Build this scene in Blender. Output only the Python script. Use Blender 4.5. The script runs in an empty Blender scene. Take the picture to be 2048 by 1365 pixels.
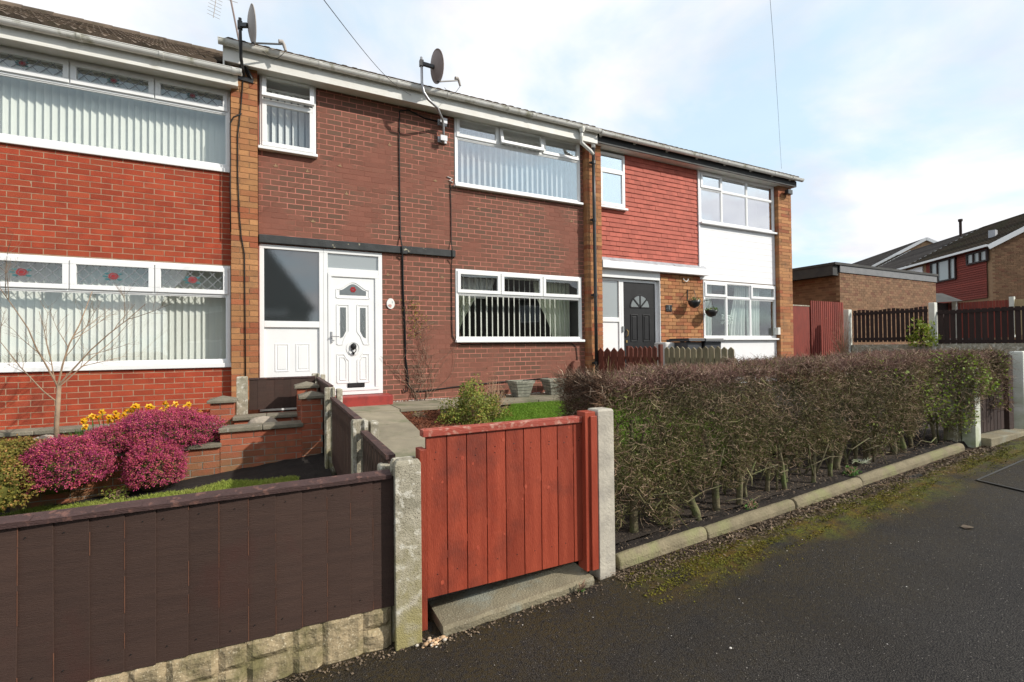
import bpy, math, random
import numpy as np
from mathutils import Vector, Matrix
R = math.radians
rnd = random.Random(11)
nr = np.random.RandomState(5)
sc = bpy.context.scene
col = sc.collection

# ---------------------------------------------------------------- camera, sky, sun
F_PX, YAW, PITCH, ROLL, CAM_H = 950.0, R(26.5), R(0.80), R(-0.60), 1.52
FW = Vector((math.sin(YAW)*math.cos(PITCH), math.cos(YAW)*math.cos(PITCH), math.sin(PITCH)))
RT0 = Vector((math.cos(YAW), -math.sin(YAW), 0)); UP0 = RT0.cross(FW)
RT = RT0*math.cos(ROLL) + UP0*math.sin(ROLL); UP = -RT0*math.sin(ROLL) + UP0*math.cos(ROLL)
cd = bpy.data.cameras.new('camera'); cam = bpy.data.objects.new('camera', cd); col.objects.link(cam)
cam.matrix_world = Matrix((( RT.x, UP.x, -FW.x, 0), (RT.y, UP.y, -FW.y, 0), (RT.z, UP.z, -FW.z, CAM_H), (0, 0, 0, 1)))
cd.sensor_width = 36.0; cd.lens = F_PX/2048*36.0; cd.clip_start = 0.05; cd.clip_end = 3000
sc.camera = cam

SUN_EL, SUN_AZ = R(33), R(47)           # azimuth measured from -Y (towards the street) to +X
sd = Vector((math.sin(SUN_AZ)*math.cos(SUN_EL), -math.cos(SUN_AZ)*math.cos(SUN_EL), math.sin(SUN_EL)))
sl = bpy.data.lights.new('sun', 'SUN'); sl.energy = 3.3; sl.angle = R(0.9); sl.color = (1.0, 0.95, 0.87)
so = bpy.data.objects.new('sun', sl); col.objects.link(so)
so.rotation_euler = sd.to_track_quat('Z', 'Y').to_euler(); so.location = (6, -10, 14)

world = bpy.data.worlds.new('World'); sc.world = world; world.use_nodes = True
wn, wl = world.node_tree.nodes, world.node_tree.links; wn.clear()
wo = wn.new('ShaderNodeOutputWorld'); bg = wn.new('ShaderNodeBackground'); bg.inputs['Strength'].default_value = 0.11
sky = wn.new('ShaderNodeTexSky'); sky.sky_type = 'NISHITA'; sky.sun_disc = False
sky.sun_elevation = SUN_EL; sky.sun_rotation = math.atan2(sd.x, sd.y)
tc = wn.new('ShaderNodeTexCoord')
sep = wn.new('ShaderNodeSeparateXYZ'); wl.new(tc.outputs['Generated'], sep.inputs[0])
# clouds laid out on a plane overhead: direction / (z + 0.25)
zz = wn.new('ShaderNodeMath'); zz.operation = 'ADD'; zz.inputs[1].default_value = 0.22; wl.new(sep.outputs['Z'], zz.inputs[0])
zm = wn.new('ShaderNodeMath'); zm.operation = 'MAXIMUM'; zm.inputs[1].default_value = 0.12; wl.new(zz.outputs[0], zm.inputs[0])
dv = wn.new('ShaderNodeVectorMath'); dv.operation = 'SCALE'
inv = wn.new('ShaderNodeMath'); inv.operation = 'DIVIDE'; inv.inputs[0].default_value = 1.0; wl.new(zm.outputs[0], inv.inputs[1])
wl.new(tc.outputs['Generated'], dv.inputs[0]); wl.new(inv.outputs[0], dv.inputs['Scale'])
CLOUD_OFF = (3.35, 1.1, 0.4)
mp = wn.new('ShaderNodeVectorMath'); mp.operation = 'ADD'; mp.inputs[1].default_value = CLOUD_OFF; wl.new(dv.outputs[0], mp.inputs[0])
n1 = wn.new('ShaderNodeTexNoise'); n1.inputs['Scale'].default_value = 1.25; n1.inputs['Detail'].default_value = 7; n1.inputs['Roughness'].default_value = 0.55
n1.inputs['Distortion'].default_value = 0.25
wl.new(mp.outputs[0], n1.inputs['Vector'])
cr = wn.new('ShaderNodeValToRGB'); cr.color_ramp.elements[0].position = 0.40; cr.color_ramp.elements[1].position = 0.56
cr.color_ramp.elements[0].color = (0.12, 0.12, 0.12, 1); cr.color_ramp.elements[1].color = (1, 1, 1, 1); wl.new(n1.outputs['Fac'], cr.inputs[0])
n2 = wn.new('ShaderNodeTexNoise'); n2.inputs['Scale'].default_value = 1.9; n2.inputs['Detail'].default_value = 6
mp2 = wn.new('ShaderNodeVectorMath'); mp2.operation = 'ADD'; mp2.inputs[1].default_value = (9.2, 4.4, 2.0); wl.new(dv.outputs[0], mp2.inputs[0]); wl.new(mp2.outputs[0], n2.inputs['Vector'])
cc = wn.new('ShaderNodeValToRGB'); cc.color_ramp.elements[0].position = 0.38; cc.color_ramp.elements[1].position = 0.58
cc.color_ramp.elements[0].color = (5.4, 5.45, 5.95, 1); cc.color_ramp.elements[1].color = (6.9, 6.9, 7.0, 1); wl.new(n2.outputs['Fac'], cc.inputs[0])
blue = wn.new('ShaderNodeVectorMath'); blue.operation = 'MULTIPLY_ADD'; blue.inputs[1].default_value = (0.25, 0.3, 0.3); blue.inputs[2].default_value = (3.7, 4.75, 5.5)
wl.new(sky.outputs[0], blue.inputs[0])
mx = wn.new('ShaderNodeMix'); mx.data_type = 'RGBA'; wl.new(cr.outputs[0], mx.inputs['Factor']); wl.new(blue.outputs[0], mx.inputs['A']); wl.new(cc.outputs[0], mx.inputs['B'])
wl.new(mx.outputs['Result'], bg.inputs['Color']); wl.new(bg.outputs[0], wo.inputs[0])
vs = sc.view_settings; vs.view_transform = 'Standard'; vs.look = 'None'; vs.exposure = 0.52; vs.gamma = 1.0; vs.use_curve_mapping = False
sc.render.film_transparent = False
try:
    sc.cycles.max_bounces = 7; sc.cycles.transparent_max_bounces = 16; sc.cycles.diffuse_bounces = 3; sc.cycles.glossy_bounces = 3
except Exception: pass

# ---------------------------------------------------------------- materials
def srgb(r, g, b):
    f = lambda c: (c/255/12.92) if c/255 <= 0.04045 else ((c/255+0.055)/1.055)**2.4
    return (f(r), f(g), f(b))
MATS = {}
def mat(name, c1, c2=None, scale=8.0, rough=0.8, bump=0.0, bscale=40.0, var=0.0, hue=None, metal=0.0, stretch=None,
        stain=None, sscale=1.5, spos=(0.5, 0.65), detail=6, spec=0.3, trans=0.0, speck=None, speckt=0.7, speckscale=120, hstain=None):
    """c1/c2 mixed by world-space noise; var: brightness change from piece to piece; hue: colour some pieces go to;
    stain: third colour in patches of its own; speck: grains"""
    m = bpy.data.materials.new(name); m.use_nodes = True; N, L = m.node_tree.nodes, m.node_tree.links
    b = N['Principled BSDF']; b.inputs['Roughness'].default_value = rough; b.inputs['Metallic'].default_value = metal
    b.inputs['Specular IOR Level'].default_value = spec
    g = N.new('ShaderNodeNewGeometry'); pos = g.outputs['Position']
    if stretch:
        s = N.new('ShaderNodeVectorMath'); s.operation = 'MULTIPLY'; s.inputs[1].default_value = stretch; L.new(pos, s.inputs[0]); spos_ = s.outputs[0]
    else: spos_ = pos
    oi = N.new('ShaderNodeObjectInfo'); at = N.new('ShaderNodeAttribute'); at.attribute_name = 'rnd'
    ad = N.new('ShaderNodeMath'); ad.operation = 'ADD'; L.new(oi.outputs['Random'], ad.inputs[0]); L.new(at.outputs['Fac'], ad.inputs[1])
    fr = N.new('ShaderNodeMath'); fr.operation = 'FRACT'; L.new(ad.outputs[0], fr.inputs[0]); rv = fr.outputs[0]
    off = N.new('ShaderNodeVectorMath'); off.operation = 'ADD'; L.new(spos_, off.inputs[0])
    if stretch: 
        k = N.new('ShaderNodeMath'); k.operation = 'MULTIPLY'; k.inputs[1].default_value = 37.0; L.new(rv, k.inputs[0]); L.new(k.outputs[0], off.inputs[1])
    nz = N.new('ShaderNodeTexNoise'); nz.inputs['Scale'].default_value = scale; nz.inputs['Detail'].default_value = detail; L.new(off.outputs[0], nz.inputs['Vector'])
    def mixc(f, a, c, blend='MIX'):
        x = N.new('ShaderNodeMix'); x.data_type = 'RGBA'; x.blend_type = blend
        for s_, v in (('Factor', f), ('A', a), ('B', c)):
            if isinstance(v, (tuple, list)): x.inputs[s_].default_value = (*v[:3], 1)
            elif isinstance(v, (int, float)): x.inputs[s_].default_value = v
            else: L.new(v, x.inputs[s_])
        return x.outputs['Result']
    def ramp(src, a, c):
        x = N.new('ShaderNodeMapRange'); x.inputs['From Min'].default_value = a; x.inputs['From Max'].default_value = c; L.new(src, x.inputs['Value']); return x.outputs[0]
    cur = mixc(ramp(nz.outputs['Fac'], 0.32, 0.68), c1, c2 or tuple(v*0.8 for v in c1))
    if hue:
        h2 = N.new('ShaderNodeMath'); h2.operation = 'MULTIPLY'; h2.inputs[1].default_value = 7.31; L.new(rv, h2.inputs[0])
        h3 = N.new('ShaderNodeMath'); h3.operation = 'FRACT'; L.new(h2.outputs[0], h3.inputs[0])
        cur = mixc(ramp(h3.outputs[0], hue[1], 1.0), cur, hue[0])
    if speck:
        vz = N.new('ShaderNodeTexNoise'); vz.inputs['Scale'].default_value = speckscale; vz.inputs['Detail'].default_value = 2; L.new(pos, vz.inputs['Vector'])
        cur = mixc(ramp(vz.outputs['Fac'], speckt-0.04, speckt+0.04), cur, speck)
    if stain:
        sz = N.new('ShaderNodeTexNoise'); sz.inputs['Scale'].default_value = sscale; sz.inputs['Detail'].default_value = 5; sz.inputs['Roughness'].default_value = 0.6
        so_ = N.new('ShaderNodeVectorMath'); so_.operation = 'ADD'; so_.inputs[1].default_value = (13.1, 5.2, 7.7); L.new(pos, so_.inputs[0]); L.new(so_.outputs[0], sz.inputs['Vector'])
        f = ramp(sz.outputs['Fac'], *spos)
        cur = mixc(f, cur, stain)
    if hstain:   # (colour, z0, z1): a growth that fades out with height (algae near wet ground)
        sp = N.new('ShaderNodeSeparateXYZ'); L.new(pos, sp.inputs[0])
        f1 = ramp(sp.outputs['Z'], hstain[2], hstain[1])
        f2 = N.new('ShaderNodeMath'); f2.operation = 'MULTIPLY'; L.new(f1, f2.inputs[0]); L.new(ramp(nz.outputs['Fac'], 0.3, 0.6), f2.inputs[1])
        cur = mixc(f2.outputs[0], cur, hstain[0])
    if var:
        v1 = N.new('ShaderNodeMapRange'); v1.inputs['To Min'].default_value = 1-var; v1.inputs['To Max'].default_value = 1+var; L.new(rv, v1.inputs['Value'])
        cb = N.new('ShaderNodeCombineColor')
        for i in range(3): L.new(v1.outputs[0], cb.inputs[i])
        cur = mixc(1.0, cur, cb.outputs[0], 'MULTIPLY')
    L.new(cur, b.inputs['Base Color'])
    if bump:
        bn = N.new('ShaderNodeTexNoise'); bn.inputs['Scale'].default_value = bscale; bn.inputs['Detail'].default_value = 4; L.new(spos_, bn.inputs['Vector'])
        bp = N.new('ShaderNodeBump'); bp.inputs['Strength'].default_value = bump; bp.inputs['Distance'].default_value = 0.01; L.new(bn.outputs['Fac'], bp.inputs['Height']); L.new(bp.outputs[0], b.inputs['Normal'])
    if trans:
        tr = N.new('ShaderNodeBsdfTranslucent'); L.new(cur, tr.inputs[0]); ms = N.new('ShaderNodeMixShader'); ms.inputs[0].default_value = trans
        out = N['Material Output']; L.new(b.outputs[0], ms.inputs[1]); L.new(tr.outputs[0], ms.inputs[2]); L.new(ms.outputs[0], out.inputs[0])
    MATS[name] = m; return m

mat('brick_brown', (0.155, 0.073, 0.048), (0.186, 0.086, 0.056), 9, 0.85, 0.4, 120, var=0.10, hue=((0.130, 0.075, 0.050), 0.45), stain=(0.215, 0.085, 0.058), sscale=1.1, spos=(0.5, 0.62))
mat('mortar_pink', (0.52, 0.20, 0.15), (0.46, 0.165, 0.12), 6, 0.9, 0.3, 80, stain=(0.225, 0.088, 0.060), sscale=1.1, spos=(0.50, 0.60))
mat('brick_red', (0.37, 0.062, 0.026), (0.29, 0.046, 0.021), 7, 0.85, 0.6, 110, var=0.15, hue=((0.35, 0.068, 0.029), 0.7), stain=(0.22, 0.045, 0.025), sscale=2.4, spos=(0.55, 0.75))
mat('mortar_buff', (0.44, 0.29, 0.19), (0.28, 0.17, 0.11), 9, 0.95, 0.4, 90)
mat('brick_buff', (0.42, 0.205, 0.085), (0.36, 0.17, 0.075), 7, 0.88, 0.5, 110, var=0.20, hue=((0.30, 0.090, 0.042), 0.45), stain=(0.17, 0.10, 0.055), sscale=2.6, spos=(0.56, 0.76))
mat('mortar_sand', (0.33, 0.21, 0.12), (0.27, 0.17, 0.10), 9, 0.95, 0.3, 90)
mat('brick_garden', (0.36, 0.105, 0.055), (0.30, 0.085, 0.045), 6, 0.9, 0.6, 90, var=0.16, stain=(0.50, 0.40, 0.34), sscale=4.0, spos=(0.60, 0.74), hstain=((0.16, 0.13, 0.06), 0.0, 0.5))
mat('mortar_grey', (0.26, 0.23, 0.17), (0.36, 0.33, 0.28), 9, 0.95, 0.3, 90)
mat('tile_hung', (0.45, 0.120, 0.082), (0.39, 0.100, 0.070), 6, 0.8, 0.3, 90, var=0.12)
mat('roof_tile', (0.150, 0.112, 0.082), (0.085, 0.064, 0.048), 3, 0.95, 0.6, 60, var=0.3, stain=(0.060, 0.052, 0.026), sscale=3, spos=(0.55, 0.75))
mat('roof_grey', (0.085, 0.074, 0.066), (0.06, 0.052, 0.047), 2, 0.95, 0.5, 60, var=0.3, spec=0.05)
mat('roof_moss', (0.050, 0.036, 0.024), (0.034, 0.026, 0.018), 2, 0.95, 0.5, 60, var=0.3, stain=(0.036, 0.034, 0.018), sscale=1.5, spec=0.05)
mat('upvc', (0.80, 0.80, 0.79), (0.76, 0.76, 0.75), 3, 0.35, 0, spec=0.5)
mat('upvc_old', (0.66, 0.64, 0.58), (0.72, 0.71, 0.67), 5, 0.5, 0, stain=(0.50, 0.48, 0.40), sscale=5, spos=(0.58, 0.85))
mat('gutter_white', (0.74, 0.73, 0.69), (0.66, 0.65, 0.60), 5, 0.4, 0, stain=(0.32, 0.31, 0.22), sscale=6, spos=(0.55, 0.72))
mat('fascia_black', (0.028, 0.028, 0.028), (0.04, 0.04, 0.04), 5, 0.6)
mat('boarding_white', (0.80, 0.80, 0.80), (0.77, 0.76, 0.76), 3, 0.45)
mat('black_plastic', (0.018, 0.018, 0.018), (0.03, 0.03, 0.03), 5, 0.4, spec=0.5)
mat('black_paint', (0.010, 0.010, 0.011), (0.016, 0.016, 0.017), 6, 0.5, 0.1, 60, spec=0.25)
mat('beam_dark', (0.055, 0.058, 0.058), (0.035, 0.037, 0.037), 6, 0.75, 0.4, 50, stain=(0.42, 0.38, 0.27), sscale=9.0, spos=(0.64, 0.69))
mat('lead', (0.30, 0.31, 0.33), (0.42, 0.43, 0.45), 8, 0.55, 0.3, 30, spec=0.5)
mat('steel', (0.35, 0.35, 0.36), (0.45, 0.45, 0.46), 8, 0.45, metal=0.7)
mat('dish_grey', (0.27, 0.215, 0.195), (0.23, 0.18, 0.165), 6, 0.6)
mat('dish_pale', (0.42, 0.38, 0.35), (0.34, 0.31, 0.28), 6, 0.6)
mat('brass', (0.55, 0.38, 0.16), (0.5, 0.34, 0.14), 6, 0.35, metal=0.8)
mat('blind', (0.87, 0.88, 0.82), (0.84, 0.85, 0.80), 3, 0.75, trans=0.25)
mat('curtain_green', (0.76, 0.80, 0.66), (0.70, 0.75, 0.61), 8, 0.8, trans=0.2)
mat('curtain_white', (0.72, 0.78, 0.74), (0.64, 0.71, 0.67), 6, 0.8, trans=0.2)
mat('room_wall', (0.40, 0.38, 0.34), None, 2, 0.9)
mat('room_dark', (0.10, 0.10, 0.095), None, 2, 0.9)
mat('room_pale', (0.72, 0.72, 0.71), None, 2, 0.9)
mat('net_white', (0.82, 0.83, 0.83), (0.78, 0.79, 0.79), 2, 0.85, trans=0.2)
mat('rose_red', (0.32, 0.03, 0.03), (0.24, 0.02, 0.025), 20, 0.4)
mat('leaf_teal', (0.05, 0.16, 0.17), None, 20, 0.4)
mat('came', (0.30, 0.31, 0.32), None, 20, 0.4, metal=0.3)
mat('fence_brown', (0.055, 0.031, 0.023), (0.044, 0.025, 0.019), 3.0, 0.72, 0.28, 30, var=0.13, stretch=(1.2, 1.2, 14), stain=(0.056, 0.024, 0.018), sscale=2.2, spos=(0.56, 0.74))
mat('worn_lit_wood', (0.15, 0.065, 0.038), (0.10, 0.045, 0.028), 20, 0.85)
mat('fence_brown_rail', (0.070, 0.038, 0.034), (0.05, 0.028, 0.025), 6.0, 0.65, 0.5, 40, stretch=(2, 2, 10), stain=(0.15, 0.075, 0.058), sscale=26, spos=(0.56, 0.66))
mat('gate_red', (0.32, 0.058, 0.028), (0.23, 0.036, 0.017), 2.4, 0.5, 0.45, 26, var=0.14, stretch=(9, 9, 1.1), stain=(0.12, 0.027, 0.017), sscale=3.2, spos=(0.52, 0.78), spec=0.4)
mat('gate_red_rail', (0.36, 0.075, 0.048), (0.28, 0.05, 0.032), 5, 0.55, 0.4, 40, stretch=(1, 8, 8), stain=(0.46, 0.24, 0.18), sscale=26, spos=(0.52, 0.66))
mat('knot', (0.40, 0.085, 0.045), (0.30, 0.05, 0.03), 60, 0.5)
mat('picket_red', (0.16, 0.045, 0.028), (0.115, 0.034, 0.022), 6, 0.75, 0.4, 30, var=0.2, stretch=(6, 6, 1))
mat('picket_grey', (0.24, 0.20, 0.13), (0.17, 0.14, 0.09), 6, 0.85, 0.4, 30, var=0.2, stretch=(6, 6, 1))
mat('fence_far_red', (0.23, 0.045, 0.030), (0.17, 0.036, 0.026), 4, 0.8, 0.3, 30, var=0.18, stretch=(6, 6, 1))
mat('fence_far_dark', (0.040, 0.022, 0.018), (0.028, 0.017, 0.014), 4, 0.8, 0.3, 30, var=0.2, stretch=(6, 6, 1))
mat('fence_far_pale', (0.40, 0.30, 0.16), None, 4, 0.8)
mat('concrete_post', (0.42, 0.38, 0.29), (0.22, 0.20, 0.145), 13, 0.92, 0.6, 160, stain=(0.54, 0.51, 0.43), sscale=16, spos=(0.54, 0.62), speck=(0.13, 0.11, 0.08), speckt=0.65, speckscale=120, hstain=((0.29, 0.25, 0.11), 0.05, 0.70))
mat('concrete_clean', (0.48, 0.44, 0.36), (0.34, 0.31, 0.26), 9, 0.88, 0.4, 60, stain=(0.30, 0.28, 0.25), sscale=5, spos=(0.55, 0.75))
mat('concrete_white', (0.66, 0.66, 0.60), (0.58, 0.59, 0.51), 6, 0.85, 0.4, 50, hstain=((0.30, 0.34, 0.18), 0.3, 1.1))
mat('concrete_step', (0.25, 0.215, 0.14), (0.17, 0.145, 0.095), 6, 0.92, 0.8, 90, speck=(0.42, 0.38, 0.28), speckt=0.68, speckscale=160, stain=(0.24, 0.24, 0.19), sscale=4)
mat('coping', (0.23, 0.20, 0.15), (0.15, 0.135, 0.10), 8, 0.93, 0.7, 70, var=0.1, stain=(0.50, 0.48, 0.42), sscale=22, spos=(0.66, 0.72), speck=(0.09, 0.085, 0.06), speckt=0.64)
mat('kerb_stone', (0.245, 0.205, 0.13), (0.17, 0.143, 0.09), 9, 0.92, 0.8, 70, var=0.08, stain=(0.21, 0.20, 0.10), sscale=4, speck=(0.14, 0.12, 0.08), speckt=0.68)
mat('slab', (0.28, 0.245, 0.175), (0.205, 0.18, 0.13), 4, 0.92, 0.5, 90, var=0.2, stain=(0.15, 0.15, 0.09), sscale=2.5, speck=(0.33, 0.30, 0.22), speckt=0.70)
mat('stone_face', (0.36, 0.28, 0.17), (0.20, 0.16, 0.095), 14, 0.93, 1.0, 45, var=0.10, stain=(0.15, 0.13, 0.06), sscale=7, spos=(0.46, 0.66), speck=(0.48, 0.41, 0.28), speckt=0.64)
mat('step_red', (0.36, 0.045, 0.035), (0.30, 0.038, 0.03), 6, 0.55, 0.2, 60, stain=(0.20, 0.03, 0.025), sscale=7, spec=0.4)
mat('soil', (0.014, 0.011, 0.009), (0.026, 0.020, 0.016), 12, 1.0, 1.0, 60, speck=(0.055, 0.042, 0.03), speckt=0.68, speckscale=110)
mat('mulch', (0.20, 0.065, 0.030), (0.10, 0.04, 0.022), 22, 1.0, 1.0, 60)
mat('soil_pale', (0.045, 0.034, 0.026), (0.025, 0.019, 0.014), 14, 1.0, 1.0, 60, speck=(0.12, 0.09, 0.06), speckt=0.66, speckscale=90)  # paler soil tone for the right garden and outlying ground
mat('lawn_base', (0.07, 0.12, 0.018), (0.10, 0.14, 0.03), 5, 1.0)
mat('grass', (0.13, 0.25, 0.022), (0.19, 0.30, 0.035), 2.2, 0.7, var=0.35, trans=0.35)
mat('grass_dry', (0.26, 0.33, 0.05), (0.34, 0.36, 0.09), 3, 0.7, var=0.35, trans=0.35)
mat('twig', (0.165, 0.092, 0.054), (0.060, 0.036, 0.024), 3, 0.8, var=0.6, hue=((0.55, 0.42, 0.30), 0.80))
mat('twig_top_sunlit', (0.20, 0.105, 0.080), (0.13, 0.068, 0.054), 3, 0.8, var=0.55, hue=((0.50, 0.36, 0.29), 0.82))  # purple brown top twigs, colour raised so the hedge top looks sunlit
mat('twig_pale', (0.42, 0.30, 0.20), (0.30, 0.20, 0.13), 6, 0.75, var=0.35)
mat('twig_green', (0.125, 0.118, 0.034), (0.066, 0.064, 0.020), 3, 0.8, var=0.6, hue=((0.34, 0.30, 0.15), 0.80))
mat('bark', (0.155, 0.13, 0.075), (0.085, 0.072, 0.042), 16, 0.95, 0.8, 50, stain=(0.12, 0.14, 0.05), sscale=7)
mat('bark_pale', (0.33, 0.235, 0.155), (0.22, 0.15, 0.10), 14, 0.85, 0.4, 60, var=0.15)
mat('hedge_leaf', (0.15, 0.23, 0.028), (0.22, 0.28, 0.04), 6, 0.6, var=0.4, trans=0.3)
mat('heather_pink', (0.44, 0.050, 0.135), (0.30, 0.034, 0.125), 5, 0.7, var=0.5, hue=((0.48, 0.14, 0.095), 0.45), trans=0.2)
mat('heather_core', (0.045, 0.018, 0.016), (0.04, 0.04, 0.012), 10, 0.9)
mat('heather_green', (0.10, 0.11, 0.02), (0.16, 0.15, 0.03), 10, 0.8, var=0.4, trans=0.2)
mat('gold_leaf', (0.25, 0.20, 0.04), (0.15, 0.16, 0.03), 8, 0.7, var=0.4, hue=((0.34, 0.16, 0.06), 0.5), trans=0.25)
mat('shrub_leaf', (0.30, 0.32, 0.06), (0.13, 0.19, 0.035), 12, 0.65, var=0.45, hue=((0.42, 0.26, 0.08), 0.7), trans=0.3)
mat('dry_leaf', (0.42, 0.24, 0.12), (0.30, 0.15, 0.08), 12, 0.8, var=0.35, trans=0.2)
mat('dry_twig', (0.38, 0.26, 0.17), (0.26, 0.17, 0.11), 10, 0.85, var=0.3)
mat('vine', (0.14, 0.09, 0.06), (0.30, 0.20, 0.14), 12, 0.85, var=0.4)
mat('green_leaf', (0.07, 0.16, 0.03), (0.10, 0.20, 0.04), 10, 0.6, var=0.35, trans=0.3)
mat('moss_green', (0.135, 0.105, 0.010), (0.085, 0.090, 0.010), 3.5, 0.95, var=0.45)
mat('laurel_leaf', (0.28, 0.33, 0.04), (0.20, 0.26, 0.035), 10, 0.5, var=0.35, trans=0.25)
mat('daffodil_petal', (0.80, 0.52, 0.03), (0.78, 0.46, 0.02), 10, 0.55, var=0.12, trans=0.25)
mat('daffodil_cup', (0.80, 0.33, 0.01), None, 10, 0.5, trans=0.2)
mat('rock', (0.38, 0.32, 0.25), (0.27, 0.235, 0.19), 9, 0.9, 0.8, 40)
mat('rock_slate', (0.17, 0.21, 0.21), (0.26, 0.29, 0.28), 9, 0.8, 0.8, 40)
mat('pebble', (0.50, 0.36, 0.22), (0.42, 0.25, 0.13), 40, 0.7, var=0.3, hue=((0.62, 0.58, 0.50), 0.5))
mat('chip', (0.62, 0.60, 0.55), (0.5, 0.45, 0.4), 40, 0.8, var=0.3)
mat('litter', (0.20, 0.15, 0.10), (0.12, 0.085, 0.06), 20, 0.9, var=0.5)
mat('pot_stone', (0.235, 0.235, 0.185), (0.17, 0.175, 0.14), 10, 0.92, 0.5, 60, var=0.06, stain=(0.34, 0.33, 0.27), sscale=9)
mat('bin_plastic', (0.035, 0.037, 0.042), (0.045, 0.047, 0.052), 5, 0.45, spec=0.5)
mat('plaque_white', (0.80, 0.79, 0.75), None, 10, 0.3, spec=0.5)
mat('plaque_pink', (0.60, 0.33, 0.28), None, 10, 0.4)
mat('plaque_blue', (0.30, 0.42, 0.45), None, 10, 0.4)
mat('plaque_grey', (0.35, 0.38, 0.38), None, 10, 0.4)
mat('brick_garage', (0.235, 0.135, 0.075), (0.185, 0.105, 0.058), 6, 0.9, 0.4, 90, var=0.22, hue=((0.17, 0.075, 0.045), 0.7))
mat('garage_felt', (0.045, 0.045, 0.045), (0.07, 0.068, 0.06), 4, 0.8)
mat('garage_fascia', (0.21, 0.21, 0.21), (0.16, 0.165, 0.17), 4, 0.7, 0.2, 40)
mat('brick_dark_side', (0.26, 0.065, 0.035), (0.20, 0.055, 0.03), 5, 0.9, var=0.15)
mat('render_dark', (0.11, 0.10, 0.085), None, 3, 0.9)
mat('pale_render', (0.62, 0.61, 0.58), None, 3, 0.8)
mat('frame_brown', (0.035, 0.02, 0.018), None, 3, 0.6)
mat('wire_black', (0.012, 0.012, 0.012), None, 3, 0.6)

def glass(name, tint=(0.985, 0.995, 0.985), k=0.8, add=0.055, rough=0.0):
    m = bpy.data.materials.new(name); m.use_nodes = True; N, L = m.node_tree.nodes, m.node_tree.links; N.clear()
    o = N.new('ShaderNodeOutputMaterial'); t = N.new('ShaderNodeBsdfTransparent'); t.inputs[0].default_value = (*tint, 1)
    g = N.new('ShaderNodeBsdfGlossy'); g.inputs['Roughness'].default_value = rough; g.inputs['Color'].default_value = (0.95, 0.97, 1, 1)
    lw = N.new('ShaderNodeLayerWeight'); f = N.new('ShaderNodeMath'); f.operation = 'POWER'; f.inputs[1].default_value = 3.5; L.new(lw.outputs['Facing'], f.inputs[0])
    a = N.new('ShaderNodeMath'); a.operation = 'MULTIPLY_ADD'; a.inputs[1].default_value = k; a.inputs[2].default_value = add; a.use_clamp = True; L.new(f.outputs[0], a.inputs[0])
    # a slightly uneven sheet
    n = N.new('ShaderNodeTexNoise'); n.inputs['Scale'].default_value = 1.6; ge = N.new('ShaderNodeNewGeometry'); L.new(ge.outputs['Position'], n.inputs['Vector'])
    bp = N.new('ShaderNodeBump'); bp.inputs['Strength'].default_value = 0.15; bp.inputs['Distance'].default_value = 0.01; L.new(n.outputs['Fac'], bp.inputs['Height']); L.new(bp.outputs[0], g.inputs['Normal'])
    x = N.new('ShaderNodeMixShader'); L.new(a.outputs[0], x.inputs[0]); L.new(t.outputs[0], x.inputs[1]); L.new(g.outputs[0], x.inputs[2]); L.new(x.outputs[0], o.inputs[0]); MATS[name] = m
glass('glass', add=0.07); glass('glass_bright', k=0.8, add=0.26); glass('glass_mirror', k=0.6, add=0.62)
def obscure(name, c, rough):
    m = bpy.data.materials.new(name); m.use_nodes = True; N, L = m.node_tree.nodes, m.node_tree.links; b = N['Principled BSDF']
    b.inputs['Base Color'].default_value = (*c, 1); b.inputs['Roughness'].default_value = rough; b.inputs['Specular IOR Level'].default_value = 1.0; b.inputs['IOR'].default_value = 1.9
    n = N.new('ShaderNodeTexNoise'); n.inputs['Scale'].default_value = 90; n.inputs['Detail'].default_value = 3; ge = N.new('ShaderNodeNewGeometry'); L.new(ge.outputs['Position'], n.inputs['Vector'])
    bp = N.new('ShaderNodeBump'); bp.inputs['Strength'].default_value = 0.05; bp.inputs['Distance'].default_value = 0.002; L.new(n.outputs['Fac'], bp.inputs['Height']); L.new(bp.outputs[0], b.inputs['Normal']); MATS[name] = m
obscure('glass_obscure', (0.030, 0.036, 0.038), 0.025); obscure('glass_grey', (0.26, 0.29, 0.29), 0.2); obscure('glass_door', (0.08, 0.095, 0.09), 0.25)

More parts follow.
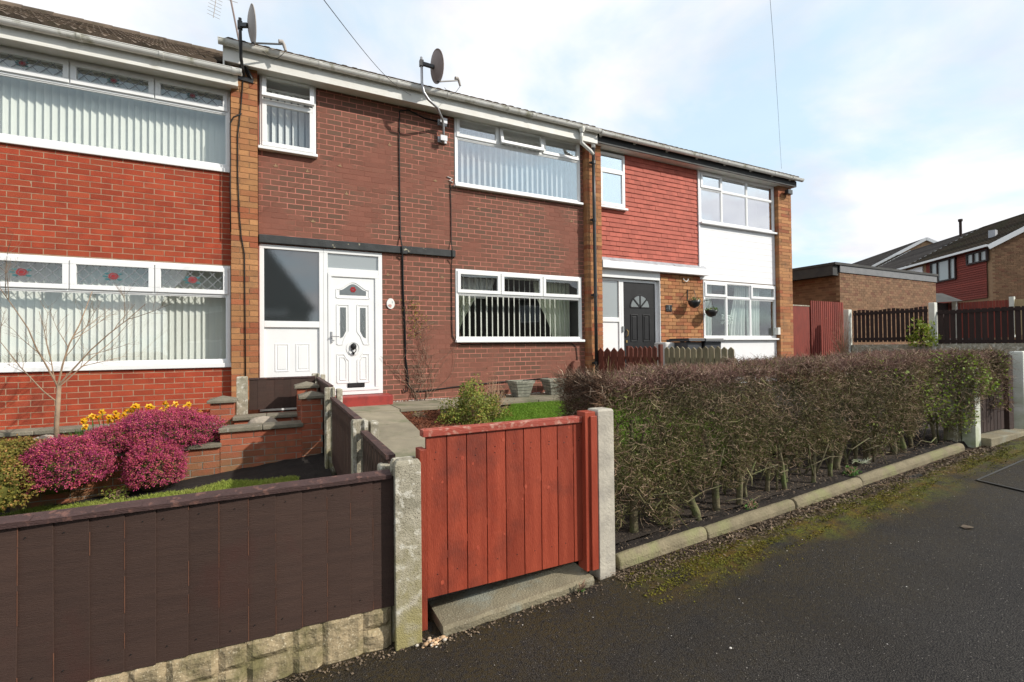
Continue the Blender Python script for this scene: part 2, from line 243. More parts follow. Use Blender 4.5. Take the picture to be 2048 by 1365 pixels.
# tarmac with moss along the edging
def tarmac():
    m = bpy.data.materials.new('tarmac'); m.use_nodes = True; N, L = m.node_tree.nodes, m.node_tree.links; b = N['Principled BSDF']
    g = N.new('ShaderNodeNewGeometry'); P = g.outputs['Position']
    def noise(s, d=4, r=0.5, off=None):
        n = N.new('ShaderNodeTexNoise'); n.inputs['Scale'].default_value = s; n.inputs['Detail'].default_value = d; n.inputs['Roughness'].default_value = r
        if off: v = N.new('ShaderNodeVectorMath'); v.operation = 'ADD'; v.inputs[1].default_value = off; L.new(P, v.inputs[0]); L.new(v.outputs[0], n.inputs['Vector'])
        else: L.new(P, n.inputs['Vector'])
        return n.outputs['Fac']
    def rng(s, a, c, lo=0, hi=1):
        x = N.new('ShaderNodeMapRange'); x.inputs['From Min'].default_value = a; x.inputs['From Max'].default_value = c; x.inputs['To Min'].default_value = lo; x.inputs['To Max'].default_value = hi; L.new(s, x.inputs['Value']); return x.outputs[0]
    def mix(f, a, c):
        x = N.new('ShaderNodeMix'); x.data_type = 'RGBA'
        for s_, v in (('Factor', f), ('A', a), ('B', c)):
            if isinstance(v, tuple): x.inputs[s_].default_value = (*v, 1)
            elif isinstance(v, float): x.inputs[s_].default_value = v
            else: L.new(v, x.inputs[s_])
        return x.outputs['Result']
    def mul(a, c):
        x = N.new('ShaderNodeMath'); x.operation = 'MULTIPLY'
        for i, v in enumerate((a, c)):
            if isinstance(v, float): x.inputs[i].default_value = v
            else: L.new(v, x.inputs[i])
        return x.outputs[0]
    vo = N.new('ShaderNodeTexVoronoi'); vo.inputs['Scale'].default_value = 170; L.new(P, vo.inputs['Vector'])
    sepc = N.new('ShaderNodeSeparateColor'); L.new(vo.outputs['Color'], sepc.inputs[0])
    base = mix(rng(noise(1.1, 7, 0.6), 0.38, 0.62), (0.030, 0.025, 0.021), (0.050, 0.044, 0.038))
    base = mix(rng(sepc.outputs[0], 0.55, 1.0, 0, 0.75), base, (0.078, 0.068, 0.058))
    base = mix(rng(sepc.outputs[1], 0.984, 0.990), base, (0.20, 0.18, 0.16))
    base = mix(rng(vo.outputs['Distance'], 0.30, 0.62), base, (0.012, 0.010, 0.009))
    sp = N.new('ShaderNodeSeparateXYZ'); L.new(P, sp.inputs[0])
    # distance in front of the boundary line (y = 2.45)
    wob = N.new('ShaderNodeMath'); wob.operation = 'MULTIPLY_ADD'; wob.inputs[1].default_value = 0.55; L.new(noise(1.3, 6, 0.6), wob.inputs[0]); L.new(sp.outputs['Y'], wob.inputs[2])
    def big(s_, a, c): return rng(s_, a, c)
    d0 = N.new('ShaderNodeMath'); d0.operation = 'MULTIPLY_ADD'; d0.inputs[1].default_value = -1.0; d0.inputs[2].default_value = 2.45+0.275; L.new(wob.outputs[0], d0.inputs[0]); dist = d0.outputs[0]   # metres in front of the edging, wavering
    rx = rng(sp.outputs['X'], 1.8, 2.3, 0.0, 1.0)
    wide = mul(rng(dist, 1.35, 0.25), rng(noise(3.2, 6, 0.7, (1, 9, 0)), 0.32, 0.56))
    base = mix(mul(mul(wide, 0.8), rng(noise(55, 3), 0.34, 0.58)), base, (0.048, 0.033, 0.010))
    hot = mul(mul(rng(dist, 0.52, 0.30), rng(dist, 0.02, 0.12)), mul(rng(noise(3.1, 6, 0.65, (4, 2, 0)), 0.36, 0.50), rx))
    mossc = mix(rng(noise(4.5, 4, 0.6, (8, 1, 0)), 0.40, 0.60), mix(rng(noise(40, 4, 0.6), 0.34, 0.66), (0.060, 0.036, 0.006), (0.150, 0.088, 0.008)), mix(rng(noise(38, 4, 0.6, (3, 3, 3)), 0.34, 0.66), (0.050, 0.050, 0.007), (0.125, 0.135, 0.012)))
    base = mix(mul(mul(hot, rng(noise(12, 6, 0.75, (5, 5, 5)), 0.34, 0.48)), rng(noise(75, 3), 0.32, 0.46)), base, mossc)
    dirt = mul(mul(rng(dist, 0.20, 0.08), rng(noise(7, 6, 0.7, (2, 7, 0)), 0.30, 0.50)), rx)
    base = mix(dirt, base, mix(rng(noise(45, 4, 0.7), 0.35, 0.68), (0.010, 0.007, 0.005), (0.060, 0.036, 0.022)))
    L.new(base, b.inputs['Base Color']); b.inputs['Roughness'].default_value = 0.75; b.inputs['Specular IOR Level'].default_value = 0.22
    hs = N.new('ShaderNodeMath'); hs.operation = 'MULTIPLY_ADD'; hs.inputs[1].default_value = -1.0; hs.inputs[2].default_value = 1.0; L.new(vo.outputs['Distance'], hs.inputs[0])
    hh = N.new('ShaderNodeMath'); hh.operation = 'ADD'; L.new(hs.outputs[0], hh.inputs[0]); L.new(noise(25, 4), hh.inputs[1])
    bp = N.new('ShaderNodeBump'); bp.inputs['Strength'].default_value = 0.9; bp.inputs['Distance'].default_value = 0.006; L.new(hh.outputs[0], bp.inputs['Height']); L.new(bp.outputs[0], b.inputs['Normal'])
    MATS['tarmac'] = m
tarmac()

# ---------------------------------------------------------------- helpers
def wloc(o):
    v = Vector((0, 0, 0))
    while o is not None: v += o.location; o = o.parent
    return v
def newmesh(name, V, Fc, rv=None, smooth=False):
    """V Nx3, Fc list or array of faces (all of one length when an array)"""
    me = bpy.data.meshes.new(name)
    if isinstance(Fc, np.ndarray):
        n, k = Fc.shape
        me.vertices.add(len(V)); me.vertices.foreach_set('co', np.asarray(V, np.float32).ravel())
        me.loops.add(n*k); me.loops.foreach_set('vertex_index', Fc.astype(np.int32).ravel())
        me.polygons.add(n); me.polygons.foreach_set('loop_start', np.arange(0, n*k, k, dtype=np.int32)); me.polygons.foreach_set('loop_total', np.full(n, k, np.int32))
        me.update(calc_edges=True)
    else:
        me.from_pydata([tuple(v) for v in V], [], Fc); me.update()
    if rv is not None:
        a = me.attributes.new('rnd', 'FLOAT', 'POINT'); a.data.foreach_set('value', np.asarray(rv, np.float32))
    if smooth: me.polygons.foreach_set('use_smooth', np.ones(len(me.polygons), bool))
    return me
def link(name, me, m, parent=None, loc=None):
    o = bpy.data.objects.new(name, me); col.objects.link(o)
    if m and me is not None and not me.materials: me.materials.append(MATS[m])
    if parent: o.parent = parent
    if loc is not None: o.location = loc
    return o
class MB:
    def __init__(s): s.v = []; s.f = []; s.r = []; s.cur = 0.0
    def add(s, V, Fc):
        n = len(s.v); s.v += [tuple(v) for v in V]; s.r += [s.cur]*len(V); s.f += [tuple(i+n for i in f) for f in Fc]
    def box(s, x0, x1, y0, y1, z0, z1):
        s.add([(x0,y0,z0),(x1,y0,z0),(x1,y1,z0),(x0,y1,z0),(x0,y0,z1),(x1,y0,z1),(x1,y1,z1),(x0,y1,z1)],
              [(0,3,2,1),(4,5,6,7),(0,1,5,4),(1,2,6,5),(2,3,7,6),(3,0,4,7)]); return s
    def bar(s, p, q, w, h, up=(0,0,1)):
        p, q = Vector(p), Vector(q); d = (q-p).normalized(); a = d.cross(Vector(up))
        if a.length < 1e-4: a = d.cross(Vector((1,0,0)))
        a.normalize(); b = a.cross(d); a = a*w/2; b = b*h/2
        s.add([p-a-b,p+a-b,p+a+b,p-a+b,q-a-b,q+a-b,q+a+b,q-a+b], [(0,1,2,3),(7,6,5,4),(0,4,5,1),(1,5,6,2),(2,6,7,3),(3,7,4,0)]); return s
    def tube(s, pts, r, n=8, cap=True):
        pts = [Vector(p) for p in pts]; rs = r if isinstance(r, (list, tuple)) else [r]*len(pts); V = []; Fc = []
        pa = None
        for i, p in enumerate(pts):
            d = ((pts[min(i+1, len(pts)-1)]-p).normalized() + (p-pts[max(i-1, 0)]).normalized()).normalized()
            a = (pa - d*pa.dot(d)) if pa is not None else d.orthogonal()
            if a.length < 1e-5: a = d.orthogonal()
            a.normalize(); pa = a; b = d.cross(a)
            for k in range(n):
                t = 2*math.pi*k/n; V.append(p + (a*math.cos(t) + b*math.sin(t))*rs[i])
        for i in range(len(pts)-1):
            for k in range(n): Fc.append((i*n+k, i*n+(k+1) % n, (i+1)*n+(k+1) % n, (i+1)*n+k))
        if cap: Fc.append(tuple(range(n-1, -1, -1))); Fc.append(tuple((len(pts)-1)*n+k for k in range(n)))
        s.add(V, Fc); return s
    def prism(s, poly, y0, y1):     # poly of (x, z) extruded along y
        n = len(poly); V = [(x, y0, z) for x, z in poly] + [(x, y1, z) for x, z in poly]
        s.add(V, [tuple(range(n)), tuple(range(2*n-1, n-1, -1))] + [(i, i+n, (i+1) % n+n, (i+1) % n) for i in range(n)]); return s
    def lathe(s, prof, c, n=16, squash=1.0):
        V = []; Fc = []
        for r, z in prof:
            for k in range(n): t = 2*math.pi*k/n; V.append((c[0]+r*math.cos(t), c[1]+r*math.sin(t)*squash, c[2]+z))
        for i in range(len(prof)-1):
            for k in range(n): Fc.append((i*n+k, i*n+(k+1) % n, (i+1)*n+(k+1) % n, (i+1)*n+k))
        s.add(V, Fc); return s
    def build(s, name, m, parent=None, smooth=False, bevel=0):
        w = wloc(parent) if parent else Vector((0, 0, 0))
        V = [(v[0]-w.x, v[1]-w.y, v[2]-w.z) for v in s.v]
        rv = s.r if any(s.r) else None
        me = newmesh(name, V, s.f, rv, smooth); o = link(name, me, m, parent)
        if bevel:
            b = o.modifiers.new('bevel', 'BEVEL'); b.width = bevel; b.segments = 2; b.limit_method = 'ANGLE'
        return o
def tag(o, label, cat=None, group=None, kind=None):
    if label: o['label'] = label
    if cat: o['category'] = cat
    if group: o['group'] = group
    if kind: o['kind'] = kind
    return o
def thing(name, loc, label, cat, group=None, kind=None):
    o = bpy.data.objects.new(name, None); col.objects.link(o); o.location = loc; o.empty_display_size = 0.1
    return tag(o, label, cat, group, kind)
def box(name, m, parent, x0, x1, y0, y1, z0, z1, bevel=0): return MB().box(x0, x1, y0, y1, z0, z1).build(name, m, parent, bevel=bevel)
def pix(x, y, z):
    q = Vector((x, y, z-CAM_H)); d = q.dot(FW)
    if d < 0.05: return None
    return (1024+F_PX*q.dot(RT)/d, 682.5-F_PX*q.dot(UP)/d, d)
def blob(c, r, n=2, jit=0.25, seed=0, flat=0.0):
    """an irregular rounded lump"""
    import bmesh
    q = random.Random(seed); bm = bmesh.new(); bmesh.ops.create_icosphere(bm, subdivisions=n, radius=1.0)
    dirs = [(Vector((q.gauss(0,1), q.gauss(0,1), q.gauss(0,1))).normalized(), q.uniform(-jit, jit)) for _ in range(9)]
    V = []
    for v in bm.verts:
        d = v.co.normalized(); k = 1+sum(a*max(0, d.dot(e))**2 for e, a in dirs)
        V.append((c[0]+d.x*r[0]*k, c[1]+d.y*r[1]*k, c[2]+max(d.z, -flat if flat else -1)*r[2]*k))
    Fc = [tuple(x.index for x in f.verts) for f in bm.faces]; bm.free(); return V, Fc

# ---------------------------------------------------------------- ground height
def road_z(x): return 0.055*max(0.0, x-0.55) if x < 12 else 0.63 + 0.04*(x-12)
def sm(a, b, t): t = min(1, max(0, (t-a)/(b-a))); return t*t*(3-2*t)
def garden_z(x, y):   # right of the side fence
    base = road_z(min(x, 6))*0.9+0.12
    return base+(0.60-base)*min(1, max(0, (y-2.8)/4.1))
def left_z(x, y): return 0.24 + 0.10*(max(min(x, 0.5), -2.6)-0.5) + 0.01*(y-6)

def sheet(name, m, xs, ys, fz, kind='structure', skirt=None):
    V = [(x, y, fz(x, y)) for y in ys for x in xs]; nx = len(xs)
    Fc = [(j*nx+i, j*nx+i+1, (j+1)*nx+i+1, (j+1)*nx+i) for j in range(len(ys)-1) for i in range(nx-1)]
    o = link(name, newmesh(name, V, Fc, smooth=True), m); o['kind'] = kind; return o
def lin(a, b, n): return [a+(b-a)*i/n for i in range(n+1)]
nzv = lambda x, y, s=1.0: (math.sin(x*5.1*s+1.3)+math.sin(y*6.7*s+0.4)+math.sin((x+y)*9.3*s))/3

# big ground reaching the horizon, below everything else
sheet('ground', 'soil_pale', [-600, -60, -12, 0.5, 6, 12, 30, 60, 200, 900], [-900, -100, -20, -8, 2.3, 60, 200, 900], lambda x, y: (-0.35 if x < 12 else 0.1+0.01*min(x, 60)) if y < 300 else -0.4)
sheet('footway', 'tarmac', lin(-14, 20, 68), [-9, -7, -5, -3, -1, 0, 0.5, 1, 1.5, 1.8, 2.0, 2.2, 2.35, 2.5, 2.58], lambda x, y: road_z(x)+0.004*nzv(x, y))
def band(name, m, xs, ys, fz): return sheet(name, m, xs, ys, fz)
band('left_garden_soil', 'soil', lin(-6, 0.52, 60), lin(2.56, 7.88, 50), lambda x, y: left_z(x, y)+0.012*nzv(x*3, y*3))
band('right_garden_soil', 'soil_pale', lin(0.58, 12.0, 90), lin(2.62, 7.88, 50), lambda x, y: garden_z(x, y)-0.03+0.008*nzv(x*3, y*3))
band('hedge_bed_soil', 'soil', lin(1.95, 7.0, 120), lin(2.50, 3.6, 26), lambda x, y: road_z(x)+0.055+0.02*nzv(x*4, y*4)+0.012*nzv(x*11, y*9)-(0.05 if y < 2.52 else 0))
# tarmac reinstatement patch with a pale sealed edge, right of the picture
def patch():
    c = [(5.64, 1.975), (8.2, 2.0), (8.4, 0.9), (5.42, 0.9)]
    V = [(x, y, road_z(x)+0.004) for x, y in c]
    o = link('road_patch', newmesh('road_patch', V, [(0, 3, 2, 1)]), 'tarmac'); o['kind'] = 'structure'
    b = MB()
    for i in (0, 3): 
        p, q = c[i], c[(i+1) % 4]; b.bar((p[0], p[1], road_z(p[0])+0.010), (q[0], q[1], road_z(q[0])+0.010), 0.018, 0.001)
    b.build('sealing_strip', 'garage_felt', o)
patch()
for xm in (lin(-40, 30, 4),):
    o = sheet('far_pavement', 'tarmac', xm, [-14, -9.01], lambda x, y: road_z(0)-0.02)

# ---------------------------------------------------------------- bricks, tiles and walls
YF = 7.90
def field(x0, x1, z0, z1, gauge, holes, yf, m, length=0.225, joint=0.010, phase=0.0, depth=0.05, bond=0.5, jy=0.0014):
    out = []; k = 0; z = z0
    while z < z1-0.02:
        zt = min(z+gauge-joint, z1); x = x0-length+((k % 2)*bond*length+phase) % length
        while x < x1:
            segs = [(max(x, x0), min(x+length-joint, x1))]
            for h in holes:
                if min(zt, h[3])-max(z, h[2]) > 0.35*(zt-z):
                    ns = []
                    for a, b in segs:
                        if h[1] <= a or h[0] >= b: ns.append((a, b))
                        else:
                            if h[0] > a: ns.append((a, h[0]))
                            if h[1] < b: ns.append((h[1], b))
                    segs = ns
            for a, b in segs:
                if b-a > 0.02: out.append((a, b, z, zt, yf+rnd.uniform(-jy, jy), depth, m))
            x += length
        z += gauge; k += 1
    return out
def put_bricks(owner, items, name='brick', limit=300):
    """the largest in the picture become parts; the rest one joined part"""
    w = wloc(owner); sc_ = []
    for it in items:
        p = pix((it[0]+it[1])/2, it[4], (it[2]+it[3])/2)
        a = -1
        if p and -20 < p[0] < 2068 and -20 < p[1] < 1385: a = (it[1]-it[0])*(it[3]-it[2])/p[2]**2
        sc_.append(a)
    order = sorted(range(len(items)), key=lambda i: -sc_[i]); cache = {}; rest = {}
    for n, i in enumerate(order):
        x0, x1, z0, z1, y, d, m = items[i]
        if n < limit and sc_[i] > 0:
            key = (round(x1-x0, 3), round(z1-z0, 3), round(d, 3), m)
            if key not in cache:
                b = MB(); b.box(-key[0]/2, key[0]/2, 0, key[2], -key[1]/2, key[1]/2); me = newmesh(name, b.v, b.f); me.materials.append(MATS[m]); cache[key] = me
            o = bpy.data.objects.new(name, cache[key]); col.objects.link(o); o.parent = owner
            o.location = ((x0+x1)/2-w.x, y-w.y, (z0+z1)/2-w.z)
            if name == 'brick': o.rotation_euler = (rnd.gauss(0, 0.004), rnd.gauss(0, 0.004), rnd.gauss(0, 0.004))
        else:
            b = rest.setdefault(m, MB()); b.cur = rnd.random(); b.box(x0, x1, y, y+d, z0, z1)
            if name == 'hung_tile': b.v[-8:] = [(v[0], v[1]+(-.0066 if k < 4 else .0066), v[2]) for k, v in enumerate(b.v[-8:])]
    if rest:
        ms = list(rest); b = MB(); idx = []
        for m in ms: n0 = len(b.f); b_ = rest[m]; nv = len(b.v); b.v += b_.v; b.r += b_.r; b.f += [tuple(i+nv for i in f) for f in b_.f]; idx += [ms.index(m)]*(len(b.f)-n0)
        o = b.build({'brick': 'brickwork', 'hung_tile': 'tilework'}.get(name, name+'_run'), None, owner); o['kind'] = 'stuff'
        for m in ms: o.data.materials.append(MATS[m])
        o.data.polygons.foreach_set('material_index', np.array(idx, np.int32))
def backing(mb, x0, x1, z0, z1, y0, y1, holes):
    xs = sorted({x0, x1, *[min(max(h[i], x0), x1) for h in holes for i in (0, 1)]}); zs = sorted({z0, z1, *[min(max(h[i], z0), z1) for h in holes for i in (2, 3)]})
    for i in range(len(xs)-1):
        for j in range(len(zs)-1):
            cx, cz = (xs[i]+xs[i+1])/2, (zs[j]+zs[j+1])/2
            if not any(h[0] < cx < h[1] and h[2] < cz < h[3] for h in holes): mb.box(xs[i], xs[i+1], y0, y1, zs[j], zs[j+1])
def ring(mb, x0, x1, z0, z1, y0, y1, w, wb=None):
    wb = w if wb is None else wb
    mb.box(x0, x1, y0, y1, z1-w, z1); mb.box(x0, x1, y0, y1, z0, z0+wb); mb.box(x0, x0+w, y0, y1, z0+wb, z1-w); mb.box(x1-w, x1, y0, y1, z0+wb, z1-w)

def leaded(win, x0, x1, z0, z1, y, dx=0.098):
    """diamond cames and a red rose with teal leaves"""
    b = MB(); H = z1-z0; W = x1-x0; s = 0.010
    n = int((W+H)/dx)+2; hw = dx
    for i in range(-n, n):
        for sgn in (1, -1):
            xa = x0+i*hw*1.35; pts = []
            # line x = xa + sgn*t*0.95, z = z0+t
            t0, t1 = 0.0, H
            k = 0.95*sgn
            xs_, xe = xa+k*t0, xa+k*t1
            if k > 0:
                if xs_ < x0: t0 = (x0-xa)/k
                if xe > x1: t1 = (x1-xa)/k
            else:
                if xs_ > x1: t0 = (x1-xa)/k
                if xe < x0: t1 = (x0-xa)/k
            if t1-t0 > 0.01: b.bar((xa+k*t0, y, z0+t0), (xa+k*t1, y, z0+t1), s*0.75, 0.003, up=(0, 1, 0))
    b.build('leading', 'came', win)
    cx, cz = (x0+x1)/2, (z0+z1)/2; r = H*0.20
    f = MB()
    for k in range(7):
        t = 2*math.pi*k/7; f.prism([(cx+math.cos(t)*r*0.55*1.2+math.cos(a)*r*0.42*1.2, cz+math.sin(t)*r*0.5+math.sin(a)*r*0.42) for a in [2*math.pi*j/8 for j in range(8)]], y-0.006-k*0.0004, y-0.002)
    f.prism([(cx+math.cos(a)*r*0.5, cz+math.sin(a)*r*0.45) for a in [2*math.pi*j/8 for j in range(8)]], y-0.0095, y-0.002)
    f.build('rose_motif', 'rose_red', win)
    h = MB()
    for rr in (1.0, 0.55): h.tube([(cx+math.cos(a)*r*rr*1.05+0.1*r*math.sin(3*a), y-0.011, cz+math.sin(a)*r*rr*0.95) for a in [2*math.pi*j/14 for j in range(15)]], 0.0028, 4)
    h.build('rose_outline', 'came', win)
    g = MB()
    for sx, sz in ((-1, 0.55), (1, 0.55), (-1, -0.75), (1, -0.75), (-1.35, -0.1)):
        g.prism([(cx+sx*r*1.25+math.cos(a)*r*0.55, cz+sz*r*1.1+math.sin(a)*r*0.24) for a in [2*math.pi*j/8 for j in range(8)]], y-0.0062, y-0.002)
    g.build('leaf_motif', 'leaf_teal', win)['kind'] = 'stuff'

def window(house, x0, x1, z0, z1, rows, m='upvc', yf=YF-0.012, dep=0.07, fw=0.045, sill=True, gl='glass', open_sash=None, lead=False, lab=None):
    """rows: list of (z_lo, z_hi, [x edges], 'sash'|'fixed') ; each opening light gets a raised sash of its own"""
    b = MB(); ring(b, x0, x1, z0, z1, yf, yf+dep, fw)
    zs = sorted({r[0] for r in rows} | {r[1] for r in rows})
    for z in zs[1:-1]: b.box(x0+fw, x1-fw, yf+0.004, yf+dep-0.004, z-0.022, z+0.022)
    for (a, c, xs, kind) in rows:
        for x in xs[1:-1]: b.box(x-0.022, x+0.022, yf+0.006, yf+dep-0.006, max(a+0.022, z0+fw), min(c-0.022, z1-fw))
    w = b.build('window', m, house, bevel=0.004)
    if lab: w['label'] = lab
    if sill:
        box('sill', m, w, x0-0.02, x1+0.02, yf-0.075, yf+0.02, z0-0.045, z0-0.001, bevel=0.006)
    n = 0
    for (a, c, xs, kind) in rows:
        za = a+0.024 if a > z0+0.01 else z0+fw+0.002; zc = c-0.024 if c < z1-0.01 else z1-fw-0.002
        for i in range(len(xs)-1):
            xa = xs[i]+0.024 if i else x0+fw+0.002; xc = xs[i+1]-0.024 if i < len(xs)-2 else x1-fw-0.002
            if kind[0] == 's' and (len(kind) < 2 or str(i) in kind[1:]):
                ex = 0.017; s = MB(); ring(s, xa-ex, xc+ex, za-ex, zc+ex, yf-0.018, yf+0.03, 0.060)
                if open_sash == n:
                    # top-hung light propped open: turned outwards about its top edge
                    ang = R(14); zt = zc+ex; yh = yf-0.002
                    def rot(v): dy, dz = v[1]-yh, v[2]-zt; return (v[0], yh+dy*math.cos(ang)+dz*math.sin(ang), zt-dy*math.sin(ang)+dz*math.cos(ang))
                    s.v = [rot(v) for v in s.v]; so = s.build('sash', m, w, bevel=0.004)
                    p = MB().box(xa+0.043, xc-0.043, yf+0.004, yf+0.008, za+0.043, zc-0.043); p.v = [rot(v) for v in p.v]; p.build('pane', gl, w)
                else:
                    s.build('sash', m, w, bevel=0.004)
                    box('pane', gl, w, xa+0.042, xc-0.042, yf+0.008, yf+0.012, za+0.042, zc-0.042)
                    if lead: leaded(w, xa+0.045, xc-0.045, za+0.045, zc-0.045, yf+0.004)
            else:
                bd = MB(); ring(bd, xa-0.002, xc+0.002, za-0.002, zc+0.002, yf+0.014, yf+0.040, 0.014)
                bd.build('glazing_bead', m, w)
                box('pane', gl, w, xa+0.011, xc-0.011, yf+0.024, yf+0.028, za+0.011, zc-0.011)
            n += 1
    return w
def room(house, x0, x1, z0, z1, m, depth=1.6, y0=YF+0.12):
    b = MB(); y1 = y0+depth
    b.v = [(x0,y0,z0),(x1,y0,z0),(x1,y1,z0),(x0,y1,z0),(x0,y0,z1),(x1,y0,z1),(x1,y1,z1),(x0,y1,z1)]; b.r = [0]*8
    b.f = [(0,1,2,3),(7,6,5,4),(1,5,6,2),(2,6,7,3),(3,7,4,0)]
    b.build('room', m, house)
def vertical_blind(x0, x1, z0, z1, y, label, ang=30, pitch=0.078, skip=None, group='vertical blinds hanging behind the windows', m='blind', w=0.089, jit=0.0):
    t = thing('vertical_blind', ((x0+x1)/2, y, z1), label, 'blind', group)
    box('head_rail', m, t, x0, x1, y-0.02, y+0.02, z1, z1+0.03)
    n = int((x1-x0)/pitch); me = None
    b = MB(); 
    for i in range(4):
        u0, u1 = -w/2+w*i/4, -w/2+w*(i+1)/4; c0, c1 = 0.006*(1-(2*u0/w)**2), 0.006*(1-(2*u1/w)**2)
        b.add([(u0, c0, 0), (u1, c1, 0), (u1, c1, -(z1-z0)), (u0, c0, -(z1-z0))], [(0, 1, 2, 3)])
    me = newmesh('slat', b.v, b.f, smooth=True); me.materials.append(MATS[m])
    for i in range(n+1):
        o = bpy.data.objects.new('slat', me); col.objects.link(o); o.parent = t
        x = x0+pitch*i+(x1-x0-n*pitch)/2; o.location = (x-(x0+x1)/2, 0, 0); o.rotation_euler = (0, 0, R(ang+rnd.gauss(0, 2.2+jit)))
    return t
def curtain(name, pts_top, pts_bot, z1, z0, m, label, y, group='curtains inside the windows', cat='curtain', folds=9, amp=0.018):
    """a gathered cloth hanging between two x ranges (top, bottom)"""
    nx, nz = folds*8, 14; V = []
    for j in range(nz+1):
        t = j/nz; e = t*t*(3-2*t); a = pts_top[0]+(pts_bot[0]-pts_top[0])*e; c = pts_top[1]+(pts_bot[1]-pts_top[1])*e
        for i in range(nx+1):
            u = i/nx; V.append((a+(c-a)*u, y+amp*math.sin(u*folds*2*math.pi+0.4*math.sin(t*3)), z1+(z0-z1)*t))
    Fc = [(j*(nx+1)+i, j*(nx+1)+i+1, (j+1)*(nx+1)+i+1, (j+1)*(nx+1)+i) for j in range(nz) for i in range(nx)]
    o = link(name, newmesh(name, V, Fc, smooth=True), m); tag(o, label, cat, group); return o

def half_round(mb, x0, x1, y, z, r=0.055, n=10, th=0.004):
    """gutter along x: open half pipe with thickness"""
    a = [math.pi+math.pi*i/n for i in range(n+1)]
    out = [(y+r*math.cos(t), z+r*1.15*math.sin(t)) for t in a]; inn = [(y+(r-th)*math.cos(t), z+(r-th)*1.15*math.sin(t)) for t in a]
    P = out+inn[::-1]; k = len(P); V = [(x0, *p) for p in P]+[(x1, *p) for p in P]
    Fc = [(i, (i+1) % k, (i+1) % k+k, i+k) for i in range(k)]
    for i in range(n): Fc.append((i, 2*n+1-i, 2*n-i, i+1)); Fc.append((k+i, k+i+1, k+2*n-i, k+2*n+1-i))
    mb.add(V, Fc)
def gutter(house, x0, x1, z, y=7.575, brackets=(), m='gutter_white'):
    b = MB(); half_round(b, x0, x1, y, z); b.tube([(x0, y-0.055, z), (x1, y-0.055, z)], 0.006, 6); g = b.build('gutter', m, house, smooth=False)
    for x in brackets:
        c = MB(); half_round(c, x-0.022, x+0.022, y, z+0.002, 0.062, 10, 0.006); c.box(x-0.022, x+0.022, y+0.05, y+0.075, z-0.07, z+0.004); c.build('gutter_bracket', m, g)
    return g
def roof(house, x0, x1, z_eave, m, y_eave=7.60, y_ridge=12.2, slope=0.56, tile_w=0.30, course=0.32):
    zr = z_eave+slope*(y_ridge-y_eave); b = MB(); n = int(math.hypot(y_ridge-y_eave, zr-z_eave)/course)
    # profiled interlocking tiles: each course is a row of tiles with a raised roll, overlapping the one below
    L = math.hypot(1, slope); uy, uz = 1/L, slope/L; ny_, nz_ = -slope/L, 1/L
    nx = int((x1-x0)/tile_w); items = []
    body = MB(); body.add([(x0,y_eave,z_eave),(x1,y_eave,z_eave),(x1,y_ridge,zr),(x0,y_ridge,zr),(x1,2*y_ridge-y_eave,z_eave),(x0,2*y_ridge-y_eave,z_eave)], [(0,1,2,3),(3,2,4,5),(0,3,5),(1,4,2),(0,5,4,1)])
    r = body.build('roof', m, house)
    tb = MB()
    for j in range(n):
        d0, d1 = j*course-0.02, (j+1)*course+0.03
        for i in range(nx):
            xa = x0+i*tile_w; tb.cur = rnd.random(); h0 = 0.045+rnd.uniform(-0.003, 0.003); h1 = 0.018
            prof = [(0.0, 0.0), (0.05, 0.028), (0.11, 0.028), (0.15, 0.0), (0.20, 0.028), (0.26, 0.028), (tile_w-0.004, 0.0)]
            V = []
            for d, h in ((d0, h0), (d1, h1)):
                for (px_, ph) in prof: V.append((xa+px_, y_eave+uy*d+ny_*(h+ph), z_eave+uz*d+nz_*(h+ph)))
            for (px_, ph) in prof: V.append((xa+px_, y_eave+uy*d0+ny_*(h0-0.03), z_eave+uz*d0+nz_*(h0-0.03)))
            k = len(prof); Fc = [(q, q+1, k+q+1, k+q) for q in range(k-1)] + [(2*k+q, 2*k+q+1, q+1, q) for q in range(k-1)]
            tb.add(V, Fc)
    o = tb.build('roof_tiles', m, r); o['kind'] = 'stuff'
    rb = MB()
    for i in range(int((x1-x0)/0.45)): 
        rb.cur = rnd.random(); rb.tube([(x0+i*0.45, y_ridge, zr+0.02), (x0+i*0.45+0.46, y_ridge, zr+0.03)], 0.10, 10)
    rb.build('ridge', m, r)
    return r

LZ = dict(g='left', m='middle', r='right')
# openings on the facade: x0, x1, z0, z1
# ---- left house
HL = thing('terraced_house', (-2.8, 9.5, 0.3), 'left end terraced house of bright red brick with leaded rose top lights', 'house', 'houses of the brick terrace')
LW = [(-4.10, -0.572, 4.10, 5.40), (-4.10, -0.572, 1.335, 2.735)]
mb = MB(); backing(mb, -5.0, -0.55, 0.1, 5.45, YF+0.0025, YF+0.12, LW); mb.build('wall', 'mortar_buff', HL)
items = field(-5.0, -0.558, 0.56, 5.25, 0.0755, LW, YF, 'brick_red', phase=0.055, joint=0.0108)
put_bricks(HL, items)
xe = [-4.10, -3.23, -2.335, -1.455, -0.572]
window(HL, -4.10, -0.572, 4.135, 5.265, [(4.135, 4.945, [-4.10, -0.572], 'f'), (4.945, 5.265, xe, 's')], lead=True, sill=False)
window(HL, -4.10, -0.572, 1.345, 2.730, [(1.345, 2.315, [-4.10, -0.572], 'f'), (2.315, 2.730, xe, 's')], lead=True, sill=False)
for z in (1.345, 4.135): box('window_board', 'upvc', HL, -4.10, -0.560, YF-0.035, YF+0.05, z-0.062, z-0.002, bevel=0.006)
room(HL, -4.3, -0.56, 3.6, 5.44, 'room_pale'); room(HL, -4.3, -0.56, 0.7, 3.1, 'room_pale')
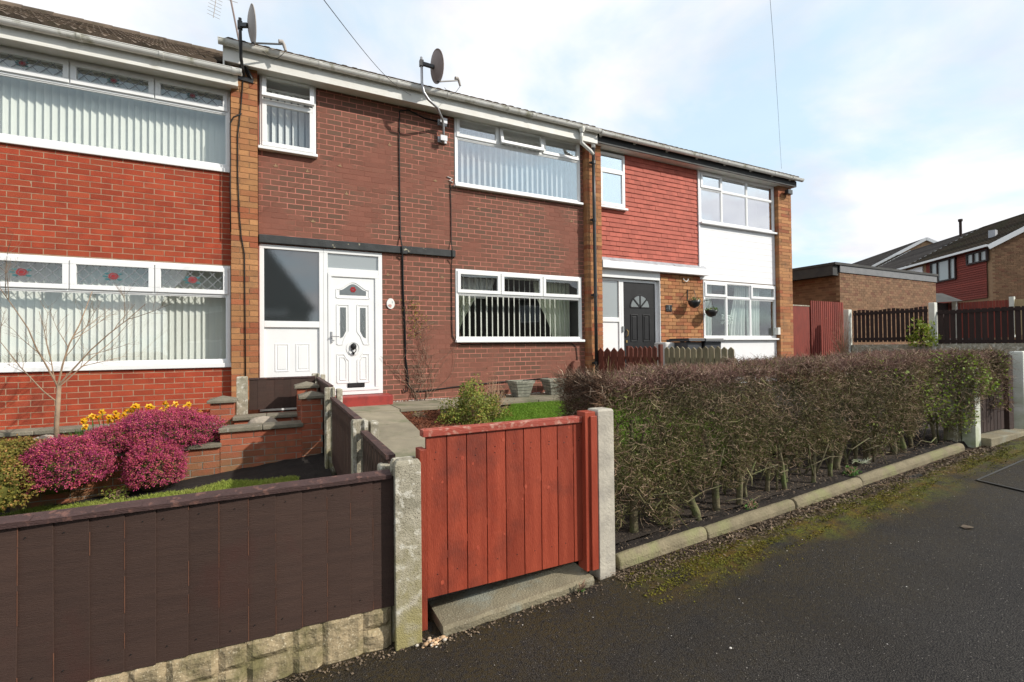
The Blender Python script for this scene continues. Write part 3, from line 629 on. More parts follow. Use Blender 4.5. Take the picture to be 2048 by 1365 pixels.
vertical_blind(-4.04, -0.63, 4.15, 5.22, 8.11, 'pale green vertical blind in the upper window of the red brick house', ang=30)
vertical_blind(-4.04, -0.63, 1.37, 2.68, 8.11, 'pale green vertical blind in the lower window of the red brick house', ang=23)
box('fascia', 'upvc_old', HL, -5.0, -0.46, 7.64, 7.665, 5.235, 5.43); box('soffit', 'upvc_old', HL, -5.0, -0.46, 7.666, YF+0.1, 5.262, 5.272)
box('fascia_trim', 'upvc_old', HL, -5.0, -0.455, 7.62, 7.639, 5.232, 5.262)
gutter(HL, -5.0, -0.42, 5.43, brackets=(-0.50, -2.15, -3.15, -1.32))
b = MB(); half_round(b, -0.425, -0.405, 7.575, 5.432, 0.060); b.build('gutter_end', 'gutter_white', HL)
roof(HL, -5.2, -0.56, 5.46, 'roof_tile')
box('house_body', 'mortar_buff', HL, -5.0, -0.57, 9.8, 16.5, 0.1, 5.45)

# ---- middle house
HM = thing('terraced_house', (2.7, 9.5, 0.6), 'middle terraced house of brown painted brick with white front door and dark lintel', 'house', 'houses of the brick terrace')
X0M, X1M = -0.215, 5.575
MO = [(-0.205, 0.585, 4.50, 5.70), (2.835, 5.515, 4.375, 5.70), (-0.205, 1.575, 0.60, 3.09), (2.830, 5.515, 1.625, 2.925)]
mb = MB(); backing(mb, X0M, X1M, 0.2, 5.66, YF+0.0020, YF+0.12, MO); mb.build('wall', 'mortar_pink', HM)
items = field(X0M, X1M, 0.605, 5.60, 0.0826, MO, YF, 'brick_brown', phase=0.055, joint=0.0125, jy=0.0013)
# piers of buff brick either side stand proud of the walls
PL, PR, PE = (-0.555, -0.222), (5.580, 5.945), (11.545, 12.06)
def pier(owner, p, z0, z1, y0=YF-0.115, m='brick_buff', mm='mortar_sand'):
    box('pier', mm, owner, p[0]+0.005, p[1]-0.005, y0+0.006, YF+0.12, z0, z1)
    its = []; k = 0; z = z0+0.01
    while z < z1-0.03:
        xs = [p[0], p[0]+0.107, p[1]] if k % 2 else [p[0], p[1]-0.107, p[1]]
        zt = min(z+0.0735, z1)
        for i in range(2):
            a, c = xs[i]+(0.005 if i else 0), xs[i+1]-(0.005 if i == 0 else 0); its.append((a, c, z, zt, y0+rnd.uniform(-.0015, .0015), 0.118, m))
        z += 0.0826; k += 1
    return its
items += pier(HM, PL, 0.35, 5.60)
put_bricks(HM, items)
window(HM, -0.195, 0.575, 4.525, 5.66, [(4.525, 5.235, [-0.195, 0.575], 's'), (5.235, 5.66, [-0.195, 0.575], 's')], open_sash=1)
window(HM, 2.845, 5.505, 4.405, 5.66, [(4.405, 5.255, [2.845, 5.505], 'f'), (5.255, 5.66, [2.845, 3.705, 4.63, 5.505], 's')], open_sash=2, gl='glass_bright')
window(HM, 2.840, 5.505, 1.665, 2.918, [(1.665, 2.49, [2.84, 5.505], 'f'), (2.49, 2.918, [2.84, 3.715, 4.605, 5.505], 's')])
room(HM, -0.19, 0.75, 3.9, 5.64, 'room_pale'); room(HM, 2.7, 5.56, 3.9, 5.64, 'room_pale'); room(HM, 2.7, 5.56, 0.7, 3.05, 'room_dark', 2.6)
vertical_blind(-0.14, 0.52, 4.58, 5.48, 8.08, 'white vertical blind in the small upper window beside the buff pier', ang=38, m='net_white', pitch=0.095)
vertical_blind(2.92, 5.44, 4.45, 5.50, 8.08, 'white vertical blind in the wide upper window over the brown wall', ang=36, m='net_white', pitch=0.112, w=0.089)
vertical_blind(2.92, 5.44, 1.70, 2.83, 8.16, 'open vertical blind in front of dark room and draped curtains', ang=50, pitch=0.115, w=0.080)
curtain('curtain', (2.86, 3.50), (2.86, 3.02), 2.84, 1.68, 'curtain_green', 'pale green curtain swept to the left of the blind of the lower window', 8.30, 'pair of draped green curtains behind the open blind', folds=7)
curtain('curtain', (4.62, 5.48), (5.05, 5.48), 2.84, 1.68, 'curtain_green', 'pale green curtain swept to the right of the blind of the lower window', 8.30, 'pair of draped green curtains behind the open blind', folds=9)
curtain('net_valance', (2.9, 3.75), (3.2, 3.6), 2.82, 2.45, 'net_white', 'looped white net swag at the top left of the lower window', 8.24, cat='net curtain', folds=8, group='net swags')
box('fascia', 'upvc_old', HM, -0.62, 5.76, 7.64, 7.665, 5.565, 5.78); box('soffit', 'upvc_old', HM, -0.62, 5.76, 7.666, YF+0.1, 5.595, 5.605)
box('fascia_end', 'upvc_old', HM, -0.64, -0.621, 7.64, 7.9, 5.50, 5.80)
gutter(HM, -0.69, 5.78, 5.805, brackets=(-0.46, 0.62, 1.78, 2.62, 3.75, 4.25, 5.45, 5.72))
roof(HM, -0.62, 5.77, 5.80, 'roof_tile')
box('house_body', 'mortar_sand', HM, -0.6, 5.76, 10.9, 16.5, 0.2, 5.75)
# dark lintel band over the entrance
lb = MB(); lb.box(-0.210, 1.90, YF-0.055, YF-0.002, 3.105, 3.225); lb.box(1.88, 1.98, YF-0.062, YF-0.002, 3.10, 3.232); lb.box(1.98, 2.83, YF-0.050, YF-0.002, 3.115, 3.235)
lb.build('lintel', 'beam_dark', HM, bevel=0.008)
# entrance: side panel screen
yE = YF-0.002
b = MB(); ring(b, -0.205, 0.672, 0.62, 3.09, yE, yE+0.07, 0.060); b.box(-0.145, 0.612, yE, yE+0.07, 1.86, 1.955); b.box(-0.145, 0.612, yE+0.03, yE+0.05, 0.68, 1.86)
sp = b.build('side_screen', 'upvc', HM, bevel=0.004)
box('pane', 'glass_obscure', sp, -0.146, 0.613, yE+0.030, yE+0.036, 1.955, 3.03)
for xa, xb in ((-0.005, 0.185), (0.280, 0.482)):
    q = MB(); ring(q, xa, xb, 1.195, 1.615, yE+0.024, yE+0.0305, 0.018); q.build('moulding', 'upvc', sp, bevel=0.003)
    q = MB(); q.box(xa+0.035, xb-0.035, yE+0.025, yE+0.0305, 1.23, 1.58); q.build('raised_panel', 'upvc', sp, bevel=0.006)
b = MB(); ring(b, 0.674, 1.572, 0.80, 3.09, yE, yE+0.07, 0.062); b.box(0.736, 1.510, yE, yE+0.07, 2.72, 2.80); df = b.build('door_frame', 'upvc', HM, bevel=0.004)
box('top_light', 'glass_grey', df, 0.735, 1.511, yE+0.030, yE+0.036, 2.80, 3.029)
b = MB(); b.box(0.79, 1.47, yE+0.010, yE+0.055, 0.90, 2.68); ring(b, 0.738, 1.508, 0.862, 2.718, yE-0.010, yE+0.03, 0.052, 0.045)
dr = b.build('front_door', 'upvc', HM, bevel=0.004); dr['label'] = 'white panelled front door with arched rose glass'
def curve_panel(top):   # outline points of the door mouldings
    return top
def outline(name, pts, m, parent, r=0.011, y=yE+0.006, closed=True):
    P = [(x, y, z) for x, z in pts]
    if closed: P = P+[P[0]]
    b = MB()
    for i in range(len(P)-1): b.bar(P[i], P[i+1], r*2, 0.007, up=(0, 1, 0))
    return b.build(name, m, parent, bevel=0.002)
def arch(x0, x1, zb, zs, rise, n=14):
    pts = [(x0, zb), (x0, zs)]
    for i in range(1, n): 
        u = i/n; pts.append((x0+(x1-x0)*u, zs+rise*(0.5-0.5*math.cos(2*math.pi*u))**1.0))
    return pts+[(x1, zs), (x1, zb)]
def pane_poly(name, pts, m, parent, y=yE+0.004, th=0.004): 
    return MB().prism(pts, y, y+th).build(name, m, parent)
outline('moulding', arch(0.865, 1.365, 2.335, 2.47, 0.125), 'upvc', dr); pane_poly('door_glass', arch(0.915, 1.315, 2.385, 2.455, 0.105), 'glass_door', dr)
f = MB()
for k in range(6): t = 2*math.pi*k/6; f.prism([(1.115+math.cos(t)*0.028+math.cos(a)*0.02, 2.472+math.sin(t)*0.028+math.sin(a)*0.02) for a in [2*math.pi*j/8 for j in range(8)]], yE-0.0005-k*0.0003, yE+0.003)
f.build('rose_motif', 'rose_red', dr)
for s_, xa, xb in ((1, 0.872, 1.05), (-1, 1.180, 1.358)):
    xi = xb if s_ > 0 else xa; xo = xa if s_ > 0 else xb
    up = [(xo, 1.60), (xo, 2.23), (xi, 2.23), (xi, 1.80), (xi-s_*0.05, 1.73), (xi-s_*0.10, 1.60)]
    outline('moulding', up, 'upvc', dr)
    gi = [(xo+s_*0.05, 1.70), (xo+s_*0.05, 2.185), (xi-s_*0.045, 2.185), (xi-s_*0.045, 1.81), (xi-s_*0.09, 1.72)]
    pane_poly('door_glass', gi, 'glass_door', dr)
    vn = MB(); cxv = (xo+xi)/2; P = [(cxv+0.016*math.sin(i*0.9), yE+0.002, 1.75+i*0.03) for i in range(14)]; vn.tube(P, 0.0025, 5)
    for i in range(1, 13, 2):
        sx = 1 if (i//2) % 2 else -1; px_, pz_ = P[i][0], P[i][2]
        vn.tube([(px_, yE+0.002, pz_), (px_+sx*0.022, yE+0.002, pz_+0.012), (px_+sx*0.026, yE+0.002, pz_+0.036), (px_, yE+0.002, pz_+0.02)], 0.002, 4)
    vn.build('vine_motif', 'came', dr)
    lo = [(xo, 0.995), (xo, 1.445), (xi-s_*0.075, 1.445), (xi-s_*0.04, 1.38), (xi, 1.345), (xi, 0.995)]
    outline('moulding', lo, 'upvc', dr); li = [(xo+s_*0.042, 1.04), (xo+s_*0.042, 1.395), (xi-s_*0.075, 1.395), (xi-s_*0.042, 1.33), (xi-s_*0.042, 1.04)]
    outline('inner_moulding', li, 'upvc', dr, r=0.006)
outline('knocker_ring_moulding', [(1.115+0.098*math.cos(t), 1.535+0.105*math.sin(t)) for t in [2*math.pi*i/20 for i in range(20)]], 'upvc', dr)
b = MB(); V, Fc = blob((1.115, yE-0.012, 1.565), (0.045, 0.026, 0.050), 2, 0.1, 3); b.add(V, Fc); b.tube([(1.115+0.036*math.sin(t), yE-0.030, 1.508-0.036*math.cos(t)*1.1) for t in [R(-140+280*i/12) for i in range(13)]], 0.007, 6); b.box(1.10, 1.13, yE-0.02, yE+0.01, 1.435, 1.475)
b.build('knocker', 'black_paint', dr, smooth=True)
box('letterbox', 'black_paint', dr, 1.025, 1.285, yE-0.006, yE+0.012, 0.900+0.012, 0.985, bevel=0.004); box('letterbox_flap', 'black_plastic', dr, 1.045, 1.265, yE-0.010, yE-0.005, 0.925, 0.972)
b = MB(); b.box(0.775, 0.800, yE-0.022, yE-0.009, 1.62, 1.80); b.tube([(0.787, yE-0.02, 1.725), (0.787, yE-0.055, 1.725), (0.895, yE-0.055, 1.720)], 0.008, 8); b.build('door_handle', 'steel', dr)
st = tag(box('doorstep', 'step_red', None, 0.60, 1.665, 7.58, YF-0.004, 0.62, 0.795, bevel=0.012), 'red painted doorstep below the white front door', 'doorstep')

# ---- right house
HR = thing('terraced_house', (8.8, 9.5, 0.7), 'right end terraced house with red hung tiles, white boarding and a black door', 'house', 'houses of the brick terrace')
X0R, X1R = 5.95, 11.545
DR = 0.0
RO = [(5.955, 6.655, 4.40, 5.62), (8.84, 11.53, 4.38, 5.64), (8.925, 11.53, 1.64, 3.05), (5.955, 7.600, 0.60, 3.10)]
mb = MB(); backing(mb, X0R, X1R, 0.3, 5.60, YF+0.020, YF+0.12, RO); mb.build('wall', 'mortar_sand', HR)
items = field(7.606, 8.920, 0.66, 3.115, 0.0826, [], YF, 'brick_buff', phase=0.02, depth=0.03)
items += pier(HR, PR, 0.5, 5.62); items += pier(HR, PE, 0.6, 5.60)
put_bricks(HR, items)
# hung tiles: each leans out at its foot
tiles = field(5.955, 8.79, 3.335, 5.60, 0.098, [(5.955, 6.66, 4.385, 5.7)], YF-0.004, 'tile_hung', length=0.168, joint=0.003, phase=0.03, depth=0.012, jy=0.003)
put_bricks(HR, tiles, 'hung_tile')
for o in [c for c in HR.children if c.name.startswith('hung_tile')]: o.rotation_euler = (R(-8)+rnd.gauss(0, 0.006), 0, rnd.gauss(0, 0.004)) if o.name != 'tilework' else (0, 0, 0)
box('tile_batten', 'tile_hung', HR, 5.951, 8.80, YF+0.006, YF+0.0195, 3.30, 4.38)
box('tile_batten', 'tile_hung', HR, 6.662, 8.80, YF+0.006, YF+0.0195, 4.3805, 5.60)
box('corner_trim', 'boarding_white', HR, 8.792, 8.835, YF-0.03, YF+0.019, 3.20, 5.60)
for i in range(9):
    z = 3.065+i*0.1475; b = MB(); b.add([(8.838, YF-0.001, z), (11.54, YF-0.001, z), (11.54, YF+0.002, z+0.149), (8.838, YF+0.002, z+0.149), (8.838, YF+0.018, z), (11.54, YF+0.018, z), (11.54, YF+0.018, z+0.149), (8.838, YF+0.018, z+0.149)], [(0,1,2,3),(0,4,5,1),(0,3,7,4),(1,5,6,2)]); b.build('weatherboard', 'boarding_white', HR)
fl = MB()
for i in range(12): 
    x = 5.93+i*0.2535; fl.add([(x, YF-0.10, 3.30-0.015*rnd.random()), (x+0.2535, YF-0.10, 3.30-0.015*rnd.random()), (x+0.2535, YF-0.004, 3.375), (x, YF-0.004, 3.375)], [(0, 1, 2, 3)])
fl.build('lead_flashing', 'lead', HR)
box('canopy_beam', 'boarding_white', HR, 5.955, 8.99, YF-0.13, YF-0.0055, 3.135, 3.285, bevel=0.004)
box('canopy_board', 'upvc', HR, 5.955, 7.60, YF-0.004, YF+0.015, 2.965, 3.134)
window(HR, 5.960, 6.650, 4.425, 5.56, [(4.425, 5.20, [5.96, 6.65], 's'), (5.20, 5.56, [5.96, 6.65], 'f')], gl='glass_mirror')
x3 = [8.845, 9.595, 10.49, 11.53]
window(HR, 8.845, 11.53, 4.40, 5.61, [(4.40, 5.205, x3, 'f'), (5.205, 5.61, x3, 's0')], gl='glass_mirror', fw=0.055)
x3 = [8.93, 9.71, 10.56, 11.53]
window(HR, 8.930, 11.53, 1.69, 3.04, [(1.69, 2.665, x3, 'f'), (2.665, 3.04, x3, 's02')], fw=0.05)
box('lower_panel', 'boarding_white', HR, 8.93, 11.53, YF-0.01, YF+0.018, 0.6, 1.64)
room(HR, 5.955, 6.9, 3.9, 5.58, 'room_pale'); room(HR, 8.7, 11.6, 3.9, 5.58, 'room_pale'); room(HR, 8.8, 11.6, 0.8, 3.1, 'room_dark', 2.4)
curtain('net_curtain', (8.88, 11.10), (8.88, 11.10), 5.52, 4.42, 'net_white', 'plain white blind filling the upper window over the white boarding', 8.07, group='white blinds upstairs', cat='blind', folds=6, amp=0.004)
curtain('net_curtain', (5.99, 6.62), (5.99, 6.62), 5.4, 4.45, 'net_white', 'plain white blind in the small upper window beside the red tiles', 8.07, group='white blinds upstairs', cat='blind', folds=3, amp=0.004)
for a, c, lb_ in (((8.95, 9.46), (8.95, 9.44), 'white curtain behind the left pane of the lower window by the hanging baskets'), ((10.28, 10.66), (10.02, 10.62), 'white curtain parted beside the flower vase'), ((10.72, 11.20), (10.72, 11.18), 'white curtain behind the right pane near the end pier')):
    curtain('curtain', a, c, 2.98, 1.72, 'curtain_white', lb_, 8.12, 'white curtains of the lower right window', folds=5, amp=0.022)
b = MB(); b.lathe([(0.03, 0), (0.045, 0.06), (0.025, 0.22), (0.035, 0.26), (0.02, 0.26)], (9.98, 8.10, 1.72), 10)
v = thing('flower_vase', (9.98, 8.10, 1.72), 'vase with a round bunch of pale flowers on the window ledge', 'vase'); b.build('vase', 'green_leaf', v)
b = MB(); q = random.Random(3)
for _ in range(70): 
    d = Vector((q.gauss(0,1), q.gauss(0,1), q.gauss(0,1))).normalized(); p = Vector((9.97, 8.10, 2.16))+d*q.uniform(0.04, 0.17); b.cur = q.random(); V, Fc = blob(p, (0.03, 0.03, 0.022), 1, 0.2, _); b.add(V, Fc)
b.build('flowers', 'curtain_white', v)
# black door and its screen, set back from the brick
yD = YF+0.075
b = MB(); ring(b, 5.952, 6.572, 0.62, 2.964, yD, yD+0.06, 0.055); b.box(6.007, 6.517, yD, yD+0.06, 2.04, 2.13); b.box(6.007, 6.517, yD+0.025, yD+0.045, 0.68, 2.04)
s2 = b.build('side_screen', 'upvc', HR, bevel=0.004); box('pane', 'glass_grey', s2, 6.006, 6.518, yD+0.028, yD+0.034, 2.13, 2.909)
MATS['glass_obscure2'] = MATS['glass_grey']
b = MB(); ring(b, 6.574, 7.590, 0.62, 2.964, yD, yD+0.06, 0.065); d2f = b.build('door_frame', 'upvc', HR, bevel=0.004)
box('reveal', 'upvc', d2f, 7.590, 7.603, YF-0.003, yD+0.06, 0.62, 2.96)
bd = box('front_door', 'black_paint', HR, 6.642, 7.522, yD+0.01, yD+0.05, 0.70, 2.897); bd['label'] = 'black panelled front door with fan shaped window'
yd = yD+0.004
fan = [(7.10+0.27*math.cos(t), 2.36+0.27*math.sin(t)) for t in [math.pi*i/16 for i in range(17)]]
pane_poly('fan_glass', fan, 'glass_door', bd, yd, 0.005); outline('fan_moulding', fan, 'black_paint', bd, 0.014, yd)
b = MB()
for t in (45, 90, 135): b.bar((7.10, yd-0.004, 2.36), (7.10+0.26*math.cos(R(t)), yd-0.004, 2.36+0.26*math.sin(R(t))), 0.03, 0.012, up=(0, 1, 0))
b.build('fan_bar', 'black_paint', bd)
for xa, xb in ((6.83, 7.03), (7.17, 7.37)):
    for za, zb in ((1.62, 2.21), (0.85, 1.40)):
        q = MB(); ring(q, xa, xb, za, zb, yd-0.006, yD+0.010, 0.020); q.box(xa+0.045, xb-0.045, yd-0.002, yD+0.010, za+0.045, zb-0.045); q.build('raised_panel', 'black_paint', bd, bevel=0.005)
b = MB(); b.tube([(6.715, yd, 1.73), (6.715, yd-0.045, 1.76), (6.72, yd-0.05, 1.84), (6.715, yd, 1.88)], 0.010, 8); b.build('door_handle', 'brass', bd); box('lock', 'brass', bd, 6.695, 6.73, yd-0.006, yD+0.01, 1.60, 1.65)
tag(box('doorbell', 'plaque_grey', None, 6.590, 6.625, yD-0.03, yD-0.001, 1.83, 1.95, bevel=0.004), 'small grey doorbell on the white frame beside the black door', 'doorbell')
box('fascia', 'fascia_black', HR, 5.765, 12.10, 7.655, 7.685, 5.60, 5.745); box('soffit', 'upvc_old', HR, 5.765, 12.10, 7.686, YF+0.1, 5.603, 5.612)
gutter(HR, 5.785, 12.22, 5.785, brackets=(5.83, 6.7, 7.6, 8.5, 9.4, 10.3, 11.1, 11.8))
roof(HR, 5.775, 12.15, 5.78, 'roof_tile')
box('house_body', 'mortar_sand', HR, 5.77, 12.05, 10.7, 16.5, 0.3, 5.75); box('side_wall', 'brick_buff', HR, 11.90, 12.055, 8.03, 10.69, 0.3, 5.74)
# downpipe with swan neck
b = MB(); b.tube([(5.70, 7.70, 5.50), (5.70, 7.70, 4.4), (5.705, 7.70, 2.5), (5.71, 7.70, 0.95)], 0.034, 12)
dp = tag(b.build('downpipe', 'black_plastic', None, smooth=True), 'tall black downpipe running down the buff brick pier', 'pipe')
b = MB()
for z in (5.2, 4.05, 2.55, 1.2): b.tube([(5.70, 7.70, z-0.03), (5.70, 7.70, z+0.03)], 0.044, 12); b.box(5.63, 5.77, 7.725, 7.745, z-0.02, z+0.02)
b.build('pipe_bracket', 'black_plastic', dp)
b = MB(); b.tube([(5.34, 7.575, 5.77), (5.34, 7.60, 5.58), (5.36, 7.62, 5.50), (5.60, 7.66, 5.40), (5.68, 7.69, 5.36)], 0.034, 12); b.lathe([(0.055, 0.05), (0.06, 0.0), (0.038, -0.06)], (5.34, 7.575, 5.74), 12)
b.build('swan_neck', 'gutter_white', dp, smooth=True)
b = MB(); b.tube([(5.70, 7.70, 5.72), (5.70, 7.70, 5.49)], 0.040, 12); b.build('outlet', 'gutter_white', dp, smooth=True)

# ---------------------------------------------------------------- dishes, aerial, cables, signs on the houses
def dish(loc, face, arm_to, m_dish, label, mast, m_mast, tilt=12, r=(0.235, 0.26)):
    """face: horizontal direction the dish looks (radians from +X); mast: path of the pole"""
    t = thing('satellite_dish', mast[-1], label, 'satellite dish')
    fx = Vector((math.cos(face), math.sin(face), math.sin(R(tilt)))).normalized(); side = Vector((-math.sin(face), math.cos(face), 0)); up = fx.cross(side)
    b = MB(); n, mrg = 24, 6; V = []; Fc = []
    for dz in (0, -0.008):
        for j in range(mrg+1):
            q_ = j/mrg
            for k in range(n):
                a = 2*math.pi*k/n; V.append(Vector(loc)+side*math.cos(a)*r[0]*q_+up*math.sin(a)*r[1]*q_+fx*(0.055*q_*q_+dz))
    for s_ in (0, 1):
        o_ = s_*(mrg+1)*n
        for j in range(mrg):
            for k in range(n): Fc.append((o_+j*n+k, o_+j*n+(k+1) % n, o_+(j+1)*n+(k+1) % n, o_+(j+1)*n+k))
    e = mrg*n
    for k in range(n): Fc.append((e+k, e+(k+1) % n, e+(mrg+1)*n+(k+1) % n, e+(mrg+1)*n+k))
    b.add(V, Fc); b.build('reflector', m_dish, t, smooth=True)
    b = MB(); b.tube(mast, 0.021, 10); b.build('mast', m_mast, t, smooth=True)
    b = MB(); top = Vector(mast[-1])-Vector((0, 0, 0.10)); back = Vector(loc)-fx*0.01-up*0.02
    b.bar(top, back, 0.05, 0.05); b.box(top.x-0.03, top.x+0.03, top.y-0.03, top.y+0.03, top.z-0.05, top.z+0.05); b.build('back_bracket', 'black_plastic', t)
    foot = Vector(loc)-up*r[1]*0.96+fx*0.06; lnb = foot+fx*0.34+up*0.085
    b = MB(); b.bar(foot-fx*0.05, lnb, 0.022, 0.016); b.build('feed_arm', 'black_plastic', t)
    b = MB(); b.tube([lnb+up*0.05, lnb-up*0.0+fx*0.03, lnb-up*0.08+fx*0.045], [0.028, 0.024, 0.018], 8); b.tube([lnb+up*0.03-fx*0.035, lnb+up*0.03+fx*0.02], 0.030, 10); b.build('receiver', 'dish_pale', t)
    b = MB(); P = [lnb-up*0.08+fx*0.045+(foot-lnb)*u*0.9-Vector((0, 0, 0.12*math.sin(math.pi*u))) for u in [i/8 for i in range(9)]]; b.tube(P, 0.004, 5); b.build('cable', 'wire_black', t)
    return t
d1 = dish((-0.314, 7.36, 5.99), R(10), None, 'dish_pale', 'weathered satellite dish on black mast above the left buff pier', [(-0.39, 7.74, 5.47), (-0.40, 7.60, 5.50), (-0.41, 7.47, 5.56), (-0.42, 7.46, 5.95), (-0.42, 7.455, 6.10)], 'black_plastic', 6)
b = MB(); b.bar((-0.47, 7.76, 5.44), (-0.40, 7.70, 5.60), 0.05, 0.02); b.bar((-0.30, 7.775, 5.45), (-0.40, 7.70, 5.62), 0.06, 0.03); b.bar((-0.50, 7.775, 5.44), (-0.27, 7.775, 5.42), 0.02, 0.06); b.build('wall_bracket', 'black_plastic', d1)
d2 = dish((2.315, 7.36, 6.09), R(8), None, 'dish_grey', 'brown grey satellite dish on a bent steel pole beside the wide upper window', [(2.61, 7.80, 5.07), (2.61, 7.80, 5.33), (2.57, 7.72, 5.43), (2.40, 7.50, 5.50), (2.24, 7.44, 5.56), (2.16, 7.43, 5.66), (2.13, 7.43, 5.80), (2.125, 7.43, 6.22)], 'steel', 8)
b = MB()
for z in (5.14, 5.44): b.box(2.53, 2.69, 7.86, 7.897, z-0.05, z+0.05); b.box(2.575, 2.645, 7.775, 7.865, z-0.022, z+0.022); b.box(2.55, 2.67, 7.77, 7.79, z-0.045, z+0.045)
b.build('wall_bracket', 'steel', d2)['kind'] = 'stuff'
# roof aerial far behind the left end of the middle roof
t = thing('tv_aerial', (-0.55, 11.0, 7.4), 'thin metal television aerial rising behind the left end of the middle roof', 'aerial')
b = MB(); b.tube([(-0.55, 11.0, 7.3), (-1.01, 11.0, 9.9)], 0.018, 6); b.build('mast', 'dish_grey', t)
b = MB(); ax = Vector((0.30, 0, 1.0)).normalized(); 
for dx0, zz0 in ((-0.95, 8.72),):
    b.tube([(-0.98-0.10, 11.0, 8.15), (-0.82-0.12, 11.0, 9.35)], 0.007, 5)
    for i in range(17): u = i/16; b.tube([(-1.08+0.14*u-0.11, 11.0, 8.18+1.15*u+0.03), (-1.08+0.14*u+0.11, 11.0, 8.18+1.15*u-0.03)], 0.004, 4)
    for z in (8.62, 8.70, 8.78): b.tube([(-1.26, 11.0, z), (-0.66, 11.0, z-0.04)], 0.005, 4)
b.build('yagi', 'dish_pale', t)
def cable(label, pts, r=0.008, m='wire_black', group=None, name='wall_cable', n=6):
    b = MB(); b.tube(pts, r, n); o = b.build(name, m, None, smooth=True); return tag(o, label, 'cable', group)
yc = YF-0.012
cable('black cable running down the brown wall from the eaves to the path', [(2.55, yc, 5.46), (2.30, yc, 5.47), (2.02, yc, 5.55), (1.875, yc, 5.50), (1.865, yc, 5.0), (1.868, yc, 4.0), (1.872, yc, 3.4), (1.885, YF-0.07, 3.23), (1.89, YF-0.07, 3.10), (1.895, yc, 3.0), (1.905, yc, 2.4), (1.925, yc, 1.9), (1.945, yc, 1.3), (1.965, yc, 1.0), (2.0, yc, 0.90), (2.09, yc, 0.80), (2.25, yc, 0.80), (2.75, yc, 0.84), (3.4, yc, 0.88), (4.7, yc, 0.93)], 0.011)
cable('shorter black cable beside the long one ending in a hook', [(1.91, yc-0.012, 3.08), (1.915, yc-0.012, 2.5), (1.94, yc-0.012, 1.9), (1.95, yc-0.012, 1.35), (1.99, yc-0.012, 1.0), (1.97, yc-0.012, 0.82), (1.92, yc-0.012, 0.80), (1.90, yc-0.012, 0.86)], 0.009)
cable('thin black cable down the wall left of the windows and under the lower sill', [(2.755, yc, 4.42), (2.765, yc, 4.0), (2.765, yc, 3.4), (2.765, YF-0.06, 3.24), (2.765, YF-0.06, 3.11), (2.765, yc, 3.0), (2.765, yc, 1.90), (2.77, yc, 1.74), (2.84, yc, 1.62), (2.95, yc, 1.59), (4.2, yc, 1.595), (5.25, yc, 1.595), (5.36, yc, 1.52), (5.38, yc, 1.3), (5.38, yc, 0.9)], 0.0075)
yp = YF-0.126
cable('black cable hanging down the left buff pier', [(-0.40, yp, 5.45), (-0.43, yp, 5.0), (-0.47, yp, 4.6), (-0.47, yp, 4.0), (-0.455, yp, 3.5), (-0.43, yp, 3.15), (-0.39, yp, 2.9), (-0.385, yp, 2.2), (-0.38, yp, 1.1)], 0.008)
cable('wavy black cable along the joint of red wall and left pier', [(-0.42, yp, 4.92), (-0.52, yp, 4.85), (-0.562, yp, 4.75), (-0.560, yp, 4.2), (-0.565, yp, 3.9), (-0.56, yp, 3.2)], 0.008)
tag(cable('', [(2.70, yc, 4.52), (2.79, yc, 4.50), (2.74, yc, 4.46), (2.80, yc, 4.44)], 0.009, 'plaque_white', name='wall_hook'), 'small white hook on the brown wall left of the wide upper window', 'hook')
# overhead wires
def pt(px, py, dist):
    d = FW+RT*((px-1024)/F_PX)+UP*((682.5-py)/F_PX); return Vector((0, 0, CAM_H))+d*dist
w1 = [Vector((2.0, 7.64, 5.68)), pt(640, -10, 3.0)]
b = MB(); P = [w1[0].lerp(w1[1], i/24)-Vector((0, 0, 0.25*math.sin(math.pi*i/24)*0.4)) for i in range(25)]; b.tube(P, 0.0028, 5); tag(b.build('telephone_wire', 'wire_black', None), 'thin telephone wire running from upper left down to the middle gutter', 'wire', )
P = [pt(1563, 338, 15.5), pt(1556, 220, 12.0), pt(1548, 100, 9.5), pt(1538, -30, 8.0)]
b = MB(); b.tube(P, 0.0032, 5); tag(b.build('telephone_wire', 'wire_black', None), 'thin telephone wire rising from the right end of the right roof', 'wire')
# oval plaque, black number plate, hanging baskets, lamp, meter box
t = thing('house_sign', (1.705, YF-0.012, 2.265), 'oval white ceramic house number plaque right of the white front door', 'house sign')
ov = lambda cx, cz, a, c, n=20: [(cx+a*math.cos(2*math.pi*i/n), cz+c*math.sin(2*math.pi*i/n)) for i in range(n)]
MB().prism(ov(1.705, 2.265, 0.066, 0.088), YF-0.018, YF-0.003).build('plate', 'plaque_white', t, bevel=0.004)
b = MB(); b.prism(ov(1.690, 2.235, 0.030, 0.020, 9), YF-0.0205, YF-0.019); b.prism(ov(1.700, 2.215, 0.018, 0.014, 9), YF-0.0210, YF-0.019); b.build('flower_print', 'plaque_pink', t)
b = MB(); b.bar((1.712, YF-0.0195, 2.305), (1.730, YF-0.0195, 2.305), 0.002, 0.006, up=(1, 0, 0)); b.bar((1.728, YF-0.0195, 2.308), (1.735, YF-0.0195, 2.272), 0.007, 0.002, up=(0, 1, 0)); b.build('figure_print', 'plaque_blue', t)
def text(s_, size, loc, m, parent, ext=0.002):
    c = bpy.data.curves.new('number', 'FONT'); c.body = s_; c.size = size; c.extrude = ext; c.align_x = 'CENTER'; c.align_y = 'CENTER'
    o = bpy.data.objects.new('number_text', c); col.objects.link(o); dg = bpy.context.evaluated_depsgraph_get(); me = bpy.data.meshes.new_from_object(o.evaluated_get(dg)); bpy.data.objects.remove(o)
    o = link('number', me, None, parent); o.rotation_euler = (R(90), 0, 0); o.location = Vector(loc)-wloc(parent); me.materials.clear(); me.materials.append(MATS[m]); return o
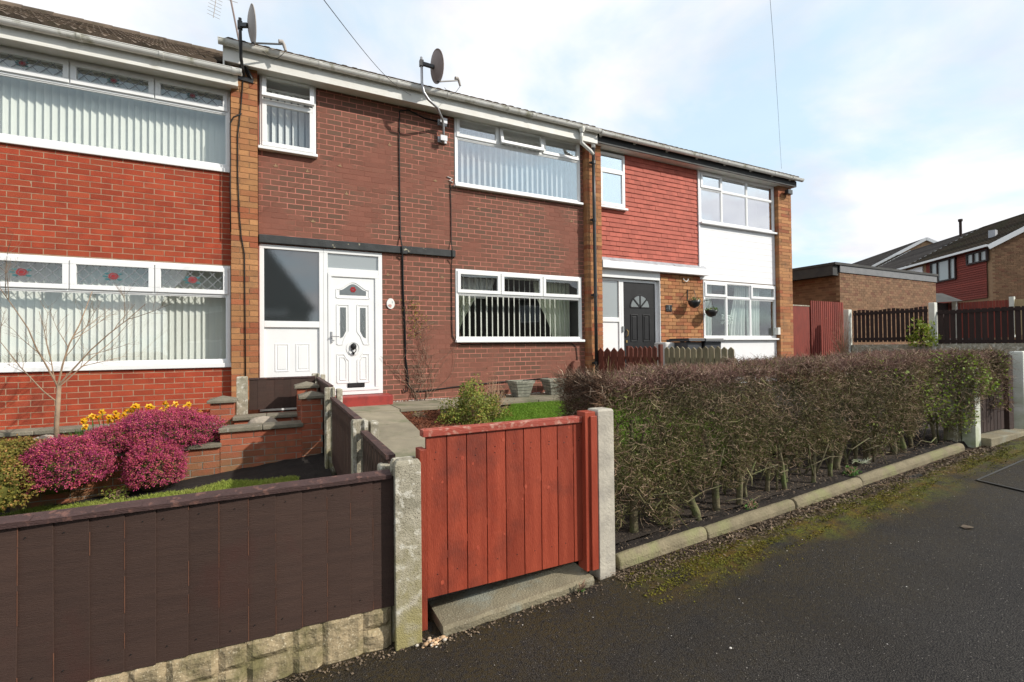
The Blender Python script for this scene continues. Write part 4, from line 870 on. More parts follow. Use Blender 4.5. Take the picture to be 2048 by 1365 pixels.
t = thing('house_sign', (7.845, YF-0.01, 2.375), 'small black number 1 sign on the buff brick beside the black door', 'house sign')
box('plate', 'black_paint', t, 7.755, 7.935, YF-0.016, YF-0.003, 2.285, 2.435, bevel=0.012)
text('1', 0.13, (7.845, YF-0.018, 2.372), 'plaque_grey', t)
b = MB(); b.box(7.775, 7.783, YF-0.018, YF-0.016, 2.357, 2.365); b.box(7.908, 7.916, YF-0.018, YF-0.016, 2.357, 2.365); b.build('screw', 'plaque_white', t)
def basket(x, z, label, seed, fl):
    q = random.Random(seed); t = thing('hanging_basket', (x, 7.70, z), label, 'hanging basket')
    MB().lathe([(0.02, -0.13), (0.09, -0.10), (0.13, -0.02), (0.14, 0.03), (0.12, 0.03), (0.02, 0.0)], (x, 7.70, z), 14).build('basket', 'black_plastic', t, smooth=True)
    b = MB(); b.bar((x, YF-0.004, z+0.27), (x, 7.70, z+0.27), 0.012, 0.012); b.bar((x, YF-0.010, z+0.05), (x, YF-0.010, z+0.30), 0.014, 0.014)
    for a in range(3): b.tube([(x+0.12*math.cos(a*2.1), 7.70+0.12*math.sin(a*2.1), z+0.03), (x, 7.70, z+0.26)], 0.003, 4)
    b.build('bracket', 'black_plastic', t)
    for m, n, r_ in (('green_leaf', 90, 0.15), (fl, 40, 0.13)):
        b = MB()
        for _ in range(n):
            a = q.uniform(0, 6.28); rr = r_*math.sqrt(q.random()); p = Vector((x+rr*math.cos(a), 7.70+rr*math.sin(a), z+0.03+q.uniform(-0.03, 0.10)*(1-rr/r_*0.6))); b.cur = q.random()
            d = Vector((q.gauss(0,1), q.gauss(0,1), q.gauss(0.4,0.6))).normalized(); e = d.orthogonal().normalized()*0.016; g = d.cross(e); b.add([p-e, p+g*0.8, p+e, p-g], [(0, 1, 2, 3)])
        b.build('foliage' if m == 'green_leaf' else 'flowers', m, t)
basket(8.42, 2.50, 'hanging basket of pale flowers on the buff brick wall, the upper left one', 5, 'plaque_pink')
basket(8.96, 2.30, 'leafy hanging basket at the corner of the lower right window', 6, 'gold_leaf')
b = MB(); b.tube([(8.28, YF-0.02, 3.05), (8.31, YF-0.03, 3.00), (8.36, YF-0.03, 2.98), (8.41, YF-0.03, 3.00), (8.44, YF-0.02, 3.05)], 0.012, 6); tag(b.build('wall_ornament', 'plaque_white', None), 'small pale bracket ornament under the white canopy beam', 'ornament')
t = thing('security_lamp', (11.83, 7.70, 5.42), 'small black security lamp high on the right end pier', 'lamp'); box('casing', 'black_plastic', t, 11.74, 11.92, 7.64, 7.74, 5.38, 5.50, bevel=0.01); box('arm', 'black_plastic', t, 11.80, 11.86, 7.741, 7.784, 5.42, 5.46)
tag(box('meter_box', 'upvc_old', None, 11.44, 11.535, YF-0.12, YF-0.02, 1.78, 1.96, bevel=0.006), 'small cream box in the corner between lower right window and end pier', 'meter box')
t = thing('wall_lamp', (5.47, 7.8, 1.05), 'dark half hidden fitting low on the brown wall by the hedge', 'wall fitting'); MB().prism([(5.20, 0.96), (5.40, 0.96), (5.40, 1.25), (5.27, 1.25), (5.22, 1.18)], YF-0.10, YF-0.003).build('cover', 'brick_brown', t, bevel=0.02)
# mortar repair spots on the brown wall
b = MB(); q = random.Random(8)
for px, py in ((551, 332), (615, 343), (680, 332), (693, 388), (779, 290), (871, 362), (957, 418), (1042, 430), (1143, 443), (776, 550), (884, 555), (626, 443)):
    d = (pt(px, py, 1.0)-Vector((0, 0, CAM_H))); k = (YF-0.004)/d.y; X_, Z_ = d.x*k, CAM_H+d.z*k
    b.prism([(X_+a_*q.uniform(.6, 1.1), Z_+c_*q.uniform(.6, 1.1)) for a_, c_ in ((-.045, 0), (-.02, -.018), (.02, -.018), (.045, 0), (.012, .008), (.006, .035), (-.006, .035), (-.012, .008))], YF-0.0045, YF-0.001)
o = b.build('mortar_spot', 'mortar_sand', HM); o['kind'] = 'stuff'

# ---------------------------------------------------------------- fast scatter builders
def frames(D):
    D = D/np.linalg.norm(D, axis=1, keepdims=True); h = np.where(np.abs(D[:, 2:3]) < 0.9, np.array([[0, 0, 1.0]]), np.array([[1.0, 0, 0]]))
    A = np.cross(D, h); A /= np.linalg.norm(A, axis=1, keepdims=True); return D, A, np.cross(D, A)
def leaves_mesh(name, P, N_, size, m, parent=None, asp=0.6, kind='stuff', rv=None):
    n = len(P); D, A, B = frames(N_); s = (size if np.ndim(size) else np.full(n, size))[:, None]
    ph = nr.uniform(0, 6.283, n)[:, None]; U = A*np.cos(ph)+B*np.sin(ph); W = np.cross(D, U)
    V = np.stack([P-U*s, P-W*s*asp+D*s*0.12, P+U*s, P+W*s*asp+D*s*0.12], 1).reshape(-1, 3)
    F_ = np.arange(n*4).reshape(n, 4); r = np.repeat(nr.rand(n) if rv is None else rv, 4); w = wloc(parent) if parent else Vector((0, 0, 0))
    o = link(name, newmesh(name, V-np.array(w), F_, r), m, parent); 
    if kind: o['kind'] = kind
    return o
def twigs_mesh(name, P, D, L, r, m, parent=None, bend=0.35, kind='stuff'):
    """two-piece bent three-sided twigs"""
    n = len(P); D, A, B = frames(D); bd = nr.normal(0, bend, (n, 3)); D2 = D+bd; D2 /= np.linalg.norm(D2, axis=1, keepdims=True)
    L = L[:, None]; r = r[:, None]; Q = [P, P+D*L*0.5, P+D*L*0.5+D2*L*0.5]; rr = [r, r*0.8, r*0.35]; V = []
    for q_, k in zip(Q, rr):
        for t in (0, 2.094, 4.189): V.append(q_+(A*math.cos(t)+B*math.sin(t))*k)
    V = np.stack(V, 1).reshape(-1, 3); base = np.arange(n)[:, None, None]*9
    f = np.array([[i*3+k, i*3+(k+1) % 3, i*3+3+(k+1) % 3, i*3+3+k] for i in range(2) for k in range(3)])[None]
    w = wloc(parent) if parent else Vector((0, 0, 0))
    o = link(name, newmesh(name, V-np.array(w), (base+f).reshape(-1, 4), np.repeat(nr.rand(n), 9)), m, parent)
    if kind: o['kind'] = kind
    return o
def blades(name, P, h, m, w=0.0035, lean=0.35, parent=None):
    n = len(P); a = nr.uniform(0, 6.283, n); U = np.stack([np.cos(a), np.sin(a), np.zeros(n)], 1)*w; l = nr.normal(0, lean, (n, 2)); h = h[:, None]
    M = P+np.concatenate([l*h*0.3, h*0.6], 1); T = P+np.concatenate([l*h, h], 1)
    V = np.stack([P-U, P+U, M+U*0.7, M-U*0.7, T], 1).reshape(-1, 3); b0 = np.arange(n)[:, None]*5
    F_ = np.concatenate([b0+np.array([[0, 1, 2, 3]]), b0+np.array([[3, 2, 4, 4]])], 0)
    # tips as triangles: build separately to stay valid
    F4 = b0+np.array([[0, 1, 2, 3]]); F3 = b0+np.array([[3, 2, 4]])
    me = bpy.data.meshes.new(name); me.vertices.add(len(V)); w_ = wloc(parent) if parent else Vector((0, 0, 0)); me.vertices.foreach_set('co', (V-np.array(w_)).astype(np.float32).ravel())
    li = np.concatenate([F4.ravel(), F3.ravel()]).astype(np.int32); me.loops.add(len(li)); me.loops.foreach_set('vertex_index', li)
    me.polygons.add(2*n); me.polygons.foreach_set('loop_start', np.concatenate([np.arange(n)*4, n*4+np.arange(n)*3]).astype(np.int32)); me.polygons.foreach_set('loop_total', np.concatenate([np.full(n, 4), np.full(n, 3)]).astype(np.int32)); me.update(calc_edges=True)
    at = me.attributes.new('rnd', 'FLOAT', 'POINT'); at.data.foreach_set('value', np.repeat(nr.rand(n), 5).astype(np.float32))
    o = link(name, me, m, parent); o['kind'] = 'stuff'; return o

# ---------------------------------------------------------------- concrete posts, fences and the gate
def cpost(x, y, z0, z1, w=0.125, d=0.105, m='concrete_post', label=None, parent=None, slot=None, top=0.0, cat='post', group=None, name='concrete_post', rot=0):
    """slotted concrete post with a weathered rounded top"""
    b = MB(); h = z1-z0; g = 0.022; s_ = 0.05; c = 0.012
    if slot == 'x': pl = [(-w/2, -d/2), (w/2, -d/2), (w/2, -s_/2), (w/2-g, -s_/2), (w/2-g, s_/2), (w/2, s_/2), (w/2, d/2), (-w/2, d/2), (-w/2, s_/2), (-w/2+g, s_/2), (-w/2+g, -s_/2), (-w/2, -s_/2)]
    elif slot == 'y': pl = [(-w/2, -d/2), (-s_/2, -d/2), (-s_/2, -d/2+g), (s_/2, -d/2+g), (s_/2, -d/2), (w/2, -d/2), (w/2, d/2), (s_/2, d/2), (s_/2, d/2-g), (-s_/2, d/2-g), (-s_/2, d/2), (-w/2, d/2)]
    else: pl = [(-w/2, -d/2), (w/2, -d/2), (w/2, d/2), (-w/2, d/2)]
    n = len(pl); V = [(x+a, y+e, z0) for a, e in pl]+[(x+a, y+e, z1-c+rnd.uniform(-.004, .004)) for a, e in pl]+[(x+a*0.86, y+e*0.86, z1+top) for a, e in pl]
    b.add(V, [tuple(range(n-1, -1, -1))]+[(j*n+i, j*n+(i+1) % n, (j+1)*n+(i+1) % n, (j+1)*n+i) for j in (0, 1) for i in range(n)]+[tuple(2*n+i for i in range(n))])
    o = b.build(name, m, parent, bevel=0.004)
    if not parent: tag(o, label, cat, group)
    elif label: o['label'] = label
    return o
# front fence, left: feather-edge boards on a rock-faced gravel board
YB = 2.479
FL = thing('board_fence', (-1.0, YB, 0), 'low dark brown board fence on rock faced base beside the pavement', 'fence')
edges = [-2.9, -2.75, -2.6, -2.45, -2.3, -2.15, -2.0, -1.87]
for px in (-230, -140, -60, 27, 100, 172, 242, 305, 370, 431, 490, 545, 598, 648, 695, 740, 783):
    d = FW+RT*((px-1024)/F_PX)+UP*((682.5-1000)/F_PX); edges.append(d.x*YB/d.y)
edges = sorted(e for e in edges if e < 0.535); 
for i in range(len(edges)-1):
    xa, xb = edges[i], edges[i+1]+0.012; zt = 0.862+0.001*rnd.random(); zb = 0.205+rnd.uniform(-0.004, 0.004); b = MB()
    y0 = YB+0.004; sk = rnd.uniform(-0.002, 0.002)
    V = [(xa, y0-0.001, zb), (xb+sk, y0-0.009, zb), (xb+sk, y0+0.012, zb), (xa, y0+0.012, zb), (xa, y0-0.001, zt), (xb-sk, y0-0.009, zt), (xb-sk, y0+0.012, zt), (xa, y0+0.012, zt)]
    b.add(V, [(0,3,2,1),(4,5,6,7),(0,1,5,4),(1,2,6,5),(2,3,7,6),(3,0,4,7)]); b.build('board', 'fence_brown', FL, bevel=0.0015)
b = MB(); n = 40
for i in range(n):
    xa, xb = -2.9+(3.43)*i/n, -2.9+3.43*(i+1)/n; dz = [0.003*math.sin(k*1.7)+rnd.uniform(-.0012, .0012) for k in (i, i+1)]
    b.add([(xa, YB-0.020, 0.858), (xb, YB-0.020, 0.858), (xb, YB+0.035, 0.858), (xa, YB+0.035, 0.858), (xa, YB-0.022, 0.878+dz[0]), (xb, YB-0.022, 0.878+dz[0]*.5+dz[1]*.5), (xb, YB+0.033, 0.894), (xa, YB+0.033, 0.894)], [(0,3,2,1),(4,5,6,7),(0,1,5,4),(2,3,7,6)])
b.build('capping_rail', 'fence_brown_rail', FL)
b = MB(); b.box(-2.9, 0.53, YB+0.0165, YB+0.055, 0.28, 0.34); b.box(-2.9, 0.53, YB+0.0165, YB+0.055, 0.74, 0.80); b.build('back_rail', 'fence_brown', FL)
wb = MB(); q = random.Random(41)  # broken strips of edge wear; their orange brown also paints the sunlit seam highlights
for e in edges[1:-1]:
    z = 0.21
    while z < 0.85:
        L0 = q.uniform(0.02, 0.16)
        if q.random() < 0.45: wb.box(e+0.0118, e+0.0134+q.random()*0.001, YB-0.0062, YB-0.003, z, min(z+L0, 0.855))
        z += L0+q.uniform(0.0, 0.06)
o = wb.build('worn_lit_edge', 'worn_lit_wood', FL); o['kind'] = 'stuff'
nb = MB()
for i in range(len(edges)-1):
    for z in (0.81, 0.27):
        x = (edges[i]+edges[i+1])/2+rnd.uniform(-.02, .02); nb.tube([(x, YB-0.0045, z), (x, YB+0.004, z)], 0.0024, 6)
o = nb.build('nail', 'wire_black', FL); o['kind'] = 'stuff'
# rock faces of the gravel board
def rock_face(parent, x0, x1, z0, z1, y, seed, m='stone_face', name='stone', depth=0.028):
    q = random.Random(seed); nx, nz = max(3, int((x1-x0)/0.022)), max(3, int((z1-z0)/0.022)); V = []
    f = [(q.uniform(8, 45), q.uniform(8, 60), q.uniform(0, 6), q.uniform(0.1, 1)) for _ in range(5)]
    for j in range(nz+1):
        for i in range(nx+1):
            u, v = i/nx, j/nz; ed = min(u, 1-u)*(x1-x0), min(v, 1-v)*(z1-z0); e = min(1, min(ed)/0.022)**0.6
            X_, Z_ = x0+(x1-x0)*u, z0+(z1-z0)*v; h = sum(a*math.sin(X_*fx+Z_*fz*0.7+p) for fx, fz, p, a in f)/4
            V.append((X_+q.uniform(-.002, .002), y-e*(depth*0.50+depth*0.55*h+q.uniform(-.002, .002)), Z_))
    Fc = [(j*(nx+1)+i, j*(nx+1)+i+1, (j+1)*(nx+1)+i+1, (j+1)*(nx+1)+i) for j in range(nz) for i in range(nx)]
    n0 = len(V); bor = [i for i in range(nx+1)]+[j*(nx+1)+nx for j in range(1, nz+1)]+[nz*(nx+1)+i for i in range(nx-1, -1, -1)]+[j*(nx+1) for j in range(nz-1, 0, -1)]
    V += [(V[k][0], y+0.01, V[k][2]) for k in bor]; L_ = len(bor)
    Fc += [(bor[(k+1) % L_], bor[k], n0+k, n0+(k+1) % L_) for k in range(L_)]
    w = wloc(parent); me = newmesh(name, [(a-w.x, b_-w.y, c-w.z) for a, b_, c in V], Fc, smooth=False); return link(name, me, m, parent)
box('gravel_board', 'stone_face', FL, -2.9, 0.53, YB+0.012, YB+0.05, -0.30, 0.216)
xs = -2.86; k = 0; q = random.Random(21)
while xs < 0.52:
    w_ = min(q.choice((0.13, 0.19, 0.24, 0.11, 0.17)), 0.528-xs)
    if w_ > 0.05:
        split = q.choice((0.0, 0.55, 0.45, 0.5))
        zb, zt = -0.06, 0.212
        if split: zm = zb+(zt-zb)*(split+0.05); rock_face(FL, xs+0.002, xs+w_-0.002, zb, zm-0.002, YB+0.011, k); rock_face(FL, xs+0.002, xs+w_-0.002, zm+0.002, zt, YB+0.011, k+50)
        else: rock_face(FL, xs+0.002, xs+w_-0.002, zb, zt, YB+0.011, k)
    xs += w_; k += 1
cpost(0.606, YB, -0.25, 0.937, w=0.135, d=0.115, label='weathered mossy concrete post between the brown fence and the red gate', slot='x', top=0.01)
# the little slotted stub of the return fence behind it
cpost(0.545, YB+0.13, 0.0, 0.90, w=0.10, d=0.10, label='second concrete post just behind the mossy one at the corner of the brown fence', slot='y')
# red gate
G = thing('garden_gate', (1.2, YB, 0.15), 'red painted garden gate of upright boards with a pale worn top rail', 'gate')
ge = []
for px in (851.6, 893.4, 933, 973, 1011, 1047.2, 1081.5, 1114.5, 1146.2, 1172):
    d = FW+RT*((px-1024)/F_PX)+UP*((682.5-950)/F_PX); ge.append(d.x*YB/d.y)
for i in range(9):
    xa, xb = ge[i]+0.0025, ge[i+1]-0.0025; zb = 0.196-0.002*rnd.random()
    b = MB(); b.prism([(xa, zb), (xb, zb), (xb, 1.048), (xa, 1.048)], YB-0.005, YB+0.012); b.prism([(xa-0.0025, zb), (xa, zb), (xa, 1.046), (xa-0.0025, 1.046)], YB+0.003, YB+0.010)
    o = b.build('board', 'gate_red', G, bevel=0.0025)
b = MB(); b.box(ge[0]-0.02, ge[-1]-0.035, YB-0.020, YB+0.045, 1.050, 1.088); b.build('top_rail', 'gate_red_rail', G, bevel=0.004)
b = MB(); b.box(ge[0], ge[-1]-0.03, YB+0.013, YB+0.05, 0.90, 0.98); b.box(ge[0], ge[-1]-0.03, YB+0.013, YB+0.05, 0.28, 0.36); b.bar((ge[0]+0.05, YB+0.032, 0.37), (ge[-1]-0.08, YB+0.032, 0.89), 0.036, 0.07, up=(0, 1, 0)); b.build('brace', 'gate_red', G)
kn = MB(); q = random.Random(4)
for px, py in ((864, 957), (884, 964), (924, 916), (945, 927), (1006, 880), (1017, 996), (1044, 998), (1051, 973), (1096, 975), (1008, 1068), (955, 1095), (1137, 855), (1090, 1080), (884, 1165)):
    d = FW+RT*((px-1024)/F_PX)+UP*((682.5-py)/F_PX); kx, kz = d.x*YB/d.y, CAM_H+d.z*YB/d.y; r_ = q.uniform(0.006, 0.011)
    kn.prism([(kx+r_*math.cos(a)*q.uniform(.8, 1.1), kz+1.25*r_*math.sin(a)*q.uniform(.8, 1.1)) for a in [2*math.pi*j/9 for j in range(9)]], YB-0.0060, YB-0.0040)
o = kn.build('knot', 'knot', G); o['kind'] = 'stuff'
nb = MB()
for i in range(9):
    for z in (0.96, 0.93, 0.32):
        x = (ge[i]+ge[i+1])/2+rnd.uniform(-.012, .012); nb.tube([(x, YB-0.0065, z+rnd.uniform(-.01, .01)), (x, YB+0.004, z)], 0.003, 6)
o = nb.build('nail', 'wire_black', G); o['kind'] = 'stuff'
b = MB(); b.box(0.680, 0.716, YB-0.012, YB+0.075, 0.035, 0.985); tag(b.build('timber_post', 'gate_red', None, bevel=0.003), 'narrow red timber gate post beside the mossy concrete post', 'gate post')
b = MB(); b.v = []; b.box(1.712, 1.790, YB-0.045, YB+0.045, 0.135, 1.115); b.box(1.745, 1.792, YB-0.060, YB-0.0455, 0.14, 1.09); tag(b.build('timber_post', 'gate_red', None, bevel=0.003), 'thick red timber post at the hedge side of the gate', 'gate post')
cpost(1.866, YB+0.005, 0.0, 1.125, w=0.122, d=0.115, m='concrete_clean', label='tall pale concrete post between red gate and hedge')
# threshold slab
th = MB(); n = 18; P0 = [(0.795, 2.415), (1.74, 2.395)]; V = []
for i in range(n+1):
    u = i/n; x = 0.78+0.96*u; zt = 0.060+0.05*u; V += [(x, 2.405+0.006*math.sin(i*2.1), 0.00+0.05*u-0.05), (x+0.0, 2.400+0.005*math.sin(i*1.7), zt-0.014), (x+0.004, 2.418+0.004*math.sin(i*1.3), zt), (x, 2.80, zt+0.01), (x, 2.80, 0)]
Fc = [(5*i+k, 5*i+5+k, 5*i+6+k, 5*i+1+k) for i in range(n) for k in range(4)]+[(0, 1, 2, 3, 4), (5*n+4, 5*n+3, 5*n+2, 5*n+1, 5*n)]
th.add(V, Fc); tag(th.build('threshold_slab', 'concrete_step', None), 'worn concrete threshold slab under the red gate', 'slab')

# side fence running back to the house: three posts, two panels of upright pales
def pale_panel(t, x, ya, yb, zt0, zt1, zb0, zb1, m='fence_brown', rail='fence_brown_rail', pitch=0.095, w=0.085, side=-1):
    n = int(abs(yb-ya)/pitch)
    for i in range(n):
        u0, u1 = (i*pitch+0.004)/abs(yb-ya), (i*pitch+w)/abs(yb-ya); y0, y1 = ya+(yb-ya)*u0, ya+(yb-ya)*u1; z = lambda a, c, u: a+(c-a)*u
        b = MB(); V = []
        for xx in (x, x+0.014): V += [(xx, y0, z(zb0, zb1, u0)), (xx, y1, z(zb0, zb1, u1)), (xx, y1, z(zt0, zt1, u1)-0.004), (xx, y0, z(zt0, zt1, u0)-0.004)]
        b.add(V, [(0, 1, 2, 3), (7, 6, 5, 4), (0, 4, 5, 1), (1, 5, 6, 2), (2, 6, 7, 3), (3, 7, 4, 0)]); b.build('board', m, t)
    b = MB(); b.bar((x+0.012, ya, zt0+0.006), (x+0.012, yb, zt1+0.006), 0.05, 0.024); b.build('capping_rail', rail, t)
    b = MB()
    for dz in (0.12, -0.0): 
        if dz: b.bar((x+0.032, ya, zt0-dz), (x+0.032, yb, zt1-dz), 0.035, 0.05); b.bar((x+0.032, ya, zb0+dz), (x+0.032, yb, zb1+dz), 0.035, 0.05)
    b.build('back_rail', m, t)
SF = thing('side_fence', (0.55, 5.0, 0.1), 'dark brown fence with concrete posts running from the street up to the front door', 'fence')
pale_panel(SF, 0.545, 2.60, 3.47, 0.93, 0.93, 0.25, 0.28); pale_panel(SF, 0.545, 3.58, 5.52, 0.985, 0.985, 0.22, 0.30); pale_panel(SF, 0.545, 5.66, 7.55, 1.10, 1.10, 0.45, 0.52)
for y, z0, z1 in ((3.52, 0.05, 1.02), (5.58, 0.05, 1.105), (7.60, 0.3, 1.17)): 
    cpost(0.535, y, z0, z1, w=0.105, d=0.10, parent=SF, slot='y', name='post')
    cpost(0.635, y+0.01, z0, z1-0.02, w=0.06, d=0.10, parent=SF, slot=None, name='post_spur')
PB = thing('board_fence', (0.1, 7.42, 0.7), 'short dark brown fence panel across in front of the white side screen', 'fence')
for i in range(8):
    x0 = -0.32+i*0.104; b = MB(); b.box(x0, x0+0.106, 7.41-0.003*(i % 2), 7.425+0.002*(i % 2), 0.705, 1.118); b.build('board', 'fence_brown', PB)
b = MB(); b.box(-0.325, 0.52, 7.398, 7.44, 1.1185, 1.142); b.build('capping_rail', 'fence_brown_rail', PB)
cpost(-0.40, 7.36, 0.55, 1.17, w=0.13, d=0.10, label='short grey concrete post in front of the left buff pier', slot='x')

# ---------------------------------------------------------------- left garden: low walls, pillars, plants
def brick_wall(name, label, cat, x0, x1, y0, y1, z0, z1, cop=None, cap=False, gauge=0.0755, group=None):
    t = thing(name, ((x0+x1)/2, (y0+y1)/2, z0), label, cat, group); box('mortar_core', 'mortar_grey', t, x0+0.004, x1-0.004, y0+0.005, y1-0.005, z0, z1-0.003)
    it = []; k = 0; z = z1-gauge*math.ceil((z1-z0)/gauge)
    while z < z1-0.03:
        x = x0-0.225+(0.1125 if k % 2 else 0)
        while x < x1:
            a, c = max(x, x0), min(x+0.215, x1)
            if c-a > 0.03: it.append((a, c, z+0.004, z+gauge-0.006, y0+rnd.uniform(-.002, .002), min(y1-y0, 0.105), 'brick_garden'))
            x += 0.225
        z += gauge; k += 1
    put_bricks(t, it)
    # end faces
    b = MB(); zz_ = z1-gauge*math.ceil((z1-z0)/gauge)
    while zz_ < z1-0.03: 
        b.cur = rnd.random(); b.box(x0-0.001, x0+0.05, y0+0.108, y1, zz_+0.004, zz_+gauge-0.006); b.box(x1-0.05, x1+0.001, y0+0.108, y1, zz_+0.004, zz_+gauge-0.006); zz_ += gauge
    if y1-y0 > 0.14: b.build('end_bricks', 'brick_garden', t)['kind'] = 'stuff'
    if cop:
        n = max(1, round((x1-x0)/0.45))
        for i in range(n):
            xa, xb = x0-0.02+(x1-x0+0.04)*i/n, x0-0.02+(x1-x0+0.04)*(i+1)/n; box('coping_stone', 'coping', t, xa+0.002, xb-0.002, y0-0.035, y1+0.035, z1, z1+0.05+rnd.uniform(-.002, .002), bevel=0.010)
    if cap:
        b = MB(); e = 0.035; xa, xb, ya, yb = x0-e, x1+e, y0-e, y1+e; cx, cy = (x0+x1)/2, (y0+y1)/2
        b.add([(xa, ya, z1), (xb, ya, z1), (xb, yb, z1), (xa, yb, z1), (xa, ya, z1+0.035), (xb, ya, z1+0.035), (xb, yb, z1+0.035), (xa, yb, z1+0.035), (cx, cy, z1+0.085)], [(0,3,2,1),(0,1,5,4),(1,2,6,5),(2,3,7,6),(3,0,4,7),(4,5,8),(5,6,8),(6,7,8),(7,4,8)]); b.build('cap', 'coping', t, bevel=0.006)
    return t
brick_wall('garden_wall', 'low red brick retaining wall with mossy coping beside the corner pillar', 'wall', -0.56, 0.285, 6.30, 6.52, 0.0, 0.590, cop=True)
brick_wall('garden_wall', 'lower step of the red brick retaining wall half covered by heather', 'wall', -2.30, -0.565, 6.30, 6.52, -0.2, 0.430, cop=True)
brick_wall('brick_pillar', 'red brick pillar with pointed cap at the right end of the retaining wall', 'pillar', 0.285, 0.52, 6.285, 6.535, 0.15, 0.925, cap=True)
brick_wall('brick_pillar', 'red brick pillar with pointed cap half hidden behind the corner pillar', 'pillar', 0.262, 0.50, 6.95, 7.19, 0.3, 1.005, cap=True)
brick_wall('brick_pillar', 'short red brick pillar with pointed cap in front of the red house', 'pillar', -0.735, -0.48, 7.06, 7.30, 0.3, 0.855, cap=True)
brick_wall('garden_wall', 'low red wall with coping behind the dark planting bed', 'wall', -0.47, 0.255, 7.00, 7.20, 0.3, 0.625, cop=True)
brick_wall('path_edging', 'long concrete capped ledge along the foot of the red brick house', 'ledge', -4.2, -0.76, 7.36, 7.58, 0.2, 0.575, cop=True)
# raised bed soil behind the retaining wall
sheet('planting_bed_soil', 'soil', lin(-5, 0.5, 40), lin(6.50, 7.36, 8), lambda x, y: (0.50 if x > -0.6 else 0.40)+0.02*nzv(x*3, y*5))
sheet('house_path', 'slab', lin(-4.9, 0.48, 8), [7.56, 7.899], lambda x, y: 0.585)
def rock(loc, r, label, m='rock', seed=1):
    b = MB(); V, Fc = blob(loc, r, 3, 0.35, seed); b.add(V, Fc); q = random.Random(seed); b.v = [(v[0]+q.uniform(-.004, .004), v[1]+q.uniform(-.004, .004), v[2]+q.uniform(-.004, .004)) for v in b.v]
    return tag(b.build('rock', m, None), label, 'rock')
rock((-0.72, 6.66, 0.56), (0.09, 0.10, 0.13), 'slate grey rock at the right end of the heather', 'rock_slate', 2)
rock((-0.15, 6.72, 0.56), (0.16, 0.10, 0.10), 'flat speckled rock in the dark bed behind the coping', 'rock', 3)
rock((-2.22, 6.95, 0.50), (0.18, 0.12, 0.11), 'pale sandy boulder at the foot of the bare young tree', 'rock', 5)
rock((-2.47, 6.98, 0.47), (0.13, 0.09, 0.08), 'smaller pale stone leaning against the sandy boulder', 'rock', 9)

def heather(c, r, label, seed, n=9000, drape=0.0, fl='heather_pink', cat='heather', grp='pink heathers in the left garden', core='heather_core', green='heather_green', size=0.0068, ng=2600, name='heather'):
    q = np.random.RandomState(seed); t = thing(name, (c[0], c[1], c[2]-r[2]*0.5), label, cat, grp)
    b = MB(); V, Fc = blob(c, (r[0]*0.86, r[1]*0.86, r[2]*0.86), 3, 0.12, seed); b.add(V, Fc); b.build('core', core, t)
    def pts(n_, k0, k1):
        D = q.normal(size=(n_, 3)); D /= np.linalg.norm(D, axis=1, keepdims=True); D[:, 2] = np.where(D[:, 2] < -0.45, -D[:, 2], D[:, 2])
        bump = 1+0.055*np.sin(D[:, 0]*9+seed)+0.055*np.sin(D[:, 1]*11+D[:, 2]*8+seed*2)+0.05*np.sin(D[:, 0]*23+D[:, 2]*19)+0.03*np.sin(D[:, 1]*37+D[:, 0]*31)
        k = (q.uniform(k0, k1, n_)*bump)[:, None]; v = np.sin(D[:, 0]*13+seed)+np.sin(D[:, 1]*17+seed*3)+np.sin(D[:, 2]*21+D[:, 0]*7)+q.normal(0, .5, n_)
        if k1 > 1: D, k = D[v > -1.5], k[v > -1.5]
        return np.array(c)+D*np.array(r)*k, D
    P, D = pts(ng, 0.84, 0.99); leaves_mesh('foliage', P, D+q.normal(0, 0.6, D.shape), 0.013, green, t, 0.45)
    # flower spikes: small groups of florets
    P, D = pts(n//5, 0.90, 1.06); U = D+q.normal(0, 0.45, D.shape)+np.array([0, 0, 0.5]); U /= np.linalg.norm(U, axis=1, keepdims=True)
    PP, DD = [], []
    for i in range(6):
        jit = q.normal(0, 0.006, P.shape); PP.append(P+U*(0.010*i-0.02)+jit); DD.append(q.normal(size=P.shape)+U*0.4)
    leaves_mesh('blossom', np.concatenate(PP), np.concatenate(DD), size, fl, t, 0.75, rv=np.tile(q.rand(len(P)), 6)*0.5+q.rand(len(P)*6)*0.5)
    return t
heather((-1.80, 5.98, 0.41), (0.33, 0.34, 0.265), 'big pink heather spilling over the grass at the left', 11, 26000)
heather((-1.48, 6.36, 0.58), (0.30, 0.24, 0.145), 'pink heather mound in the middle behind the exposed coping', 14, 15000)
heather((-1.09, 6.46, 0.60), (0.50, 0.36, 0.245), 'widest pink heather mound below the daffodils', 12, 32000)
heather((-1.12, 6.08, 0.30), (0.245, 0.22, 0.28), 'pink heather hanging down over the brick retaining wall', 13, 20000)
heather((-2.40, 5.62, 0.36), (0.46, 0.36, 0.36), 'golden green heather at the left edge of the picture', 17, 9000, fl='gold_leaf', grp=None, core='heather_green', cat='shrub', size=0.011, name='golden_heather')
heather((-2.25, 6.15, 0.52), (0.34, 0.25, 0.16), 'low orange green heather below the sandy boulder', 18, 6000, fl='gold_leaf', grp=None, core='heather_green', cat='shrub', size=0.010, name='golden_heather')
